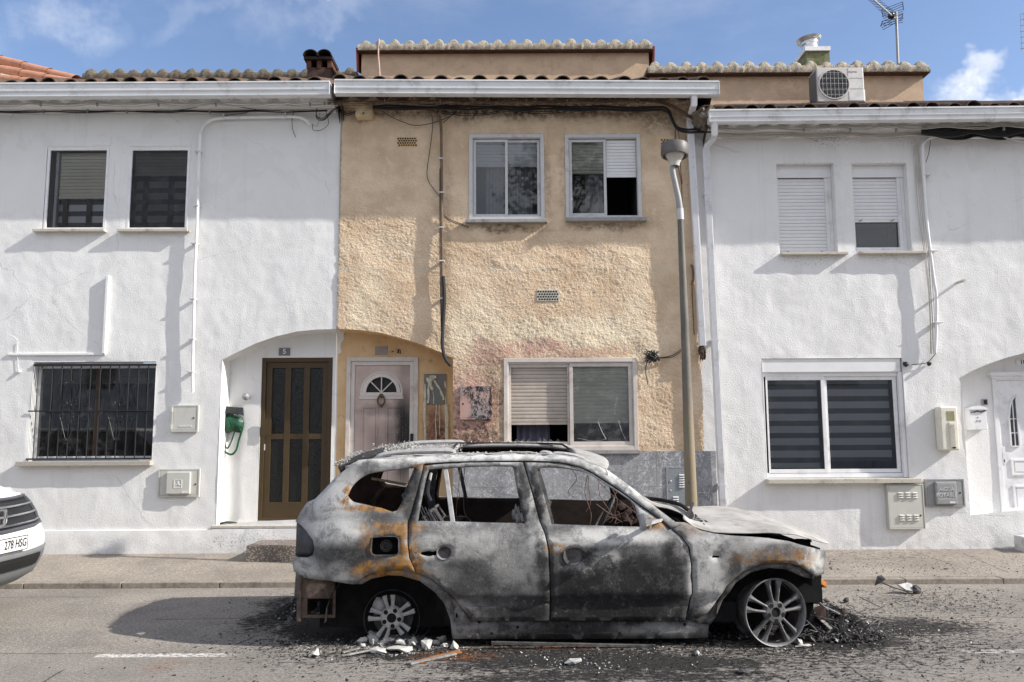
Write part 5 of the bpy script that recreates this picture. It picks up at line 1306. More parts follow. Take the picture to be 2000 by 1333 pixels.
def soft_patch(px, Y, bulge, nx=14):
    """pixel polygon -> pillowed front, real thickness"""
    P = [at(a, b, Y) for a, b in px]; c_ = sum(P, Vector()) / len(P); mb = MB(); R = 4; n = len(P); V = []
    for r in range(R + 1):
        f = 1 - r / R
        for q in P: v = c_.lerp(q, f); v.y = Y - bulge * math.sqrt(max(0, 1 - f * f)) - 0.012 * math.sin(8 * v.x * 9 + v.z * 40); V.append(v)
    mb.add(V, [(r * n + i, r * n + (i + 1) % n, (r + 1) * n + (i + 1) % n, (r + 1) * n + i) for r in range(R) for i in range(n)])
    mb.add([(v.x, Y + 0.03, v.z) for v in P] + P, [tuple(range(n))[::-1]] + [(i, n + i, n + (i + 1) % n, (i + 1) % n) for i in range(n)]); return mb


part('bag_body', soft_patch([(437, 810), (445, 806), (458, 812), (472, 815), (476, 826), (473, 842), (468, 846), (455, 843), (444, 846), (437, 848), (438, 830)], YR - 0.06, 0.07), gm_, t_, smooth=True, ang=60)
mb = MB()
for (pts, r) in (([(438, 840), (434, 860), (435, 875), (441, 884), (452, 888), (461, 880), (466, 862), (472, 842)], 0.013), ([(458, 844), (452, 862), (444, 876), (438, 868)], 0.01), ([(444, 808), (452, 820), (462, 832), (472, 842)], 0.012)): cable(mb, pts, YR - 0.09, r, 5, seg=6)
part('bag_strap', mb, gm_, t_, smooth=True)
mb = MB()
for k in range(12): x = 436 + k * 3.4; mb.bar(at(x, 794.5 + 0.2 * k, YR - 0.09), at(x + 1.5, 806 + (k % 3) + 0.35 * k, YR - 0.12), 0.018, 0.03, up=(0, 1, 0))
part('ribbed_strap', mb, simple('black_leather', (0.03, 0.035, 0.035), 0.4), t_, bevel=0.004)
mb = MB(); mb.add(*(lambda b: (b.v, b.f))(blobmesh(at(434.5, 873, YR - 0.1), 0.028, 2, .2, 2))); part('buckle', mb, M['iron'], t_, smooth=True)
mb = MB(); a = at(429, 1022, YR - 0.1); b = at(463, 1022, YR - 0.1)
for k in range(5): mb.tube(smooth_path([Vector((a.x, YR - 0.16 + k * 0.02, zfl + 0.012)), Vector(((a.x + b.x) / 2, YR - 0.18 + k * 0.02, zfl + 0.028)), Vector((b.x, YR - 0.15 + k * 0.015, zfl + 0.012))]), 0.011, 5)
single('rolled_cord', mb, simple('dark_cord', rgb(60, 62, 58), .9), 'dark coil of cord lying on the porch step', 'cord', smooth=True)

# ------------------------------------------------------------------ air conditioner, aerials
YA = YB2 - 0.55
x0, x1, z0, z1 = RECT(1596, 132, 1688, 199, YA); DA = 0.32; t_ = thing('air_conditioner', 'white air conditioner outdoor unit with a round fan grille on the rooftop wall', 'air conditioner', ((x0 + x1) / 2, YA, z0))
acm = simple('ac_casing', rgb(196, 190, 184), 0.5, var=0.05, scale=3, dirt=(rgb(150, 138, 128), 5, 0.4))
cs = part('casing', MB().box(x0, x1, YA, YA + DA, z0, z1), acm, t_, bevel=0.012)
fcx, fcz = PX(1629, 165, YA); fr = 0.205
mb = MB(); mb.lathe([(fr + 0.02, -0.004), (fr + 0.015, -0.012), (fr, -0.012), (fr - 0.004, -0.001)], (fcx, YA, fcz), (0, 1, 0), 40); part('fan_ring', mb, acm, t_, smooth=True, ang=40)
mb = MB(); mb.lathe([(0, -0.0015), (fr - 0.003, -0.0015)], (fcx, YA, fcz), (0, 1, 0), 40); part('fan_opening', mb, simple('fan_dark', rgb(40, 40, 42), .7), t_)
mb = MB()
for k in range(-8, 9):
    z = fcz + k * 0.0235; hw = math.sqrt(max(0, fr * fr - (k * 0.0235) ** 2)); mb.box(fcx - hw, fcx + hw, YA - 0.008, YA - 0.004, z - 0.004, z + 0.004)
part('fan_blades', mb, simple('fan_louvre', rgb(84, 83, 84), .6), t_)
mb = MB()
for k in range(-3, 4): mb.box(fcx + k * 0.055 - 0.0012, fcx + k * 0.055 + 0.0012, YA - 0.022, YA - 0.020, fcz - math.sqrt(fr * fr - (k * .055) ** 2), fcz + math.sqrt(fr * fr - (k * .055) ** 2))
for k in range(-2, 3): mb.box(fcx - math.sqrt(fr * fr - (k * .08) ** 2), fcx + math.sqrt(fr * fr - (k * .08) ** 2), YA - 0.0185, YA - 0.0165, fcz + k * 0.08 - 0.0012, fcz + k * 0.08 + 0.0012)
part('guard_wires', mb, M['white_pvc'], t_)
px_ = PX(1657, 160, YA)[0]; mb = MB()
for (a, b) in ((0.68, 0.98), (0.37, 0.66), (0.03, 0.35)): mb.box(px_, x1 - 0.015, YA - 0.004, YA + 0.001, z0 + (z1 - z0) * a, z0 + (z1 - z0) * b)
part('side_panel', mb, simple('ac_panel', rgb(205, 203, 200), .5), t_, bevel=0.002)
mb = MB()
for k in range(26):
    z = z0 + 0.02 + k * (z1 - z0 - 0.04) / 26; mb.box(x0 - 0.004, x0 + 0.001, YA + 0.03, YA + DA - 0.02, z, z + 0.010)
part('side_grille', mb, simple('grille_grey', rgb(120, 118, 116), .6), t_)
mb = MB(); mb.box(x1 - 0.001, x1 + 0.03, YA + 0.05, YA + 0.16, z0 + 0.02, z0 + 0.2); part('valve_cover', mb, acm, t_, bevel=0.01)
mb = MB()
for x in (x0 + 0.1, x1 - 0.12): mb.prism([(x, YB2 + 0.1, z0 - 0.28), (x, YB2 + 0.1, z0), (x, YA + 0.02, z0), (x, YA + 0.02, z0 - 0.025), (x, YB2 + 0.05, z0 - 0.26)], (0.03, 0, 0))
part('bracket', mb, M['white_pvc'], t_)
part('label_plate', text_mb('FUJITSU', 0.035, (px_ + 0.07, YA - 0.0055, z0 + (z1 - z0) * 0.86), (1, 0, 0), (0, 0, 1), 0.001), simple('red_letter', rgb(190, 130, 125), .5), t_)

YT = 13.0; mast = at(1754, 126, YT); top = at(1750, 24, YT)
t_ = thing('television_aerial', 'television aerial on a grey mast above the right rooftop', 'aerial', (mast.x, YT, 6.3))
mb = MB(); mb.tube([(mast.x + 0.02, YT, 6.3), mast, top], 0.022, 8); part('mast', mb, M['grey_metal'], t_, smooth=True)
mb = MB(); A_ = at(1748, 36, YT); B_ = at(1700, -6, YT - 1.0); mb.bar(A_, B_, 0.02, 0.02); part('boom', mb, M['grey_alu'], t_)
mb = MB(); d = (B_ - A_)
for k in range(14):
    c = A_ + d * (0.12 + 0.88 * k / 13); s_ = 0.16 - 0.004 * k; v = Vector((0.9, 0.35, 0.26)).normalized() * s_; mb.tube([c - v, c + v], 0.0045, 4)
part('directors', mb, M['iron'], t_)
mb = MB()
for (u0, u1) in (((1722, 20), (1763, 4)), ((1723, 33), (1763, 18)), ((1720, 51), (1763, 28)), ((1722, 42), (1762, 36))):
    for k in range(3): a = at(u0[0] + k * 2, u0[1] + k * 4, YT - 0.05); b = at(u1[0] + k * 0.7, u1[1] + k * 4, YT + 0.1); mb.tube([a, b], 0.005, 4)
for q in (((1722, 20), (1725, 34)), ((1763, 4), (1765, 20)), ((1720, 52), (1724, 42)), ((1763, 28), (1762, 36))): mb.tube([at(*q[0], YT), at(*q[1], YT)], 0.008, 4)
part('reflector', mb, M['iron'], t_); part('dipole_box', blobmesh(at(1741, 31, YT - 0.1), 0.06, 2, .1, 2), M['iron'], t_)
YT = 13; mb = MB(); a = at(1994, 30, YT); b = at(2010, 98, YT)
for k in range(7): f = k / 6; mb.tube([at(1993 + 10 * 0, 28 + 68 * f, YT), at(2030, 22 + 68 * f, YT)], 0.006, 4)
for k in range(6): mb.tube([at(1993 + k * 7, 29, YT), at(1996 + k * 7, 97, YT)], 0.005, 4)
mb.tube([at(2016, 20, YT), at(2018, 240, YT)], 0.02, 6)
single('grid_aerial', mb, M['grey_metal'], 'wire grid aerial cut by the right edge of the photo', 'aerial')

# ------------------------------------------------------------------ street lamp
YL = 8.75
def lp(px, py): return at(px, py, YL)
t_ = thing('street_lamp', 'grey metal street lamp with a round drum head in front of the ochre wall', 'street lamp', (lp(1352, 1100).x, YL, 0.07))
mpost, tpo, bpo = newmat('lamp_post_paint', 0.55)
x_, y_, z_ = tpo.xyz(); c = tpo.mix(tpo.ramp(tpo.noise(3, 6, .7, tpo.stretch(1, 1, .4)), 0.35, 0.65), rgb(92, 89, 84), rgb(120, 115, 106))
c = tpo.mix(tpo.m('MULTIPLY', tpo.ramp(z_, 2.4, 1.2), 0.65), c, rgb(158, 142, 114)); c = tpo.mix(tpo.m('MULTIPLY', tpo.ramp(tpo.noise(14, 6, .75), 0.58, 0.7), .6), c, rgb(96, 82, 64))
tpo.nt.links.new(c, bpo.inputs['Base Color'])
bx = lp(1352, 1120); bx.z = 0.07
mb = MB(); mb.tube([bx, lp(1350, 980), lp(1340, 700), lp(1329, 428)], [0.068, 0.064, 0.047, 0.033], 20); part('post', mb, mpost, t_, smooth=True)
mb = MB(); mb.tube([lp(1329.2, 430), lp(1328, 408)], 0.037, 20); part('collar', mb, M['grey_alu'], t_, smooth=True)
mb = MB(); mb.tube(smooth_path([lp(1328, 410), lp(1325.5, 390), lp(1319, 360), lp(1314, 335), lp(1314, 318), lp(1316, 308)], 5), [0.034 - 0.0003 * k for k in range(26)], 16); part('arm', mb, M['grey_metal'], t_, smooth=True)
mb = MB(); c = lp(1318, 297); ax = (0.05, 0.06, 1)
mb.lathe([(0, 0.10), (0.10, 0.098), (0.142, 0.085), (0.152, 0.06), (0.153, -0.02), (0.146, -0.05), (0.128, -0.052), (0.125, -0.02), (0.0, -0.01)], c, ax, 36); part('lamp_head', mb, simple('lamp_head_grey', rgb(98, 94, 92), 0.5, var=0.12, dirt=(rgb(60, 56, 54), 6, .5)), t_, smooth=True, ang=40)
mb = MB(); c2 = lp(1318, 305); mb.lathe([(0.115, 0.01), (0.10, -0.05), (0.075, -0.09), (0.055, -0.135), (0.05, -0.17)], c, ax, 30)
part('diffuser', mb, simple('dusty_diffuser', rgb(190, 186, 178), 0.25, var=0.12), t_, smooth=True)

# ------------------------------------------------------------------ ground
kb = ground(1000, 1146, 0).y
zk = CAM.z + at(1000, 1135, kb).z - CAM.z
mk, tk, bk = newmat('pavement', 0.95)


def ground_mat(t, b, base_lo, base_hi, wet=True, slabs=False, burn=True):
    x, y, z = t.xyz(); W = t.xyz(t.warp(0.7, 1.1, 6)); uv = (W[0], W[1]); W2 = t.xyz(t.warp(0.25, 4, 5)); uv2 = (W2[0], W2[1])
    c = t.mix(t.ramp(t.noise(0.9, 7, 0.6), 0.3, 0.7), base_lo, base_hi)
    ag = t.n('ShaderNodeTexVoronoi', {'Vector': t.pos, 'Scale': 95}, feature='F1')
    gr = t.ramp(t.noise(48, 3, 0.8), 0.40, 0.62)
    c = t.mix(t.m('MULTIPLY', gr, 0.62), c, tuple(v * 0.34 for v in base_lo[:3]))
    c = t.mix(t.m('MULTIPLY', t.ramp(t.noise(33, 3, .7, t.stretch(1, 1.3, 1)), .56, .66), .5), c, rgb(214, 206, 196))
    c = t.mix(t.m('MULTIPLY', t.ramp(t.noise(2.6, 8, .75), .48, .66), .35), c, tuple(v * 0.55 for v in base_lo[:3]))
    c = t.mix(t.m('MULTIPLY', t.ramp(ag.outputs[0], 0.30, 0.12), 0.20), c, rgb(208, 200, 190))
    c = t.mix(t.m('MULTIPLY', t.ramp(t.noise(30, 6, .7), 0.56, 0.68), 0.22), c, tuple(v * 0.35 for v in base_lo[:3]))
    return c, uv, uv2, x, y


def gb(px, py, rx, ry, *a):
    g = ground(px, py); g2 = ground(px, py + ry); g1 = ground(px, py - ry); return (g.x, (g1.y + g2.y) / 2, rx / F_PX * g.y, (g1.y - g2.y) / 2, *a)


def cracks(t, lines, c, uv, strength=0.75, w=0.012):
    for (x0, y0, x1, y1) in lines:
        L = math.hypot(x1 - x0, y1 - y0); ux, uy = (x1 - x0) / L, (y1 - y0) / L
        dx = t.m('SUBTRACT', uv[0], x0); dy = t.m('SUBTRACT', uv[1], y0)
        al = t.m('ADD', t.m('MULTIPLY', dx, ux), t.m('MULTIPLY', dy, uy)); pr = t.m('ABSOLUTE', t.m('SUBTRACT', t.m('MULTIPLY', dx, uy), t.m('MULTIPLY', dy, ux)))
        f = t.m('MULTIPLY', t.ramp(pr, w, w * 0.3), t.m('MULTIPLY', t.ramp(al, -0.02, 0.03), t.ramp(al, L + 0.02, L - 0.03)))
        c = t.mix(t.m('MULTIPLY', f, strength), c, rgb(48, 44, 42))
    return c


mr, tr, br = newmat('worn_asphalt', 0.95, 0, 0.2)
c, uv, uv2, x, y = ground_mat(tr, br, rgb(146, 140, 133), rgb(176, 168, 158))
# repaired lane: a cooler surface in front of a straight joint
j0, j1 = ground(0, 1277), ground(1000, 1277)
near = tr.ramp(tr.m('ADD', y, tr.m('MULTIPLY', tr.noise(3), 0.04)), j0.y + 0.02, j0.y - 0.0)
c = tr.mix(tr.m('MULTIPLY', near, 0.35), c, rgb(140, 134, 128))
g_ = lambda a, b: ground(a, b)
Ls = []
for (a, b, c1, d1) in ((0, 1277, 330, 1276), (85, 1333, 125, 1308), (1700, 1262, 1780, 1308), (1780, 1308, 1900, 1333), (1640, 1290, 1700, 1333), (500, 1242, 460, 1260), (1570, 1206, 2000, 1206), (0, 1167, 200, 1166), (300, 1210, 560, 1207), (930, 1284, 1000, 1333)):
    p, q = g_(a, b), g_(c1, d1); Ls.append((p.x, p.y, q.x, q.y))
W3 = tr.xyz(tr.warp(0.10, 5, 5)); c = cracks(tr, Ls, c, (W3[0], W3[1]))
# painted parking line, half worn away
pw = tr.ramp(tr.noise(26, 7, 0.8), 0.44, 0.52)
for (a, b) in ((188, 480), (1880, 2200)):
    A_, B_ = g_(a, 1281 if a < 1000 else 1273), g_(b, 1281 if a < 1000 else 1273)
    W4 = tr.xyz(tr.warp(0.02, 22, 3)); f = tr.m('MULTIPLY', tr.ramp(tr.m('ABSOLUTE', tr.m('SUBTRACT', W4[1], A_.y)), 0.055, 0.045), tr.m('MULTIPLY', tr.ramp(W4[0], A_.x - 0.01, A_.x + 0.02), tr.ramp(W4[0], B_.x + 0.02, B_.x - 0.3)))
    c = tr.mix(tr.m('MULTIPLY', f, tr.m('MULTIPLY', pw, 0.9 if a < 1000 else 0.5)), c, rgb(226, 222, 216))
# soot: dense under and round the wreck, thinning outwards, broken into flakes
den = tr.blobs(uv, [gb(1100, 1215, 560, 42, 1, .35), gb(1640, 1250, 130, 22, .85, .6), gb(660, 1235, 130, 30, .95, .5), gb(540, 1200, 70, 40, .75, .7), gb(1200, 1296, 360, 22, .85, .7), gb(1800, 1232, 110, 9, .5, .9), gb(1000, 1280, 420, 18, .72, .6), gb(1500, 1285, 260, 12, .5, .7), gb(1180, 1325, 420, 20, .7, .7), gb(1650, 1320, 200, 16, .45, .8)], 0.5)
out_ = tr.blobs(uv, [gb(1300, 1275, 900, 70, .55, .8), gb(1750, 1225, 220, 22, .75, .8), gb(1850, 1180, 260, 40, .40, .9), gb(600, 1290, 160, 30, .40, .8)], 0.6)
fl = tr.noise(17, 9, 0.82, tr.stretch(0.8, 1.5, 1))
thr = tr.m('ADD', tr.m('MULTIPLY', tr.m('MAXIMUM', den, out_), -0.34), 0.66)
d_ = tr.m('SUBTRACT', fl, thr); f = tr.ramp(d_, -0.02, 0.05)
f = tr.m('MAXIMUM', f, tr.m('MULTIPLY', tr.ramp(den, 0.55, 1.0), 0.80))
c = tr.mix(tr.m('MULTIPLY', f, 0.93), c, rgb(34, 32, 33))
ash = tr.m('MULTIPLY', tr.ramp(tr.noise(24, 9, 0.85, tr.stretch(1, 2.2, 1)), 0.58, 0.66), tr.blobs(uv, [gb(1800, 1240, 90, 8, .9, .9), gb(640, 1262, 90, 12, .9, .8), gb(1150, 1285, 250, 20, .8, .7), gb(850, 1262, 120, 8, .8, .8)], 0.6))
c = tr.mix(ash, c, rgb(196, 194, 192))
c = tr.mix(tr.m('MULTIPLY', tr.blobs(uv2, [gb(880, 1282, 60, 8, .7, .8), gb(1080, 1262, 140, 5, .5, .8), gb(320, 1300, 30, 12, .3, .8)], .8), tr.ramp(tr.noise(20, 6, .7), .4, .6)), c, rgb(150, 92, 44))
tr.nt.links.new(c, br.inputs['Base Color']); tr.nt.links.new(tr.bump(tr.m('ADD', tr.noise(80, 5, .7), tr.m('MULTIPLY', fl, 1.2)), 0.8, 0.012), br.inputs['Normal'])
mb = MB()
mb.add([(-150, -150, 0), (150, -150, 0), (150, kb + 0.12, 0), (-150, kb + 0.12, 0)], [(0, 1, 2, 3)])
structure('road', mb, mr)
c, uv, uv2, x, y = ground_mat(tk, bk, rgb(148, 139, 129), rgb(176, 165, 152))
Ls = []
for (a, b, c1, d1) in ((1768, 1076, 1880, 1105), (1880, 1083, 1970, 1112), (1950, 1080, 2100, 1105), (300, 1128, 350, 1090), (365, 1128, 410, 1096), (440, 1128, 480, 1090)):
    p, q = ground(a, b, .1), ground(c1, d1, .1); Ls.append((p.x, p.y, q.x, q.y))
W3 = tk.xyz(tk.warp(0.08, 5, 5)); c = cracks(tk, Ls[:3], c, (W3[0], W3[1]), 0.7, 0.01); c = cracks(tk, Ls[3:], c, (x, y), -0.0, 0.01)
fl = tk.noise(15, 9, 0.82); den = tk.blobs(uv, [gb(1700, 1105, 320, 26, 1, .8), gb(1100, 1120, 500, 40, 1.1, .6)], .6)
d_ = tk.m('SUBTRACT', fl, tk.m('ADD', tk.m('MULTIPLY', den, -0.17), 0.72)); c = tk.mix(tk.m('MULTIPLY', tk.ramp(d_, -0.02, 0.04), 0.88), c, rgb(46, 42, 40))
p = ground(325, 1081, .12); f = tk.blob(uv2, p.x, p.y, 0.15, 0.12, .15); c = tk.mix(tk.m('MULTIPLY', f, .5), c, rgb(140, 112, 92))
tk.nt.links.new(c, bk.inputs['Base Color']); tk.nt.links.new(tk.bump(tk.m('ADD', tk.noise(75, 5, .7), fl), 0.7, 0.010), bk.inputs['Normal'])
zw = 0.125
mb = MB(); mb.add([(-150, kb + 0.13, zk), (150, kb + 0.13, zk), (150, YW + 0.02, zw), (-150, YW + 0.02, zw), (150, 90, zw), (-150, 90, zw)], [(0, 1, 2, 3), (3, 2, 4, 5)])
structure('sidewalk', mb, mk)
mkk = simple('kerb_stone', rgb(142, 134, 124), 0.95, var=0.22, scale=30, bump=0.6, bscale=60, dirt=(rgb(78, 70, 62), 4, 0.75))
mb = MB(); rnd = random.Random(2); x = -30.0
while x < 30:
    w_ = 1.0; mb.box(x + 0.004, x + w_ - 0.004, kb + rnd.uniform(-0.004, 0.004), kb + 0.135, -0.05, zk + rnd.uniform(-0.003, 0.003)); x += w_
mb.box(-30, 30, kb + 0.02, kb + 0.13, -0.05, zk - 0.012)
structure('kerb', mb, mkk, bevel=0.008)
# terrazzo step in front of the white porch
mtz, t5, b5 = newmat('terrazzo', 0.7)
v5 = t5.n('ShaderNodeTexVoronoi', {'Vector': t5.pos, 'Scale': 42}); c5 = t5.mix(t5.ramp(v5.outputs[0], 0.5, 0.35), rgb(88, 78, 72), t5.mix(0.88, v5.outputs[1], rgb(160, 146, 136))); t5.nt.links.new(t5.mix(0.30, c5, rgb(140, 130, 120)), b5.inputs['Base Color'])
x0 = at(479, 1075, 9.75).x; mb = MB().box(x0, x0 + 1.35, 9.78, YW - 0.06, 0.08, at(520, 1066, 9.78).z)
single('terrazzo_step', mb, mtz, 'low terrazzo step on the pavement below the bronze door', 'step', bevel=0.008)
# ------------------------------------------------------------------ burnt car
CY = 7.0; TILT = 0.035; Y0T = 6.1


def wside(z, x):
    w_ = np.interp(z, [0.05, 0.2, 0.30, 0.345, 0.37, 0.55, 0.70, 0.745, 0.80, 0.87, 0.89, 0.95, 1.1, 1.3, 1.36, 1.40, 1.5], [.85, .87, .875, .88, .908, .922, .926, .930, .908, .882, .87, .845, .785, .70, .665, .64, .56])
    return w_ - 0.24 * np.clip((x - 1.95) / 0.45, 0, 2) ** 2 - 0.16 * np.clip((-1.15 - x) / 0.45, 0, 2) ** 2


def cpx(px, py, off=0.0):
    Y = 6.1
    for _ in range(6):
        p = at(px, py, Y); Y = CY - float(wside(p.z, p.x)) - off
    return p.x, p.z


def densify(P, d=0.03):
    out = []
    for i in range(len(P)):
        a, b = P[i], P[(i + 1) % len(P)]; n = max(1, int(math.hypot(b[0] - a[0], b[1] - a[1]) / d))
        out += [(a[0] + (b[0] - a[0]) * k / n, a[1] + (b[1] - a[1]) * k / n) for k in range(n)]
    return out


def rounded(P, n=4):
    v = [Vector((a, b, 0)) for a, b in P]; v2 = smooth_path(v + [v[0]], n)[:-1]; return [(p.x, p.y) for p in v2]


def inside(P, pts):
    x, y = pts[:, 0], pts[:, 1]; r = np.zeros(len(pts), bool); n = len(P)
    for i in range(n):
        x1, y1 = P[i]; x2, y2 = P[(i + 1) % n]
        if y1 == y2: continue
        c = ((y1 > y) != (y2 > y)) & (x < (x2 - x1) * (y - y1) / (y2 - y1) + x1); r ^= c
    return r


def edge_dist(P, pts):
    d = np.full(len(pts), 9.0)
    for i in range(len(P)):
        a = np.array(P[i]); b = np.array(P[(i + 1) % len(P)]); ab = b - a; L = max(1e-12, ab @ ab); t = np.clip(((pts - a) @ ab) / L, 0, 1)
        d = np.minimum(d, np.hypot(*(pts - (a + t[:, None] * ab)).T))
    return d


def tri2d(outer, holes, sp=0.035):
    outer = densify(outer); holes = [densify(h, 0.02) for h in holes]; A = np.array(outer)
    gx, gy = np.meshgrid(np.arange(A[:, 0].min(), A[:, 0].max(), sp), np.arange(A[:, 1].min(), A[:, 1].max(), sp)); pts = np.stack([gx.ravel(), gy.ravel()], -1)
    ok = inside(outer, pts) & (edge_dist(outer, pts) > sp * 0.45)
    for h in holes: ok &= ~inside(h, pts) & (edge_dist(h, pts) > sp * 0.45)
    V = list(outer); E = [(i, (i + 1) % len(outer)) for i in range(len(outer))]
    for h in holes: n = len(V); V += h; E += [(n + i, n + (i + 1) % len(h)) for i in range(len(h))]
    V += [tuple(p) for p in pts[ok]]
    r = delaunay_2d_cdt([Vector(v) for v in V], E, [], 0, 1e-6); v2 = np.array([tuple(v) for v in r[0]]); f = np.array(r[2])
    c = v2[f].mean(1); k = inside(outer, c)
    for h in holes: k &= ~inside(h, c)
    return v2, f[k]


def side_mb(outer, holes=(), s=-1, off=0.0, sp=0.035, dent=0.009, seed=0, px=True):
    O = [cpx(*p) for p in outer] if px else outer; H = [[cpx(*p) for p in h] for h in holes] if px else holes
    v, f = tri2d(O, H, sp); x, z = v[:, 0], v[:, 1]
    w_ = wside(z, x) + off + dent * (fbm(x * 5, z * 5, seed, 3) - 0.5) * 2
    y = CY + s * w_; zz = z + TILT * (y - Y0T); P = np.stack([x, y, zz], -1)
    # winding: near side must face -Y
    a, b, c = P[f[:, 0]], P[f[:, 1]], P[f[:, 2]]; n = np.cross(b - a, c - a)[:, 1].sum()
    if n * s < 0: f = f[:, ::-1]
    return MB().add(P.tolist(), f.tolist())


def cbl(px, py, rx, ry, *a):
    x, z = cpx(px, py); return (x, z, rx / 268.0, ry / 268.0, *a)


def burnt_mat(name, pale=0.0, roof=False):
    m, t, b = newmat(name, 0.72, 0.0, 0.35); x, y, z = t.xyz(); W = t.xyz(t.warp(0.22, 4.5, 6)); uv = (W[0], W[2]); Wf = t.xyz(t.warp(0.09, 16, 6)); uf = (Wf[0], Wf[2])
    big = t.noise(3.6, 9, 0.72, dist=0.4); fine = t.noise(130, 4, 0.8); med = t.noise(11, 9, 0.78, dist=0.3)
    c = t.mix(t.ramp(big, 0.34, 0.68), rgb(84, 84, 85), rgb(160, 160, 159))
    if pale: c = t.mix(pale, c, rgb(196, 194, 190))
    if not roof:
        pl = t.blobs(uv, [cbl(640, 960, 60, 60, .8), cbl(640, 1035, 70, 22, .75), cbl(900, 895, 330, 12, 1), cbl(1230, 945, 120, 50, .9), cbl(1200, 1046, 95, 16, .95), cbl(1105, 1062, 60, 14, .7), cbl(900, 1066, 110, 22, .6), cbl(1385, 1130, 30, 75, .85), cbl(1380, 1068, 50, 25, .8),
                          cbl(1182, 1095, 26, 18, .85), cbl(1140, 1115, 30, 14, .6), cbl(1050, 1060, 30, 30, .6), cbl(1590, 1100, 22, 26, .8), cbl(600, 1110, 40, 20, .7), cbl(1010, 1100, 50, 40, .35), cbl(1480, 1065, 70, 16, .5), cbl(665, 1120, 30, 18, .6), cbl(950, 1228, 90, 14, .35), cbl(1270, 1228, 60, 14, .35), cbl(900, 1195, 30, 20, .5), cbl(960, 1050, 60, 20, .5), cbl(850, 1120, 40, 20, .35)], .6)
        dk = t.blobs(uv, [cbl(1215, 1152, 140, 62, 1, .35), cbl(1320, 1110, 28, 62, .95), cbl(1145, 1092, 60, 22, .85, .4), cbl(1066, 1120, 20, 80, .85), cbl(1110, 1190, 60, 40, .9), cbl(1250, 1200, 130, 22, 1, .4), cbl(960, 1200, 120, 16, .8, .5), cbl(870, 1060, 50, 10, .5), cbl(930, 1130, 110, 45, .5), cbl(1000, 1050, 40, 16, .5), cbl(700, 1095, 42, 34, .6), cbl(655, 1050, 40, 10, .35), cbl(650, 1110, 34, 18, .6), cbl(1060, 1232, 120, 18, .85), cbl(1050, 960, 12, 60, .95, .3), cbl(1022, 960, 10, 60, .8, .3), cbl(740, 1000, 30, 14, .35), cbl(1410, 1080, 12, 10, .5), cbl(775, 1128, 20, 30, .2), cbl(815, 1160, 20, 20, .2), cbl(1440, 1100, 14, 20, .6, .3), cbl(800, 970, 18, 55, .85, .3), cbl(1240, 1062, 40, 8, .3)], .6)
        c = t.mix(t.m('MULTIPLY', dk, t.ramp(med, 0.25, 0.6, 0.80, 1)), c, rgb(40, 39, 41))
        PL = (pl, dk)
        c = t.mix(t.ramp(t.noise(6, 10, 0.82, dist=.3), 0.50, 0.525, 0, .40), c, rgb(128, 127, 126))
        c = t.mix(t.ramp(t.noise(9, 10, 0.84), 0.56, 0.58, 0, .45), c, rgb(60, 58, 58))
        # the lower step of the doors stays black
        low = t.m('MULTIPLY', t.ramp(z, 0.39, 0.36), t.ramp(x, 1.15, 1.05)); c = t.mix(t.m('MULTIPLY', t.m('MULTIPLY', low, t.ramp(x, -0.2, 0.1)), 0.8), c, rgb(38, 37, 38))
    c = t.mix(t.ramp(med, 0.58, 0.42, 0, .42), c, rgb(58, 57, 58)) if not pale else c
    sp = t.ramp(fine, 0.47, 0.60)
    c = t.mix(t.m('MULTIPLY', sp, t.ramp(med, 0.40, 0.58, 0.10, 0.55)), c, rgb(44, 43, 44))
    fk = t.n('ShaderNodeTexVoronoi', {'Vector': t.warp(0.05, 30, 4), 'Scale': 24}, feature='DISTANCE_TO_EDGE').outputs[0]
    c = t.mix(t.m('MULTIPLY', t.ramp(fk, 0.05, 0.01), t.ramp(t.noise(6, 6, .75), .50, .60, 0, .55)), c, rgb(56, 54, 54))
    c = t.mix(t.m('MULTIPLY', t.ramp(t.noise(26, 9, 0.85), 0.54, 0.64), t.ramp(big, .4, .6, .10, .45)), c, rgb(206, 204, 200))
    c = t.mix(t.ramp(t.noise(2.2, 5, .6), .5, .75, 0, .10), c, rgb(168, 158, 128))
    if not roof:
        c = t.mix(t.m('MULTIPLY', t.m('MULTIPLY', pl, t.ramp(t.noise(7, 9, 0.8, dist=.5), 0.38, 0.52, 0.25, 1)), 0.95), c, rgb(212, 211, 208))
        c = t.mix(t.m('MULTIPLY', dk, t.ramp(t.noise(7, 10, 0.84), 0.55, 0.46, 0.30, .92)), c, rgb(28, 27, 28))
        ru = t.blobs(uf, [cbl(755, 1113, 58, 20, 1, .3), cbl(790, 1075, 24, 45, .9, .4), cbl(765, 1032, 60, 12, .85, .5), cbl(812, 1100, 14, 34, 1, .3), cbl(726, 1055, 20, 20, .6), cbl(1545, 1096, 48, 20, .85, .5), cbl(1490, 1090, 60, 14, .45), cbl(1088, 1072, 20, 9, .8, .4), cbl(1275, 1022, 26, 12, .9, .4), cbl(676, 968, 9, 22, 1, .4), cbl(725, 993, 60, 6, .9, .5), cbl(822, 912, 16, 5, 1, .4), cbl(765, 1120, 70, 12, .9), cbl(1350, 1030, 25, 14, .3)], .45)
        rn = t.ramp(t.noise(16, 9, .84), 0.43, 0.50, .08, 1)
        rc = t.mix(t.ramp(t.noise(18, 6, .7), 0.35, 0.65), rgb(168, 122, 58), rgb(104, 74, 44))
        c = t.mix(t.m('MULTIPLY', ru, rn), c, rc)
    t.nt.links.new(c, b.inputs['Base Color'])
    h = t.m('ADD', t.m('MULTIPLY', t.noise(120, 5, 0.8), 0.6), t.m('MULTIPLY', med, 0.7)); t.nt.links.new(t.bump(h, 0.75, 0.009), b.inputs['Normal'])
    return m


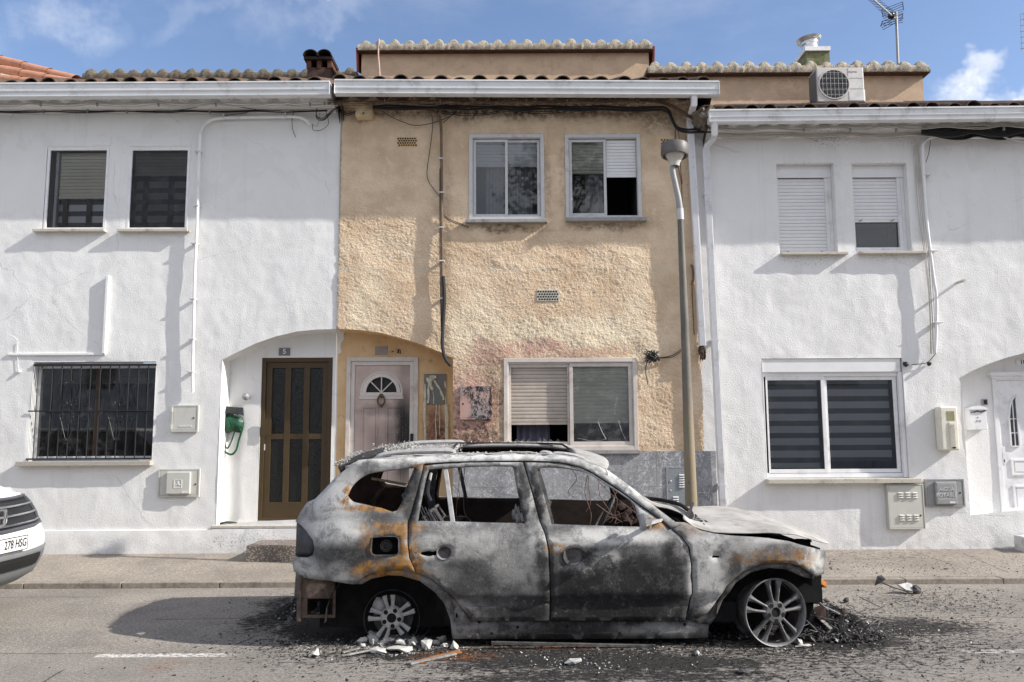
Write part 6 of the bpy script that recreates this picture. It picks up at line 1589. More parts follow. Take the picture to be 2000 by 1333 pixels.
M['burnt'] = burnt_mat('burnt_body_paint'); M['burnt_roof'] = burnt_mat('burnt_roof_paint', 0.55, True)
M['soot_rust'] = simple('sooty_rust', rgb(52, 38, 32), 0.95, var=0.5, scale=7, dirt=(rgb(14, 13, 13), 4, 0.9), bump=0.6, bscale=60)
M['soot'] = simple('soot_black', (0.008, 0.008, 0.008), 0.98, var=0.5, scale=10)
M['charred'] = simple('charred_grey', rgb(84, 82, 82), 0.9, var=0.5, scale=14, dirt=(rgb(26, 25, 26), 11, 0.9), bump=0.7, bscale=60)
M['pale_ash'] = simple('pale_ash', rgb(176, 174, 170), 0.95, var=0.18, scale=24, dirt=(rgb(90, 88, 86), 26, 0.7), bump=0.8, bscale=70, bdist=0.006)
M['rusty'] = simple('bright_rust', rgb(156, 98, 44), 0.9, var=0.3, scale=16, dirt=(rgb(60, 46, 38), 15, 0.7), bump=0.5)
M['alloy'] = simple('scorched_alloy', rgb(96, 95, 96), 0.6, 0.15, var=0.3, scale=10, dirt=(rgb(52, 50, 50), 14, 0.75))
M['alloy_ash'] = simple('ashen_alloy', rgb(168, 166, 166), 0.8, var=0.14, scale=20, dirt=(rgb(110, 106, 104), 30, 0.5))
BM = [M['burnt'], M['soot_rust']]
car = thing('burnt_car', 'burnt-out estate-shaped off-roader, ash grey and rust orange, collapsed on its bare rims', 'car', (0.45, CY, 0))

RARCH = [(691, 1142), (715, 1124.5), (741, 1116), (775.6, 1112), (811, 1117)]
RARCH2 = [(811, 1117), (844.6, 1132), (879, 1162), (900, 1187), (922, 1212)]
QW = rounded([(679, 969), (687, 952), (702, 937), (723, 926.5), (760, 920.5), (806, 915.5), (812, 919), (797, 945), (776, 998), (745, 993), (712, 986), (690, 981)], 3)
FUEL = rounded([(727, 1050), (752, 1048.5), (776, 1050), (778.5, 1067), (776, 1083), (752, 1085), (728, 1083), (725.5, 1067)], 3)
quarter = [(700, 901), (730, 898), (764, 895), (826, 892), (900, 890), (960, 888.5), (1017, 888), (1060, 889), (1095, 892), (1132, 898), (1170, 910), (1184, 918), (1229, 950), (1256, 971), (1285, 995), (1319, 1020), (1338, 1021), (1312, 1032.5),
           (1285, 1011), (1251, 988), (1217, 963), (1183, 941), (1149, 920.5), (1115, 909.5), (1081, 904.5), (1030, 903), (950, 903.5), (880, 905), (833, 907.5), (827, 911), (814, 962), (800, 1010), (796, 1018), (795.5, 1060), (799, 1090), (811, 1117),
           (775.6, 1112), (741, 1116), (715, 1124.5), (691, 1142), (640, 1134), (592, 1130), (574, 1118), (571, 1100), (573, 1090), (602, 1090), (611, 1084), (614, 1072), (611, 1056), (598, 1038), (586, 1026), (577, 1021), (586, 1003), (600, 983), (616, 976), (636, 955.6), (653.6, 935.6), (679, 916)]
quarter = [q for q in quarter]
for s in (-1, 1):
    o = part('body_side', side_mb(quarter, [QW, FUEL] if s < 0 else [QW], s, seed=2 + s), BM, car, smooth=True, ang=50, solid=0.014)
# rear door
dr_out = [(829, 911), (880, 907), (950, 905.5), (1021, 905), (1031, 938), (1042, 976), (1053, 1018), (1064, 1044), (1070.5, 1075), (1072.5, 1120), (1073.5, 1175), (1072.5, 1213), (924, 1213)] + [(902, 1187), (881, 1162), (846, 1132), (813, 1117.5)] + [(801.5, 1090), (798, 1060), (798.5, 1019), (803, 1010), (816, 962)]
dr_win = rounded([(838, 919), (851, 917.5), (884, 915), (932, 912.5), (990, 912), (1002, 914.5), (1005, 930), (1010, 958), (1023, 1018), (1018, 1022), (950, 1021), (880, 1019), (822, 1018), (817, 1014), (824, 975), (833, 932)], 2)
hd = rounded([(858, 1072), (868, 1068), (878, 1071), (881, 1080), (876, 1089), (867, 1091), (858, 1088), (853, 1080)], 3); kh = rounded([(838, 1076), (846, 1078), (852, 1076), (852, 1085), (845, 1085), (838, 1087), (823, 1084), (823, 1079)], 2)
fd_out = [(1024, 905), (1081, 906.5), (1115, 911.5), (1149, 923), (1183, 943.5), (1217, 965.5), (1251, 990.5), (1285, 1013.5), (1309, 1033), (1329, 1047), (1344.5, 1069), (1349.5, 1103.5), (1351, 1160), (1343, 1187), (1338, 1213), (1076, 1213), (1076.5, 1175), (1075.5, 1120), (1073.5, 1075), (1067, 1044), (1056, 1018), (1045, 976), (1034, 938)]
fd_win = rounded([(1050, 921.5), (1058, 914.5), (1098, 915.8), (1135, 922), (1158, 931), (1183, 947), (1217, 968.5), (1236, 983), (1242, 994), (1250, 1026), (1244, 1029), (1180, 1027.5), (1120, 1025.5), (1082, 1024), (1076, 1019), (1063, 970), (1053, 938)], 2)
hd2 = rounded([(1105, 1074), (1120, 1070), (1134, 1073), (1137, 1086), (1132, 1097), (1118, 1101), (1106, 1097), (1100, 1086)], 3)
for s in (-1, 1):
    d1 = part('rear_door', side_mb(dr_out, [dr_win, hd, kh], s, seed=12 + s), BM, car, smooth=True, ang=50, solid=0.014, label=('mottled grey rear door with a rust patch at its back edge' if s < 0 else None))
    d2 = part('front_door', side_mb(fd_out, [fd_win, hd2], s, seed=22 + s), BM, car, smooth=True, ang=50, solid=0.014, label=('front door burnt black below the waistline' if s < 0 else None))
    for d, px_, py_, r_ in ((d1, 867, 1079.5, 0.052), (d2, 1119, 1085.5, 0.068)):
        x, z = cpx(px_, py_); y = CY + s * float(wside(z, x))
        mb = MB(); mb.lathe([(0, -0.022), (r_ * .6, -0.02), (r_ * 1.0, -0.004), (r_ * 1.02, 0.004)], (x, y, z + TILT * (y - Y0T)), (0, s, 0), 20)
        part('handle_recess', mb, M['charred'], d, smooth=True, ang=60)
        if s < 0:
            x, z = cpx(px_ - (30 if px_ < 900 else 22), py_ + 1); mb = MB(); mb.lathe([(0, -0.02), (0.03, -0.018)], (x, CY - .9, z), (0, -1, 0), 10); part('lock_hole', mb, M['soot'], d)
    # quarter-light bar of the rear door
    mb = MB(); a = cpx(869, 914); b = cpx(884, 1022)
    def P3(q, off=0.0): yy = CY + s * (float(wside(q[1], q[0])) + off); return Vector((q[0], yy, q[1] + TILT * (yy - Y0T)))
    mb.bar(P3(a, -0.02), P3(b, -0.02), 0.034, 0.02, up=(0, 1, 0)); part('window_bar', mb, M['alloy_ash'] if s < 0 else M['charred'], d1, bevel=0.004)
# black B pillar, dark rear pillar and seals behind the door gaps
for s in (-1, 1):
    mb = side_mb([(1003, 905), (1050, 905), (1066, 955), (1082, 1019), (1084, 1070), (1084, 1215), (1062, 1215), (1060, 1060), (1040, 1019), (1015, 955)], (), s, off=-0.03, sp=0.08); part('centre_pillar', mb, M['charred'], car, solid=0.03)
    mb = side_mb([(810, 912), (833, 910), (815, 965), (805, 1015), (812, 1100), (828, 1135), (800, 1118), (786, 1085), (789, 1036), (779, 1002), (790, 960)], (), s, off=-0.028, sp=0.08); part('rear_pillar', mb, simple('grey_black_pillar', rgb(82, 84, 84), 0.9, var=.5, scale=16, dirt=(rgb(24, 23, 22), 20, .8)), car, solid=0.03)
    mb = side_mb([(1300, 1030), (1335, 1040), (1358, 1080), (1360, 1215), (1332, 1215), (1340, 1080), (1315, 1050)], (), s, off=-0.025, sp=0.08); part('hinge_pillar', mb, M['soot'], car, solid=0.02)
# fenders
fen = [(1313, 1033.5), (1338, 1021), (1352, 1027), (1367, 1036), (1395, 1042), (1428, 1046), (1462, 1048), (1500, 1051), (1540, 1057), (1562, 1064), (1590, 1071), (1612, 1078), (1611, 1100), (1609, 1122), (1594, 1127), (1564.6, 1107), (1545, 1101), (1527.5, 1098.5), (1490, 1101), (1453, 1116), (1435, 1130), (1418.6, 1145.5), (1396, 1180), (1384, 1196), (1372, 1205), (1341, 1208), (1346, 1187.5), (1353.5, 1160), (1352, 1103.5), (1347, 1069), (1331, 1046.5)]
slot = [(1391, 1085.5), (1405, 1086), (1405, 1090), (1391, 1089.5)]; tear = rounded([(1397, 1106), (1400, 1112), (1398, 1132), (1397, 1146), (1395, 1130), (1395, 1114)], 2)
for s in (-1, 1): part('fender', side_mb(fen, [slot] if s < 0 else [], s, off=0.002, seed=31 + s, dent=0.009), BM, car, smooth=True, ang=50, solid=0.012, label='ashen front fender with an orange rust bloom over the wheel' if s < 0 else None)
# arch flanges
def strip(outer, inner): return outer + inner[::-1]
fo = [(1339, 1207), (1370, 1206), (1384, 1196), (1396, 1180), (1418.6, 1145.5), (1435, 1130), (1453, 1116), (1490, 1101), (1527.5, 1098.5), (1545, 1101), (1564.6, 1107), (1594, 1127)]
fi = [(1360, 1218), (1388, 1222), (1399, 1207), (1413.6, 1172), (1438, 1139), (1468, 1119), (1503, 1110), (1537, 1113.5), (1572, 1129), (1590, 1133)]
ro = [(691, 1142), (715, 1124.5), (741, 1116), (775.6, 1112), (811, 1117), (844.6, 1132), (879, 1162), (900, 1187), (922, 1212), (934, 1216), (934, 1247)]
ri = [(706, 1142), (724, 1132), (758, 1124.5), (784, 1126), (819, 1136), (850, 1159), (868, 1182), (879, 1212), (883, 1247)]
for s in (-1, 1):
    part('front_arch', side_mb(strip(fo, fi), (), s, off=-0.016, sp=0.03, dent=.002), [M['charred'], M['soot']], car, smooth=True, solid=0.05, label='scorched front wheel arch lip' if s < 0 else None)
    part('rear_arch', side_mb(strip(ro, ri), [rounded([(890, 1196), (897, 1212), (903, 1236), (896, 1239), (890, 1222)], 2)], s, off=-0.016, sp=0.03, dent=.002), [M['burnt'], M['soot']], car, smooth=True, solid=0.05)
# sill with bolt holes
for s in (-1, 1):
    sl = part('sill', side_mb([(884, 1209), (930, 1211), (1340, 1211), (1386, 1215), (1384, 1249), (1100, 1251), (884, 1250)], (), s, off=-0.022, sp=0.05, dent=.003), [M['burnt'], M['soot']], car, smooth=True, solid=0.06)
    if s < 0:
        mb = MB()
        for (px_, py_) in ((936, 1216), (1011, 1226), (1108, 1224), (1338, 1221), (1211, 1239), (960, 1239)):
            x, z = cpx(px_, py_); y = CY - float(wside(z, x)) + 0.016; mb.add([(x + 0.012 * math.cos(a), y, z + 0.012 * math.sin(a)) for a in [k * math.pi / 4 for k in range(8)]], [tuple(range(8))])
        part('bolt_hole', mb, M['soot'], sl)
        mb = MB(); a, b = cpx(960, 1254), cpx(1280, 1262); mb.bar((a[0], CY - .88, a[1]), (b[0], CY - .86, b[1]), 0.03, 0.018); part('hanging_trim', mb, M['charred'], sl)
# fuel filler
x, z = cpx(752, 1067); mb = MB(); y = CY - .9
v, f = tri2d([cpx(*p) for p in rounded([(722, 1046), (782, 1046), (782, 1088), (722, 1088)], 2)], [], .05); mb.add([(a, y + .07, b) for a, b in v], f.tolist())
fl_ = part('fuel_bay', mb, M['soot'], car); mb = MB()
for (r, dy) in ((0.040, 0.03), (0.026, 0.02)): mb.tube([(x + r * math.cos(a), y + dy, z - .005 + r * math.sin(a)) for a in [k * math.pi / 12 for k in range(25)]], 0.004, 6)
mb.lathe([(0, 0.0), (0.02, 0.0), (0.04, .03)], (x, y + .055, z - .005), (0, 1, 0), 16); part('fuel_cap', mb, M['charred'], fl_, smooth=True)
mb = MB(); Q = [cpx(*p) for p in FUEL]; mb.tube([(a, CY - float(wside(b, a)) - .001, b) for a, b in Q + [Q[0]]], 0.004, 6); part('fuel_rim', mb, M['charred'], fl_, smooth=True)
# tail lamp shell
for s in (-1, 1):
    mb = side_mb([(577, 1024), (588, 1030), (600, 1044), (610, 1058), (612, 1072), (609, 1083), (601, 1089), (575, 1089), (576, 1060)], (), s, off=-0.03, sp=0.04); part('tail_lamp', mb, simple('dark_lamp_shell', rgb(70, 70, 74), 0.5, var=.4, scale=5), car, smooth=True, solid=0.02)


def XZ(px, py, Y): p = at(px, py, Y); return p.x, p.z


def C3(x, y, z): return (x, y, z + TILT * (y - Y0T))


# roof
ex = [(x, z) for x, z in [cpx(*p) for p in ((679, 912), (700, 901), (730, 898), (764, 895), (826, 892), (900, 890), (1017, 888), (1060, 889), (1095, 892), (1132, 898), (1170, 910), (1182, 916))]]
RX, RZ = [p[0] for p in ex], [p[1] for p in ex]
nx, ny = 70, 34; xs = np.linspace(RX[0] - 0.02, RX[-1], nx); V = []; mb = MB()
hx0, hx1 = XZ(886, 880, 6.6)[0], XZ(1118, 880, 6.6)[0]
for i, x in enumerate(xs):
    z0 = float(np.interp(x, RX, RZ)); w0 = float(wside(z0, x)) + 0.004
    for j in range(ny):
        t = -1 + 2 * j / (ny - 1); y = CY + t * w0; cr = (0.022 * (1 - t * t) + .038 * t * (1 - t ** 4)) * min(1, (x - RX[0] + .02) / 0.3 + .2)
        n_ = 0.010 * (float(vn(np.array(x * 6), np.array(y * 6), 3)) - 0.5)
        bow = 0.07 * (1 - t * t) if i == nx - 1 else 0
        V.append(C3(x + (0.10 * (1 - t * t) * max(0, (i - nx * .8) / (nx * .2))), y, z0 + cr + n_))
F_ = []
for i in range(nx - 1):
    for j in range(ny - 1):
        xc = (xs[i] + xs[i + 1]) / 2; t = abs(-1 + 2 * (j + .5) / (ny - 1))
        if hx0 < xc < hx1 and t < 0.66: continue
        F_.append((i * ny + j, (i + 1) * ny + j, (i + 1) * ny + j + 1, i * ny + j + 1))
mb.add(V, F_); roof = part('roof', mb, [M['burnt_roof'], M['soot_rust']], car, smooth=True, ang=60, solid=0.03, label='ash-covered roof with a burnt-out sunroof opening')


def roofz(x, y):
    z0 = float(np.interp(x, RX, RZ)); t = (y - CY) / (float(wside(z0, x)) + .004); return z0 + 0.022 * (1 - t * t) + .038 * t * (1 - min(1, abs(t)) ** 4) + TILT * (y - Y0T)


# sunroof rim, roof rails
mb = MB(); yr = CY - 0.42; pts = [(hx0 - .02, CY), (hx0 - .015, yr + .1), (hx0 + .05, yr), (hx1 - .12, yr), (hx1 - .02, yr + .12), (hx1, CY)]
mb.tube(smooth_path([(x, y, roofz(x, y) + .006) for x, y in pts], 5), 0.006, 6); mb.tube(smooth_path([(x, 2 * CY - y, roofz(x, 2 * CY - y) + .012) for x, y in pts], 5), 0.009, 6); part('sunroof_rim', mb, M['soot_rust'], roof, smooth=True)
for s in (-1, 1):
    yy = CY + s * 0.60
    def RP(px, dz, s=s, yy=yy): x = XZ(px, 885, 6.4)[0]; return Vector((x, yy, roofz(x, yy) + dz))
    mb = MB(); pth = smooth_path([RP(722, -0.02), RP(745, 0.022), RP(780, 0.035), RP(830, 0.036), RP(868, 0.034), RP(884, 0.025), RP(892, -0.01)], 5); n = len(pth)
    mb.tube(pth, [0.030 if i > 3 and i < n - 4 else 0.018 for i in range(n)], 8, flat=.7)
    rl = part('roof_rail', mb, M['alloy_ash'], roof, smooth=True, label='sagging rear half of the roof rail' if s < 0 else None)
    mb = MB(); pth = smooth_path([RP(1052, -0.012), RP(1060, 0.016), RP(1074, 0.014), RP(1080, 0.002), RP(1084, 0.016), RP(1105, 0.022), RP(1130, 0.018), RP(1154, 0.0)], 5); n = len(pth)
    mb.tube(pth, [0.021 if 2 < i < n - 6 else 0.010 for i in range(n)], 8, flat=.7); part('roof_rail', mb, M['alloy_ash'], roof, smooth=True)
    # melted strip along the gutter of the roof
    mb = MB(); rnd = random.Random(4 + s); yy2 = CY + s * 0.655
    mb.tube(smooth_path([Vector((x, yy2 + rnd.uniform(-.01, .01), roofz(x, yy2) + rnd.uniform(0, .012))) for x in np.linspace(RX[3], RX[-3], 24)], 3), 0.010, 6, flat=.5); part('roof_moulding', mb, M['alloy_ash'], roof, smooth=True)
    mb = MB(); q = [(829, 909), (880, 905.5), (950, 904), (1030, 903.5), (1081, 905.2), (1115, 910.3), (1149, 921.5), (1183, 942), (1217, 964), (1251, 989), (1285, 1012), (1310, 1033)]
    for off_, r_ in ((0.002, 0.006),):
        pts = [cpx(*p) for p in q]; mb.tube(smooth_path([(a, CY + s * (float(wside(b, a)) + off_), b + TILT * (CY + s * float(wside(b, a)) - Y0T)) for a, b in pts], 3), r_, 6)
    part('drip_rail', mb, M['soot'], roof, smooth=True)
# tail spoiler heaped with ash
mb = MB(); sx0, sz0 = XZ(645, 914, 6.42); sx1, sz1 = XZ(735, 884, 6.42); sxb, szb = XZ(654, 934, 6.42)
prof = [(sx0, sz0), (XZ(690, 895, 6.42)), (sx1, sz1), (XZ(712, 898, 6.42)), (sxb + .03, szb + .01), (sxb, szb)]
n = 26; V = []
for j in range(n + 1):
    y = 6.42 + 1.2 * j / n; sh = 0.10 * (2 * j / n - 1) ** 2
    for (a, b) in prof: V.append((a + sh * 0.6, y, b + TILT * (y - 6.42) + .02 * (1 - (2 * j / n - 1) ** 2) + .012 * (float(vn(np.array(a * 20 + y * 9), np.array(y * 12), 8)) - .5)))
k = len(prof); mb.add(V, [(j * k + i, (j + 1) * k + i, (j + 1) * k + (i + 1) % k, j * k + (i + 1) % k) for j in range(n) for i in range(k)] + [tuple(range(k)), tuple(range(n * k, n * k + k))[::-1]])
sp_ = part('spoiler', mb, simple('charred_foam', rgb(58, 56, 56), 0.95, var=.6, scale=30, bump=1.0, bscale=80, bdist=.01), roof)


def shards(mb, n, fn, size, seed, flat=0.3):
    rnd = random.Random(seed)
    for _ in range(n):
        c, nz = fn(rnd); s_ = size * rnd.uniform(0.4, 1.5); a = rnd.uniform(0, 6.28); u = Vector((math.cos(a), math.sin(a), rnd.uniform(-1, 1) * nz)).normalized(); v = u.cross(Vector((rnd.uniform(-1, 1) * nz, rnd.uniform(-1, 1) * nz, 1))).normalized(); w_ = u.cross(v)
        k = rnd.choice((3, 4, 5)); P = [Vector(c) + (u * math.cos(6.283 * i / k) * rnd.uniform(.6, 1.2) + v * math.sin(6.283 * i / k) * rnd.uniform(.3, .9)) * s_ + w_ * rnd.uniform(-.25, .25) * s_ * nz for i in range(k)]
        mb.prism(P, w_ * s_ * 0.10)


def ash_on(a0, a1, y0, y1, h, dens):
    def f(r):
        x = r.uniform(a0, a1); y = r.uniform(y0, y1); return (x, y, roofz(x, y) + r.uniform(0, h)), 1.0
    return f


mb = MB(); shards(mb, 1800, ash_on(XZ(660, 900, 6.6)[0], XZ(770, 880, 6.6)[0], 6.45, 7.6, 0.030, 1), 0.010, 1)
shards(mb, 900, ash_on(XZ(760, 880, 6.6)[0], XZ(900, 880, 6.6)[0], 6.45, 7.6, 0.010, 1), 0.008, 2); shards(mb, 380, ash_on(hx0, hx1, 7.46, 7.62, 0.02, 1), 0.012, 3); shards(mb, 260, ash_on(hx0, hx1, 6.42, 6.55, 0.012, 1), 0.012, 5)
for (px_, w_, h_, n_) in ((758, .085, .085, 170), (796, .065, .095, 150), (722, .08, .03, 90)):
    cx = XZ(px_, 870, 6.9)[0]; rz = roofz(cx, 6.9)
    def f(r, cx=cx, w_=w_, h_=h_, rz=rz): q = r.random(); return (cx + r.gauss(0, .5) * w_, 6.9 + r.gauss(0, .06), rz - .01 + q * h_ * (1 - min(1, abs(r.gauss(0, .4))))), 1.5
    shards(mb, n_ * 3, f, 0.009, int(px_))
a = part('roof_ash', mb, M['pale_ash'], roof); a['kind'] = 'stuff'

# bonnet
he = [(1337, 1019), (1352, 1030), (1367, 1035), (1391, 1040), (1420, 1041.5), (1453, 1041.6), (1503, 1040), (1552, 1044), (1589, 1056), (1619, 1065)]
HE = []
for p in he:
    Y = 6.25
    for _ in range(5): q = at(*p, Y); Y = CY - (float(wside(0.8, q.x)) - 0.075)
    HE.append((q.x, q.z))
HX, HZ = [p[0] for p in HE], [p[1] for p in HE]; nx, ny = 60, 36; V = []; mb = MB()
for i in range(nx):
    u = i / (nx - 1)
    for j in range(ny):
        t = -1 + 2 * j / (ny - 1)
        xr = HX[0] + 0.0 + 0.11 * (1 - t * t) ** 0.6 * 0 - 0.13 * (1 - t * t) ** 0.8 + 0.10 * math.exp(-((t + 0.72) / 0.2) ** 2); xf = HX[-1] + 0.06 * (1 - abs(t) ** 2.6)
        x = xr + (xf - xr) * u; xe = HX[0] + (HX[-1] - HX[0]) * u; z0 = float(np.interp(xe, HX, HZ)); w0 = float(wside(0.8, min(xe, 2.4))) - 0.075
        cr = (0.052 * (1 - u) + 0.004) * (1 - abs(t) ** 2.4) + 0.012 * math.exp(-((abs(t) - .55) / .12) ** 2) * (1 - u)
        buck = 0.012 * (float(fbm(np.array(x * 3.0), np.array(t * 3.0), 61, 3)) - .5)
        V.append(C3(x, CY + t * w0, z0 + cr + buck))
mb.add(V, [(i * ny + j, (i + 1) * ny + j, (i + 1) * ny + j + 1, i * ny + j + 1) for i in range(nx - 1) for j in range(ny - 1)])
hood = part('bonnet', mb, [simple('ash_white_bonnet', rgb(166, 163, 158), 0.8, var=0.2, scale=4, dirt=(rgb(92, 84, 78), 6, 0.65), bump=0.4, bscale=90), M['soot_rust']], car, smooth=True, ang=60, solid=0.008, label='buckled bonnet burnt to pale ash')
mb = MB(); 
for (px_, py_) in ((1508, 1050), (1562, 1056)): x, z = XZ(px_, py_, 6.35); mb.box(x - .03, x + .03, 6.3, 6.36, z - .035, z + .012); mb.tube([(x + .06 + .02 * math.cos(a), 6.33, z - .01 + .02 * math.sin(a)) for a in [k * .6 for k in range(8)]], .005, 5)
part('bonnet_bracket', mb, M['soot'], hood)
# engine bay, front panel, cowl rubble
mb = MB(); mb.box(1.25, 2.28, CY - .72, CY + .72, 0.28, 0.60); mb.box(2.22, 2.32, CY - .62, CY + .62, 0.25, 0.66); part('engine_bay', mb, M['soot'], car)
mb = MB(); rnd = random.Random(7)
for _ in range(70):
    x = rnd.uniform(1.18, 1.48); y = rnd.uniform(6.35, 7.65); z = 0.76 + rnd.uniform(-.05, .035)
    b_ = blobmesh((x, y, z + TILT * (y - Y0T)), rnd.uniform(.02, .06), rnd.randint(0, 99), .5, 1, (1.3, 1, .6)); mb.add(b_.v, b_.f)
for _ in range(40):
    p = [Vector((rnd.uniform(1.15, 1.5), rnd.uniform(6.3, 7.7), rnd.uniform(.78, .87))) for _ in range(3)]; mb.tube(smooth_path(p, 3), rnd.uniform(.004, .012), 5)
part('engine_rubble', mb, M['charred'], car)
mb = MB(); x, z = XZ(1345, 1000, 6.45); mb.prism([(x - .03, 6.45, z - .04), (x + .01, 6.45, z - .04), (x + .045, 6.45, z + .07), (x + .035, 6.45, z + .07)], (0, .02, 0)); part('hinge_stub', mb, M['charred'], car)
mb = MB(); mb.tube(smooth_path([at(1256, 973, 7.75), at(1290, 977, 7.7), at(1325, 985, 7.4), at(1343, 996, 7.0), at(1351, 1005, 6.7), at(1347, 1014, 6.45), at(1335, 1019, 6.35)], 5), 0.018, 8); part('cowl_edge', mb, M['soot'], car, smooth=True)
# platform, wheelhouses, bulkheads
mb = MB()
mb.box(-0.50, 1.62, CY - .80, CY + .80, 0.16, 0.30); mb.box(-1.45, -0.50, CY - .60, CY + .60, 0.30, 0.46)
for s in (-1, 1):
    y0, y1 = (CY - .62, CY - .56) if s < 0 else (CY + .56, CY + .62)
    mb.box(-1.45, -0.42, y0, y1, 0.10, 0.80); mb.box(1.50, 2.25, y0, y1, 0.10, 0.72)
    ya, yb = (CY - .87, CY - .6) if s < 0 else (CY + .6, CY + .87)
    for (cx, r, zt) in ((-.89, .47, .18), (1.90, .44, .22)):
        k = 14; P = [(min(2.16, cx + r * math.cos(math.pi * i / k)), max(.42 if i < k / 2 and cx > 0 else 0, zt + r * math.sin(math.pi * i / k))) for i in range(k + 1)]
        mb.add([(a, ya, b) for a, b in P] + [(a, yb, b) for a, b in P], [(i, i + 1, k + 2 + i, k + 1 + i) for i in range(k)])
mb.box(1.20, 1.26, CY - .80, CY + .80, 0.25, 0.80); mb.box(-0.56, -0.50, CY - .8, CY + .8, .25, .60)
mb.box(-1.50, -1.44, CY - .70, CY + .70, 0.30, 0.80)
part('underbody', mb, M['soot'], car)
part('tailgate', MB().prism([(-1.62, CY - .72, .34), (-1.60, CY - .72, .80), (-1.50, CY - .72, .92), (-1.48, CY - .72, .92), (-1.56, CY - .72, .34)], (0, 1.44, 0)), BM, car, solid=0.005)
# bumper carrier
mb = MB(); yb_ = CY - .80
x0, z0 = XZ(586, 1208, yb_); x1, z1 = XZ(655, 1140, yb_); hx_, hz_ = XZ(599, 1202, yb_); hX, hZ = XZ(649, 1170, yb_)
mb.box(x0, x1, yb_, yb_ + .03, hZ, z1 + .06); mb.box(x0, x1, yb_, yb_ + .03, z0, hz_); mb.box(x0, hx_, yb_, yb_ + .03, hz_, hZ); mb.box(hX, x1, yb_, yb_ + .03, hz_, hZ); mb.box(x0 - .02, x0 + .01, yb_ - .03, yb_ + .5, z0 - .02, z1 + .05)
part('bumper_carrier', mb, simple('rusty_carrier', rgb(98, 84, 76), .9, var=.4, scale=10, dirt=(rgb(40, 30, 26), 9, .8)), car, bevel=.006)
# interior: seat frames, dashboard bar, wires, far shelf
mb = MB()
for (sx, sy) in ((0.55, 6.6), (0.55, 7.4), (-0.35, 6.55), (-0.35, 7.0), (-0.35, 7.45)):
    lean = -0.18; h_ = .50 if sx > 0 else .42
    for dy in (-.2, .2): mb.tube(smooth_path([(sx + .25, sy + dy, .38), (sx - .05, sy + dy, .36), (sx - .15, sy + dy, .60), (sx - .15 + lean, sy + dy * .8, .36 + h_ + .12)], 3), 0.014, 6)
    mb.tube([(sx - .15 + lean, sy - .16, .48 + h_), (sx - .15 + lean, sy + .16, .48 + h_)], .013, 6)
    for k in range(4): mb.tube([(sx - .16 + lean * (k / 5), sy - .18, .56 + .08 * k), (sx - .16 + lean * (k / 5), sy + .18, .56 + .08 * k)], .004, 4)
part('seat_frame', mb, M['charred'], car, smooth=True)
mb = MB(); mb.box(1.02, 1.22, CY - .72, CY + .72, .50, .84); rnd = random.Random(3)
for _ in range(60):
    y = rnd.uniform(6.35, 7.6); b_ = blobmesh((rnd.uniform(.88, 1.1), y, rnd.uniform(.72, .88)), rnd.uniform(.02, .05), rnd.randint(0, 99), .5, 1); mb.add(b_.v, b_.f)
part('dashboard', mb, M['soot_rust'], car)
mb = MB(); c = Vector((.80, 7.4, .82)); mb.tube([c + Vector((.09 * math.cos(a), .18 * math.sin(a), .16 * math.cos(a))) for a in [k * math.pi / 12 for k in range(25)]], .01, 6); part('steering_wheel', mb, M['charred'], car, smooth=True)
copper = simple('bare_copper', rgb(104, 80, 70), .7, var=.4, scale=30); rnd = random.Random(21)
for (pa, pb, Y) in (((1148, 928), (1152, 1026), 6.5), ((1165, 935), (1250, 1010), 6.4), ((1196, 955), (1222, 1024), 6.6), ((1150, 930), (1144, 1000), 6.7), ((1170, 940), (1190, 1022), 6.5), ((1118, 918), (1122, 972), 7.1), ((1205, 960), (1180, 1018), 6.5), ((908, 912), (920, 1018), 6.6), ((899, 915), (893, 1018), 6.7), ((873, 915), (895, 975), 6.8), ((1222, 965), (1240, 1020), 6.4), ((1182, 915), (1180, 950), 6.25), ((745, 922), (742, 960), 6.7), ((1187, 1010), (1210, 1020), 6.3)):
    mb = MB(); a, b = at(*pa, Y), at(*pb, Y); m1 = a.lerp(b, .35) + Vector((rnd.uniform(-.04, .04), rnd.uniform(-.03, .03), 0)); m2 = a.lerp(b, .7) + Vector((rnd.uniform(-.05, .05), 0, -rnd.uniform(0, .06))); mb.tube(smooth_path([a, m1, m2, b], 5), .0028, 4); part('hanging_wire', mb, copper, car, smooth=True)
mb = MB(); mb.tube(smooth_path([at(1165, 985, 6.4), at(1195, 1006, 6.4), at(1215, 1003, 6.4), at(1235, 990, 6.4)], 5), .003, 4)
part('hanging_wire', mb, copper, car, smooth=True)
mb = MB()
for k in range(6): a = at(816 + k * 7, 985 + k * 3, 6.55); b = at(832 + k * 6, 1020, 6.55); mb.tube([a, b], .004, 4)
mb.tube(smooth_path([at(842, 925, 6.7), at(836, 960, 6.6), at(842, 978, 6.6)], 4), .012, 6)
part('seat_springs', mb, M['alloy_ash'], car, smooth=True)
mb = MB(); x0_, z0_ = XZ(815, 966, 7.2); mb.bar(at(726, 935, 7.4), at(795, 947, 7.4), .03, .02); part('parcel_rail', mb, simple('pale_rail', rgb(170, 160, 130), .8), car)
mb = MB(); rnd = random.Random(9)
for _ in range(16):
    c = at(1003 + rnd.uniform(0, 22), 988 + rnd.uniform(0, 30), 6.5); b_ = blobmesh(c, rnd.uniform(.012, .03), rnd.randint(0, 99), .6, 1, (.7, .7, 1.3)); mb.add(b_.v, b_.f)
part('seat_debris', mb, M['alloy_ash'], car)
# rust-coloured inner skin of the far doors
mb = MB(); mb.box(-.45, 1.2, CY + .80, CY + .815, .30, .92); part('inner_door_skin', mb, simple('rust_inner', rgb(38, 28, 24), .95, var=.6, scale=6, dirt=(rgb(20, 16, 15), 6, .9)), car)
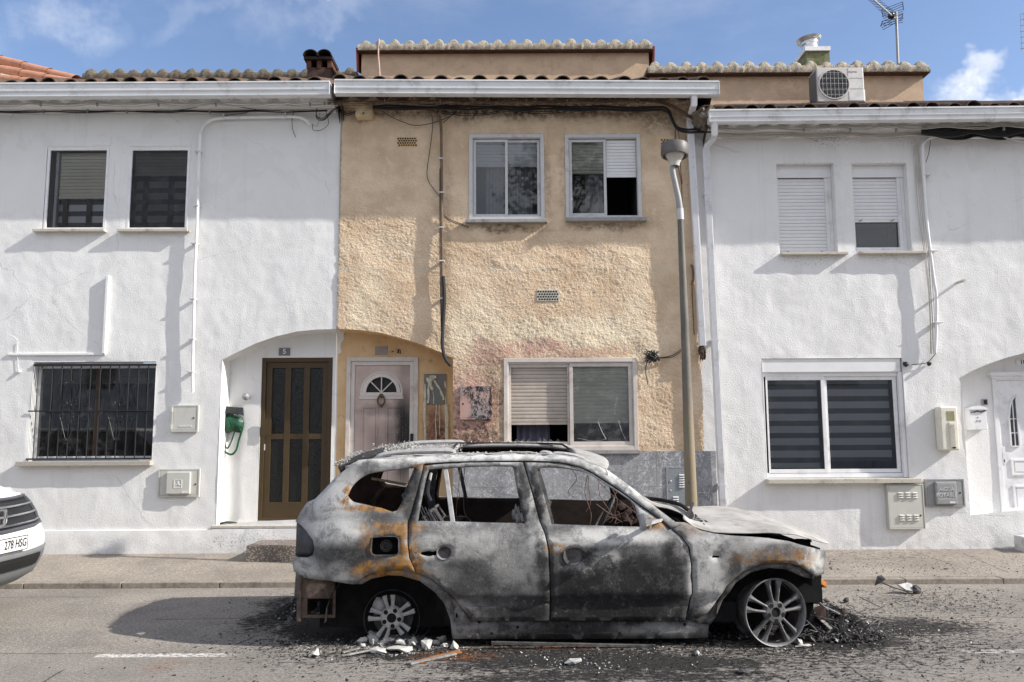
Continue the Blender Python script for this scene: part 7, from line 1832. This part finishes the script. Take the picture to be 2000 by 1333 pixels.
# mirror
mx, mz = cpx(1262, 1022); my = CY - float(wside(mz, mx)); t_m = part('mirror_shell', (lambda m_: m_.lathe([(0, -.012), (.03, -.014), (.052, -.004), (.058, .012), (.05, .014)], (0, 0, 0), (1, .35, 0), 20))(MB()), M['alloy_ash'], car, smooth=True)
me = t_m.data
for v in me.vertices: v.co = Vector((v.co.x * .9 + mx - .035 - .0, (v.co.y) * .9 + my - .15, v.co.z * 1.35 + mz + .005)) if False else v.co
bpy.data.objects.remove(t_m)
mb = MB(); q = MB().lathe([(0, -.012), (.025, -.011), (.044, -.004), (.050, .010), (.043, .012), (.03, .002)], (0, 0, 0), (1, .18, 0), 22)
cM = at(1254, 1020, my - .14); mb.add([(a * 1.0 + cM.x, b * 1.2 + cM.y, c_ * 1.25 + cM.z) for a, b, c_ in q.v], q.f); mir = part('door_mirror', mb, M['alloy_ash'], car, smooth=True, ang=50, label='melted shell of the door mirror')
mb = MB(); rnd = random.Random(2)
mb.bar(cM + Vector((.02, .02, -.02)), (cpx(1292, 1016)[0], my + .02, cpx(1292, 1016)[1]), .03, .02)
for _ in range(12): a = cM + Vector((rnd.uniform(.0, .07), rnd.uniform(-.02, .06), rnd.uniform(-.05, .05))); mb.obox(a, Vector((rnd.uniform(.006, .02), 0, .004)), Vector((0, .012, 0)), Vector((.003, 0, rnd.uniform(.004, .016))))
part('mirror_frame', mb, M['alloy_ash'], mir)
part('mirror_triangle', side_mb([(1240, 978), (1252, 990), (1284, 1014), (1307, 1033), (1252, 1030), (1247, 1004)], (), -1, off=-.012, sp=.05), [simple('triangle_ash', rgb(190, 182, 172), .85, var=.1, scale=4, dirt=(rgb(150, 96, 50), 9, .9)), M['soot']], car, solid=.01)

# wheels
def wheel(cx, cy, cz, axis, R, full, name, label, rot=0.0):
    ax = Vector(axis).normalized(); up = Vector((0, 0, 1)); u = ax.cross(up).normalized() * -1; v = up; c = Vector((cx, cy, cz)); wl_ = None
    mb = MB(); mb.lathe([(.034, .0), (.036, .014), (.07, .012), (.085, -.006), (.085, -.03), (.034, -.03)], c, ax, 30); W = part(name, mb, M['alloy'] if full else M['alloy_ash'], car, smooth=True, ang=40, label=label)
    L = R * .985 if full else R * .74
    mb = MB(); rnd = random.Random(5)
    for k in range(5):
        for sg in (-1, 1):
            a0_ = rot + k * 2 * math.pi / 5 + sg * .25; a1_ = rot + k * 2 * math.pi / 5 + sg * .19; l_ = L if full else L * rnd.uniform(.85, 1.05)
            d0 = u * math.cos(a0_) + v * math.sin(a0_); d1 = u * math.cos(a1_) + v * math.sin(a1_); n_ = 6; V = []
            for i in range(n_ + 1):
                f = i / n_; p = c + d0.lerp(d1, f).normalized() * (.055 + (l_ - .055) * f) + ax * (.006 - .012 * f if full else -.0); tn = ax.cross(d1).normalized(); wd = (.012 - .003 * math.sin(math.pi * f) + (.017 * f ** 4 if full else .006 * f))
                V += [p + tn * wd, p + ax * .007, p - tn * wd, p - tn * wd * .8 - ax * .035, p + tn * wd * .8 - ax * .035]
            mb.add(V, [(i * 5 + j, (i + 1) * 5 + j, (i + 1) * 5 + (j + 1) % 5, i * 5 + (j + 1) % 5) for i in range(n_) for j in range(5)] + [(0, 1, 2, 3, 4), tuple(n_ * 5 + j for j in range(5))[::-1]])
    part('spokes', mb, M['alloy'] if full else M['alloy_ash'], W)
    mb = MB()
    for k in range(5):
        a = rot + math.pi / 5 + k * 2 * math.pi / 5; mb.lathe([(0, .0145), (.0165, .0145)], c + (u * math.cos(a) + v * math.sin(a)) * .058, ax, 14)
    mb.lathe([(0, .004), (.034, .004)], c, ax, 20); part('lug_hole', mb, M['soot'], W)
    if full:
        mb = MB(); mb.lathe([(R * .96, -.02), (R * .975, .004), (R * 1.0, .014), (R * 1.02, .016), (R * 1.035, .010), (R * 1.02, -.004), (R * .97, -.03), (R * .95, -.06)], c, ax, 64)
        part('rim', mb, simple('rim_lip', rgb(128, 127, 128), .5, .2, var=.3, dirt=(rgb(56, 54, 54), 8, .75)), W, smooth=True, ang=60)
        mb = MB(); mb.lathe([(R * .93, -.06), (R * .90, -.12), (R * .93, -.19), (R * 1.02, -.21)], c, ax, 64); part('barrel', mb, M['charred'], W, smooth=True)
    else:
        mb = MB(); R2 = .205
        for (dx, dy, rr, th) in ((0, 0, R2, .0016), (.09, .16, R2 * 1.0, .0018)):
            mb.tube([c + Vector((dx, dy, -.005)) + u * rr * math.cos(a) + v * rr * math.sin(a) for a in [k * math.pi / 24 for k in range(49)]], th, 5)
        part('tyre_wire', mb, M['charred'], W, smooth=True)
        mb = MB(); mb.lathe([(.05, -.09), (.15, -.09), (.15, -.075), (.05, -.075)], c, ax, 32); part('brake_disc', mb, M['charred'], W)
        b_ = blobmesh(c + u * -.10 + v * .075 - ax * .05 * 1, .055, 4, .2, 2, (1, .5, 1.2)); part('brake_caliper', b_, M['alloy_ash'], W, smooth=True)
    return W


p = at(765, 1207, 6.27); wheel(p.x, 6.27, p.z, (0.0, -1, 0), .225, False, 'rear_wheel', 'broken rear rim reduced to its spokes', rot=math.radians(99))
p = at(1514, 1196, 6.14); wheel(p.x, 6.14, p.z, (0.20, -1, 0.02), .232, True, 'front_wheel', 'bare front alloy rim steered out of line', rot=math.radians(90))
mb = MB(); mb.tube([(-.89, 6.4, .17), (-.89, 7.6, .2)], .03, 8); mb.tube([(1.95, 6.4, .2), (1.95, 7.6, .22)], .03, 8)
for x in (-.9, 1.93): mb.lathe([(0, 0), (.20, 0), (.20, .16), (0, .16)], (x, 7.58, .2), (0, 1, 0), 24)
part('axle', mb, M['soot'], car, smooth=True, ang=40)
mb = MB(); mb.bar(at(1518, 1126, 6.4), at(1556, 1129, 6.35), .03, .03); mb.bar(at(1556, 1130, 6.35), at(1560, 1142, 6.35), .03, .03); mb.bar(at(1590, 1130, 6.3), at(1610, 1143, 6.4), .05, .04); part('strut_bracket', mb, M['rusty'], car, bevel=.005)

# ------------------------------------------------------------------ debris from the fire
def pile(name, label, cx, cy, rx, ry, h, n, seed, mats, cat='debris heap'):
    """a mound of burnt scraps: one uneven mesh with many pieces stuck in it"""
    mb = MB(); nx = 40; V = []
    for i in range(nx + 1):
        for j in range(nx + 1):
            x = -1 + 2 * i / nx; y = -1 + 2 * j / nx; d = math.hypot(x, y); e = max(0, 1 - d * (1 + .35 * (float(vn(np.array(math.atan2(y, x) * 2 + seed), np.array(.5), seed)) - .3)))
            z = h * (e ** .8) * (.5 + .9 * float(fbm(np.array(x * 4.0 + seed), np.array(y * 4.0), seed, 3))) - .004
            V.append((cx + x * rx, cy + y * ry, z))
    k = nx + 1; F_ = [(i * k + j, (i + 1) * k + j, (i + 1) * k + j + 1, i * k + j + 1) for i in range(nx) for j in range(nx) if max(V[i * k + j][2], V[(i + 1) * k + j + 1][2]) > 0.001]
    mb.add(V, F_); t_ = thing(name, label, cat, (cx, cy, 0)); part('burnt_mass', mb, mats[0], t_)
    def f(r):
        a = r.uniform(0, 6.28); q = math.sqrt(r.random()) * .95; return (cx + rx * q * math.cos(a), cy + ry * q * math.sin(a), h * (1 - q) * r.uniform(.4, 1.1) + .005), 1.0
    for i, (mt_, nn, sz) in enumerate(((mats[1], int(n * 1.4), .012), (mats[2], n // 6, .024 if name == 'molten_debris' else .013), (M['charred'], n // 12, .032))):
        m2 = MB(); shards(m2, nn, f, sz, seed + i + 3); o = part(('scraps', 'pale_scraps', 'charred_chunks')[i], m2, mt_, t_); o['kind'] = 'stuff'
    return t_


g = ground(1628, 1243); t1 = pile('debris_heap', 'heap of burnt plastic and wires in front of the front wheel', g.x + .02, g.y + .08, .40, .34, .22, 2600, 3, (M['soot'], M['charred'], M['pale_ash']))
ss = simple('sooty_strip', rgb(120, 118, 116), .85, var=.4, scale=14, dirt=(rgb(34, 33, 33), 12, .8))
for (a, b, w_) in (((1562, 1145), (1618, 1192), .035), ((1600, 1180), (1640, 1200), .025), ((1655, 1218), (1688, 1238), .025), ((1605, 1212), (1625, 1230), .04), ((1622, 1215), (1650, 1236), .03)): mb = MB(); mb.bar(at(*a, g.y - .05), at(*b, g.y - .12), w_, .008); part('bent_strip', mb, ss, t1)
rnd = random.Random(77); mb = MB()
for _ in range(60):
    c = Vector((g.x + rnd.gauss(0, .2), g.y + .05 + rnd.gauss(0, .12), rnd.uniform(.02, .20))); P = [c + Vector((rnd.uniform(-.1, .1), rnd.uniform(-.08, .08), rnd.uniform(-.05, .05))) for _ in range(3)]
    if min(p.z for p in P) > 0: mb.tube(smooth_path(P, 3), rnd.uniform(.0015, .004), 4)
part('burnt_wires', mb, ss, t1)['kind'] = 'stuff'
mb = MB(); mb.prism([at(1628, 1206, g.y), at(1645, 1193, g.y), at(1655, 1200, g.y), at(1668, 1222, g.y - .05), at(1650, 1222, g.y - .05)], (0.02, .05, .01)); mb.prism([at(1590, 1192, g.y), at(1610, 1185, g.y), at(1615, 1212, g.y - .05), at(1598, 1210, g.y - .05)], (0.02, .05, .01)); part('charred_plate', mb, M['soot_rust'], t1)
g = ground(765, 1262); t2 = pile('molten_debris', 'pale broken rim pieces and ash under the rear wheel', g.x, g.y + .10, .32, .16, .07, 300, 8, (M['charred'], M['charred'], M['pale_ash']))
g = ground(575, 1200); pile('debris_heap', 'black burnt heap behind the rear bumper carrier', g.x, g.y + .25, .22, .55, .12, 700, 12, (M['soot'], M['charred'], M['pale_ash']))
g = ground(1440, 1255); pile('debris_heap', 'black crust of melted plastic between sill and front wheel', g.x, g.y + .40, .35, .35, .07, 700, 15, (M['soot'], M['charred'], M['pale_ash']))
mb = MB(); rnd = random.Random(55)
for _ in range(34):
    q = t2.location + Vector((rnd.gauss(0, .17), rnd.gauss(-.03, .06), 0)); b_ = blobmesh((q.x, q.y, rnd.uniform(.008, .04)), rnd.uniform(.010, .030), rnd.randint(0, 999), .75, 2, (1.5, 1.1, .8)); mb.add(b_.v, b_.f)
part('molten_lumps', mb, simple('molten_alloy', rgb(196, 194, 190), .7, var=.2, scale=30, dirt=(rgb(90, 86, 84), 22, .6), bump=.8), t2)['kind'] = 'stuff'
# individual fragments, each from its own outline
shard_m = simple('pale_molten_shard', rgb(190, 188, 184), .8, var=.16, scale=20, dirt=(rgb(110, 106, 102), 16, .5), bump=.6)
FR = [([(717, 1242), (724, 1237), (739, 1243.5), (738, 1256), (729, 1262), (721, 1256)], 1, 'broad upright pale rim shard leaning left of the rear hub'), ([(743, 1260), (757, 1240), (759, 1243.5), (757, 1261)], 1, 'narrow pointed pale rim shard directly below the rear hub'),
      ([(796, 1252), (807, 1244), (814, 1256), (812, 1262.5), (800, 1263)], 1, 'pale four-cornered rim shard right below the rear hub'), ([(822, 1252), (836, 1250), (843, 1252), (838, 1269), (831, 1271), (826, 1266)], 1, 'pale cup-shaped lump of melted metal right of the rear wheel'),
      ([(722, 1268), (734, 1264), (751, 1268), (754, 1276), (741, 1277), (724, 1275)], 1, 'flat white fragment in front of the rear wheel, the leftmost flat one'), ([(758, 1265), (776, 1262.5), (803, 1264), (805, 1271), (793, 1276), (774, 1271), (758, 1269)], 1, 'long lumpy white fragment lying under the rear hub'),
      ([(879, 1266), (885, 1251), (894, 1262.5), (893, 1269), (882.6, 1269)], 1, 'small upright white shard behind the rear wheel arch'), ([(601, 1281), (610, 1273), (619, 1268), (621, 1281), (612, 1280), (605, 1284)], 1, 'small pointed pale shard on the road left of the bent strip'),
      ([(1102, 1296), (1112, 1288), (1134, 1287), (1136, 1292), (1112, 1299)], 1, 'flat ash-white flake in the soot below the front door'), ([(1358, 1280), (1362, 1270), (1367, 1276), (1365, 1281)], 1, 'tiny white chip on the road near the front end of the sill'),
      ([(1554, 1264), (1562, 1259), (1580, 1259), (1586, 1261), (1572, 1266)], 1, 'white molten puddle beside the front rim'), ([(1556, 1256), (1558, 1248), (1566, 1250), (1568, 1258), (1560, 1260)], 1, 'round white nugget beside the front rim'),
      ([(1647, 1174), (1652, 1168), (1658, 1168), (1657, 1176), (1650, 1178)], 0, 'small charred curl on the road near the kerb'), ([(1440, 1311), (1448, 1307), (1466, 1312), (1460, 1317), (1446, 1316)], 0, 'dark flat flake low in the road'), ([(1608, 1172), (1614, 1169), (1622, 1175), (1614, 1177)], 0, 'little dark plate just past the heap towards the kerb')]
for i, (pl, pale_, lab) in enumerate(FR):
    lo = max(p[1] for p in pl); mb = MB(); rnd = random.Random(i); Y = ground(pl[0][0], lo + 1).y; cx = sum(p[0] for p in pl) / len(pl); cy = sum(p[1] for p in pl) / len(pl)
    P = [at(p[0], p[1], Y + (lo - p[1]) * .004 + rnd.uniform(-.008, .008)) for p in pl]; c = at(cx, cy, Y - .02); n_ = len(P)
    V = []
    for q in range(n_): V += [P[q], P[q].lerp(P[(q + 1) % n_], .5) + Vector((rnd.uniform(-.004, .004), rnd.uniform(-.012, .006), rnd.uniform(-.004, .004)))]
    m_ = len(V); mb.add(V + [c] + [v + Vector((.004, .03, -.002)) for v in V], [(k, (k + 1) % m_, m_) for k in range(m_)] + [(m_ + 1 + k, m_ + 1 + (k + 1) % m_, (k + 1) % m_, k) for k in range(m_)] + [tuple(m_ + 1 + k for k in range(m_))[::-1]])
    single('metal_fragment' if pale_ else 'burnt_fragment', mb, shard_m if pale_ else M['charred'], lab, 'fragment', 'burnt fragments on the road')
a, b = ground(668, 1285), ground(724, 1276); mb = MB(); mb.bar(a + Vector((0, 0, .012)), b + Vector((0, 0, .02)), .018, .010); mb.bar(ground(670, 1278) + Vector((0, 0, .01)), ground(703, 1270) + Vector((0, 0, .014)), .012, .01); mb.bar(ground(718, 1270) + Vector((0, 0, .02)), b + Vector((0, 0, .02)), .012, .01)
single('metal_strip', mb, simple('ashy_strip', rgb(150, 148, 145), .85, var=.35, scale=18, dirt=(rgb(60, 58, 56), 16, .7)), 'bent white metal strip lying left of the rear wheel', 'metal strip', bevel=.002)
a, b = ground(800, 1300), ground(890, 1280); mb = MB(); mb.bar(a + Vector((0, 0, .010)), b + Vector((0, 0, .010)), .035, .014); t_ = thing('metal_strip', 'long grey metal strip with a rusty back edge lying on the road', 'metal strip', (a.x, a.y, 0)); part('strip', mb, simple('greyed_strip', rgb(128, 126, 124), .85, var=.35, scale=18, dirt=(rgb(60, 58, 56), 12, .7)), t_, bevel=.004)
mb = MB(); mb.bar(a + Vector((.05, .055, .008)), b + Vector((.02, .07, .008)), .06, .008); part('rusty_edge', mb, M['rusty'], t_)
# fallen lamp piece with a stalk by the kerb
t_ = thing('torn_lamp_unit', 'torn white lamp piece with a charred core and a long stalk by the kerb', 'car part', tuple(ground(1775, 1160)))
g = ground(1775, 1160); mb = MB(); mb.prism([at(1752, 1144, g.y), at(1770, 1140, g.y + .1), at(1780, 1143, g.y + .1), at(1783, 1157, g.y - .02), at(1768, 1155, g.y - .02)], (0.005, -.01, .012)); part('white_shell', mb, M['alloy_ash'], t_, bevel=.004)
part('charred_core', blobmesh(at(1790, 1153, g.y), .048, 6, .5, 2, (1, 1, .8)), M['charred'], t_); mb = MB(); mb.tube(smooth_path([at(1775, 1157, g.y - .02), at(1745, 1148, g.y), at(1722, 1138, g.y + .1)], 4), .006, 5); part('stalk', mb, M['charred'], t_)
mb = MB(); mb.prism([at(1708, 1145, g.y + .12), at(1713, 1126, g.y + .12), at(1722, 1124, g.y + .12), at(1730, 1132, g.y + .1), at(1718, 1140, g.y + .1)], (.01, .02, .0)); part('end_plate', mb, M['charred'], t_)


def scatter(name, label, regions, n, size, mat, seed, nz=.5):
    rnd = random.Random(seed); mb = MB(); W = [r[4] for r in regions]
    def f(r):
        c_ = r.choices(regions, W)[0]
        while True:
            px_, py_ = c_[0] + r.gauss(0, 1) * c_[2], c_[1] + r.gauss(0, 1) * c_[3]
            if py_ > 1079 and not (1130 < py_ < 1147): break
        z = .09 if py_ <= 1130 else 0.0
        if py_ <= 1130: g = ground(px_, py_, .085); z = zk + (zw - zk) * (g.y - kb) / (YW - kb)
        g = ground(px_, py_, z); return (g.x, g.y, z + .003 + r.random() * .004), nz
    shards(mb, n, f, size, seed); return single(name, mb, mat, label, 'debris', kind='stuff', loc=(0, 6, 0))


RG = [(1100, 1262, 330, 9, 2.2), (1650, 1245, 90, 20, 1.4), (1250, 1290, 330, 18, 1.6), (620, 1255, 70, 16, 1.2), (720, 1275, 110, 14, 1.2), (1780, 1190, 140, 28, 1.2), (1780, 1105, 150, 14, .7), (1450, 1268, 150, 9, 1), (1850, 1170, 120, 14, .7), (1200, 1320, 420, 14, 1), (1900, 1270, 90, 25, .5), (540, 1200, 50, 25, .4)]
scatter('soot_flakes', 'black flakes of burnt plastic strewn over road and pavement', RG, 9000, .0075, M['soot'], 71)
scatter('charred_scraps', 'dark grey scraps scattered thinly among the soot', RG, 900, .014, M['charred'], 72, 1.0)
scatter('ash_flakes', 'pale ash flakes and glass crumbs scattered round the wreck', [(770, 1266, 40, 7, 3), (640, 1262, 60, 9, .8), (1150, 1280, 240, 12, 1.2), (1640, 1235, 50, 18, .8), (1740, 1238, 60, 8, .7), (1800, 1245, 80, 6, .6), (1120, 1300, 60, 8, .6), (1380, 1270, 80, 8, .5), (860, 1264, 80, 5, .5)], 1100, .008, M['pale_ash'], 73, 1.0)

# ------------------------------------------------------------------ white parked car at the left edge
HYc, HXc = 7.0, -4.33
pw = simple('white_car_paint', (0.80, 0.80, 0.80), 0.18, var=0.01, spec=.6); gp = simple('grey_bumper_plastic', rgb(112, 114, 116), .55, var=.08); gd = simple('grille_black', rgb(34, 36, 40), .4); gdm = simple('grille_grey_surround', rgb(92, 94, 100), .3, .3); chrome = simple('chrome_trim', rgb(215, 216, 220), .12, .9, var=.03)
ZP = [(.20, -.10), (.28, .03), (.42, .10), (.52, .115), (.62, .105), (.69, .07), (.75, .03), (.83, .0), (.91, -.04), (.965, -.09), (.985, -.12)]


def hX(z): return float(np.interp(z, [p[0] for p in ZP], [p[1] for p in ZP]))
def hw(z): return float(np.interp(z, [.2, .35, .6, .8, .95, 1.1], [.84, .88, .905, .90, .84, .80]))
def HS(t, z, off=0.0):
    """front skin: t across (-1..1), z up"""
    w_ = hw(z); bow = .12 * abs(t) ** 2.2 + .50 * max(0, abs(t) - .80) ** 1.6 * 3.0
    return Vector((HXc + hX(z) - bow + off, HYc + w_ * t * (1 - .02 * abs(t) ** 6), z))


wc = thing('parked_car', 'white parked car cut by the left edge, grille and plate turned to the burnt car', 'car', (HXc - 2, HYc, 0))
mb = MB(); N_ = 48; ZZ = [.2 + k * (.985 - .2) / 26 for k in range(27)]; V = [HS(-1 + 2 * j / N_, z) for z in ZZ for j in range(N_ + 1)]; k = N_ + 1
mb.add(V, [(r * k + j, r * k + j + 1, (r + 1) * k + j + 1, (r + 1) * k + j) for r in range(26) for j in range(N_)])
# body behind: stations going back, with bonnet, cabin-less shoulders
st = []
for f in [0, .2, .45, .8, 1.3, 1.9, 2.6, 3.2, 3.8, 4.1]:
    hz = min(1.14, .985 + .155 * (1 - math.exp(-f * 2.6))); row = []
    for j in range(N_ + 1):
        t = -1 + 2 * j / N_; a = HS(t, .985); crown = .035 * (1 - t * t) * min(1, f * 3 + .1); row.append((min(a.x, HXc - .15) - f if f else a.x, HYc + (hw(.985) + .05 * min(1, f)) * t, hz + crown - .03 * abs(t) ** 6))
    st.append(row)
for r in range(len(st) - 1):
    V = st[r] + st[r + 1]; mb.add(V, [(j, j + 1, k + j + 1, k + j) for j in range(N_)])
for s in (-1, 1):
    V = []; ff = [0, .3, .8, 1.3, 2.6, 3.8, 4.1]
    for f in ff:
        for (z, w_) in ((.22, .86), (.4, .90), (.65, .91), (.9, .89), (1.02, .86)): e = HS(s, z); V.append((e.x - f, HYc + s * (w_ if f else abs(e.y - HYc)), z + (.04 if z > .8 and f > .5 else 0)))
    mb.add(V, [(i * 5 + j, (i + 1) * 5 + j, (i + 1) * 5 + j + 1, i * 5 + j + 1) for i in range(len(ff) - 1) for j in range(4)])
body = part('body', mb, pw, wc, smooth=True, ang=35)
mb = MB(); P = [(-1.05, 1.06), (-1.75, 1.60), (-3.6, 1.62), (-4.25, 1.08)]; V = [(HXc + a, HYc + s * (.78 - (b - 1.06) * .25), b) for s in (-1, 1) for a, b in P]; mb.add(V, [(0, 1, 2, 3), (7, 6, 5, 4), (0, 4, 5, 1), (1, 5, 6, 2), (2, 6, 7, 3)]); part('cabin_glass', mb, simple('tinted_glass', (.02, .02, .022), .08), wc)
part('cabin_roof', MB().box(HXc - 3.6, HXc - 1.75, HYc - .62, HYc + .62, 1.60, 1.66), pw, wc, bevel=.03)


def skin(fz, off, t0, t1, n=30, m=8, thick=.02):
    """patch lying off in front of the skin; fz(t) -> (z low, z high)"""
    mb = MB(); V = []
    for i in range(n + 1):
        t = t0 + (t1 - t0) * i / n; a, b = fz(t)
        for j in range(m + 1): V.append(HS(t, a + (b - a) * j / m, off))
    F_ = [(i * (m + 1) + j, (i + 1) * (m + 1) + j, (i + 1) * (m + 1) + j + 1, i * (m + 1) + j + 1) for i in range(n) for j in range(m)]
    mb.add(V, F_); return mb


def grz(t): return (.680 + .02 * abs(t) + .10 * max(0, abs(t) - .62), .940 - .03 * abs(t) + .050 * abs(t) ** 2)


gr_ = part('grille', skin(grz, .012, -.76, .76), gd, wc, smooth=True, solid=.02)
mb = MB()
for e in (0, 1):
    mb.tube([HS(t, grz(t)[e] + (.012 if e else 0.012), .018) for t in np.linspace(-.76, .76, 31)], .016, 6)
for sg in (-1, 1): mb.tube([HS(sg * .76, grz(.76)[0] + (grz(.76)[1] - grz(.76)[0]) * q, .018) for q in np.linspace(0, 1, 6)], .014, 6)
part('grille_surround', mb, gdm, gr_, smooth=True)
mb = MB()
for q in (.20, .50, .80): mb.tube([HS(t, grz(t)[0] + (grz(t)[1] - grz(t)[0]) * q, .034) for t in np.linspace(-.72, .72, 31)], .0105, 6)
part('chrome_bar', mb, chrome, gr_, smooth=True)
# emblem: an H in a rounded chrome outline
E = HS(0, .81, .06); mb = MB(); ex_, ez_ = .072, .062
rr = [(ex_ * (1 if abs(math.cos(a)) ** .5 == 0 else abs(math.cos(a)) ** .45) * (1 if math.cos(a) > 0 else -1) * (1 + .06 * math.sin(a)), ez_ * abs(math.sin(a)) ** .45 * (1 if math.sin(a) > 0 else -1)) for a in [k * math.pi / 16 for k in range(33)]]
mb.tube([E + Vector((0, a, b)) for a, b in rr], .008, 6)
for sg in (-1, 1): mb.bar(E + Vector((.0, sg * .050, .052)), E + Vector((.0, sg * .030, -.052)), .012, .024, up=(0, 1, 0))
mb.bar(E + Vector((0, -.036, .0)), E + Vector((0, .036, .0)), .012, .018, up=(0, 0, 1)); part('emblem', mb, chrome, wc, smooth=True, ang=40)
part('lower_bumper', skin(lambda t: (.20, .50 + .03 * abs(t) ** 3), .012, -.98, .98, 44, 8), gp, wc, smooth=True, solid=.02)
part('lower_intake', skin(lambda t: (.36, .46), .028, -.66, .66, 30, 3), simple('intake_black', (.01, .01, .01), .8), wc, solid=.01)
for sg in (-1, 1): part('headlight', skin(lambda t: (.83 + .10 * (abs(t) - .76), .96 + .05 * (abs(t) - .7)), .012, sg * .775, sg * .985, 14, 4), simple('headlight_glass', rgb(120, 124, 130), .1, .3, var=.3, scale=20), wc, smooth=True, solid=.02)
# number plate
pc = HS(0, .585, .035); pn = MB(); zdir = Vector((0.02, 0, 1)).normalized(); yd = Vector((0, 1, 0)); pn.obox(pc, yd * .262, Vector((.004, 0, 0)), zdir * .058)
pl_ = part('number_plate', pn, simple('plate_white', (.72, .72, .72), .4, var=.02), wc, bevel=.003)
mb = MB(); 
for (a, b) in (((-.262, -.058), (.262, -.058)), ((.262, -.058), (.262, .058)), ((.262, .058), (-.262, .058)), ((-.262, .058), (-.262, -.058))): mb.bar(pc + yd * a[0] + zdir * a[1] + Vector((.004, 0, 0)), pc + yd * b[0] + zdir * b[1] + Vector((.004, 0, 0)), .006, .006, up=(1, 0, 0))
part('plate_border', mb, simple('plate_black', (.02, .02, .02), .5), pl_)
mb = text_mb('278 HSG', .098, pc + yd * (.248) + Vector((.0055, 0, 0)), yd, zdir, .001, align='RIGHT', sx=.86, bold=.0012); part('plate_characters', mb, simple('plate_ink', (.02, .02, .025), .5), pl_)
for (x, s) in ((-1.0, -1), (-1.0, 1), (-3.5, -1), (-3.5, 1)):
    c = (HXc + x, HYc + s * .78, .34); mb = MB(); mb.lathe([(.20, -.10), (.33, -.10), (.345, -.06), (.345, .06), (.33, .10), (.20, .10)], c, (0, 1, 0), 32); tw = part('wheel', mb, simple('tyre', (.02, .02, .02), .85), wc, smooth=True, ang=40)
    mb = MB(); mb.lathe([(0, s * .07), (.06, s * .09), (.20, s * .08)], c, (0, 1, 0), 20); part('wheel_rim', mb, M['alloy'], tw, smooth=True)
for c_ in wc.children:
    if not c_.name.startswith('wheel'): c_.location.z += .05


# ------------------------------------------------------------------ across the street (seen only mirrored in the panes)
ho = thing('facing_house', 'low pale house on the other side of the street behind the camera', 'house', (0, -9, 0))
part('wall', MB().box(-26, 26, -15, -9, 0, 5.6), M['white_r'], ho); part('roof', MB().prism([(-26, -8.6, 5.6), (-26, -15.4, 5.6), (-26, -12, 7.4)], (52, 0, 0)), M['terracotta'], ho)
for k in range(-8, 9): part('window', MB().box(k * 3 - .55, k * 3 + .55, -9.02, -8.98, 3.4, 4.7), M['dark'], ho)
leafm = simple('leaf_green', (.05, .08, .03), .7, var=.4, scale=2)
for (tx, ty, th, lab) in ((1.8, -5.6, 12.5, 'tall leafy tree behind the camera, the nearer to the middle of the street'), (-5.5, -6.2, 10.5, 'shorter leafy tree behind the camera towards the left')):
    tr_ = thing('street_tree', lab, 'tree', (tx, ty, 0), 'trees across the street'); mb = MB(); mb.tube(smooth_path([(tx, ty, 0), (tx + .1, ty, th * .3), (tx - .1, ty + .1, th * .6), (tx, ty, th * .85)], 4), [.2 - .013 * k for k in range(13)], 10); rnd = random.Random(int(th))
    cl_ = []
    for _ in range(26):
        a = rnd.uniform(0, 6.28); z = rnd.uniform(th * .38, th); r = 1.9 * math.sin(math.pi * min(1, (z / th - .3) / .75)) * rnd.uniform(.3, 1); c = Vector((tx + r * math.cos(a), ty + r * math.sin(a), z)); cl_.append(c); mb.tube(smooth_path([(tx, ty, z * .8), c.lerp(Vector((tx, ty, z * .85)), .5), c], 3), [.05, .045, .04, .03, .025, .02, .015], 5)
    part('trunk', mb, M['wood_dark'], tr_, smooth=True); mb = MB()
    def f(r, cl_=cl_): c = r.choice(cl_); return (c + Vector((r.gauss(0, .42), r.gauss(0, .42), r.gauss(0, .36)))), 1.0
    shards(mb, 5000, f, .10, int(th)); part('crown', mb, leafm, tr_)
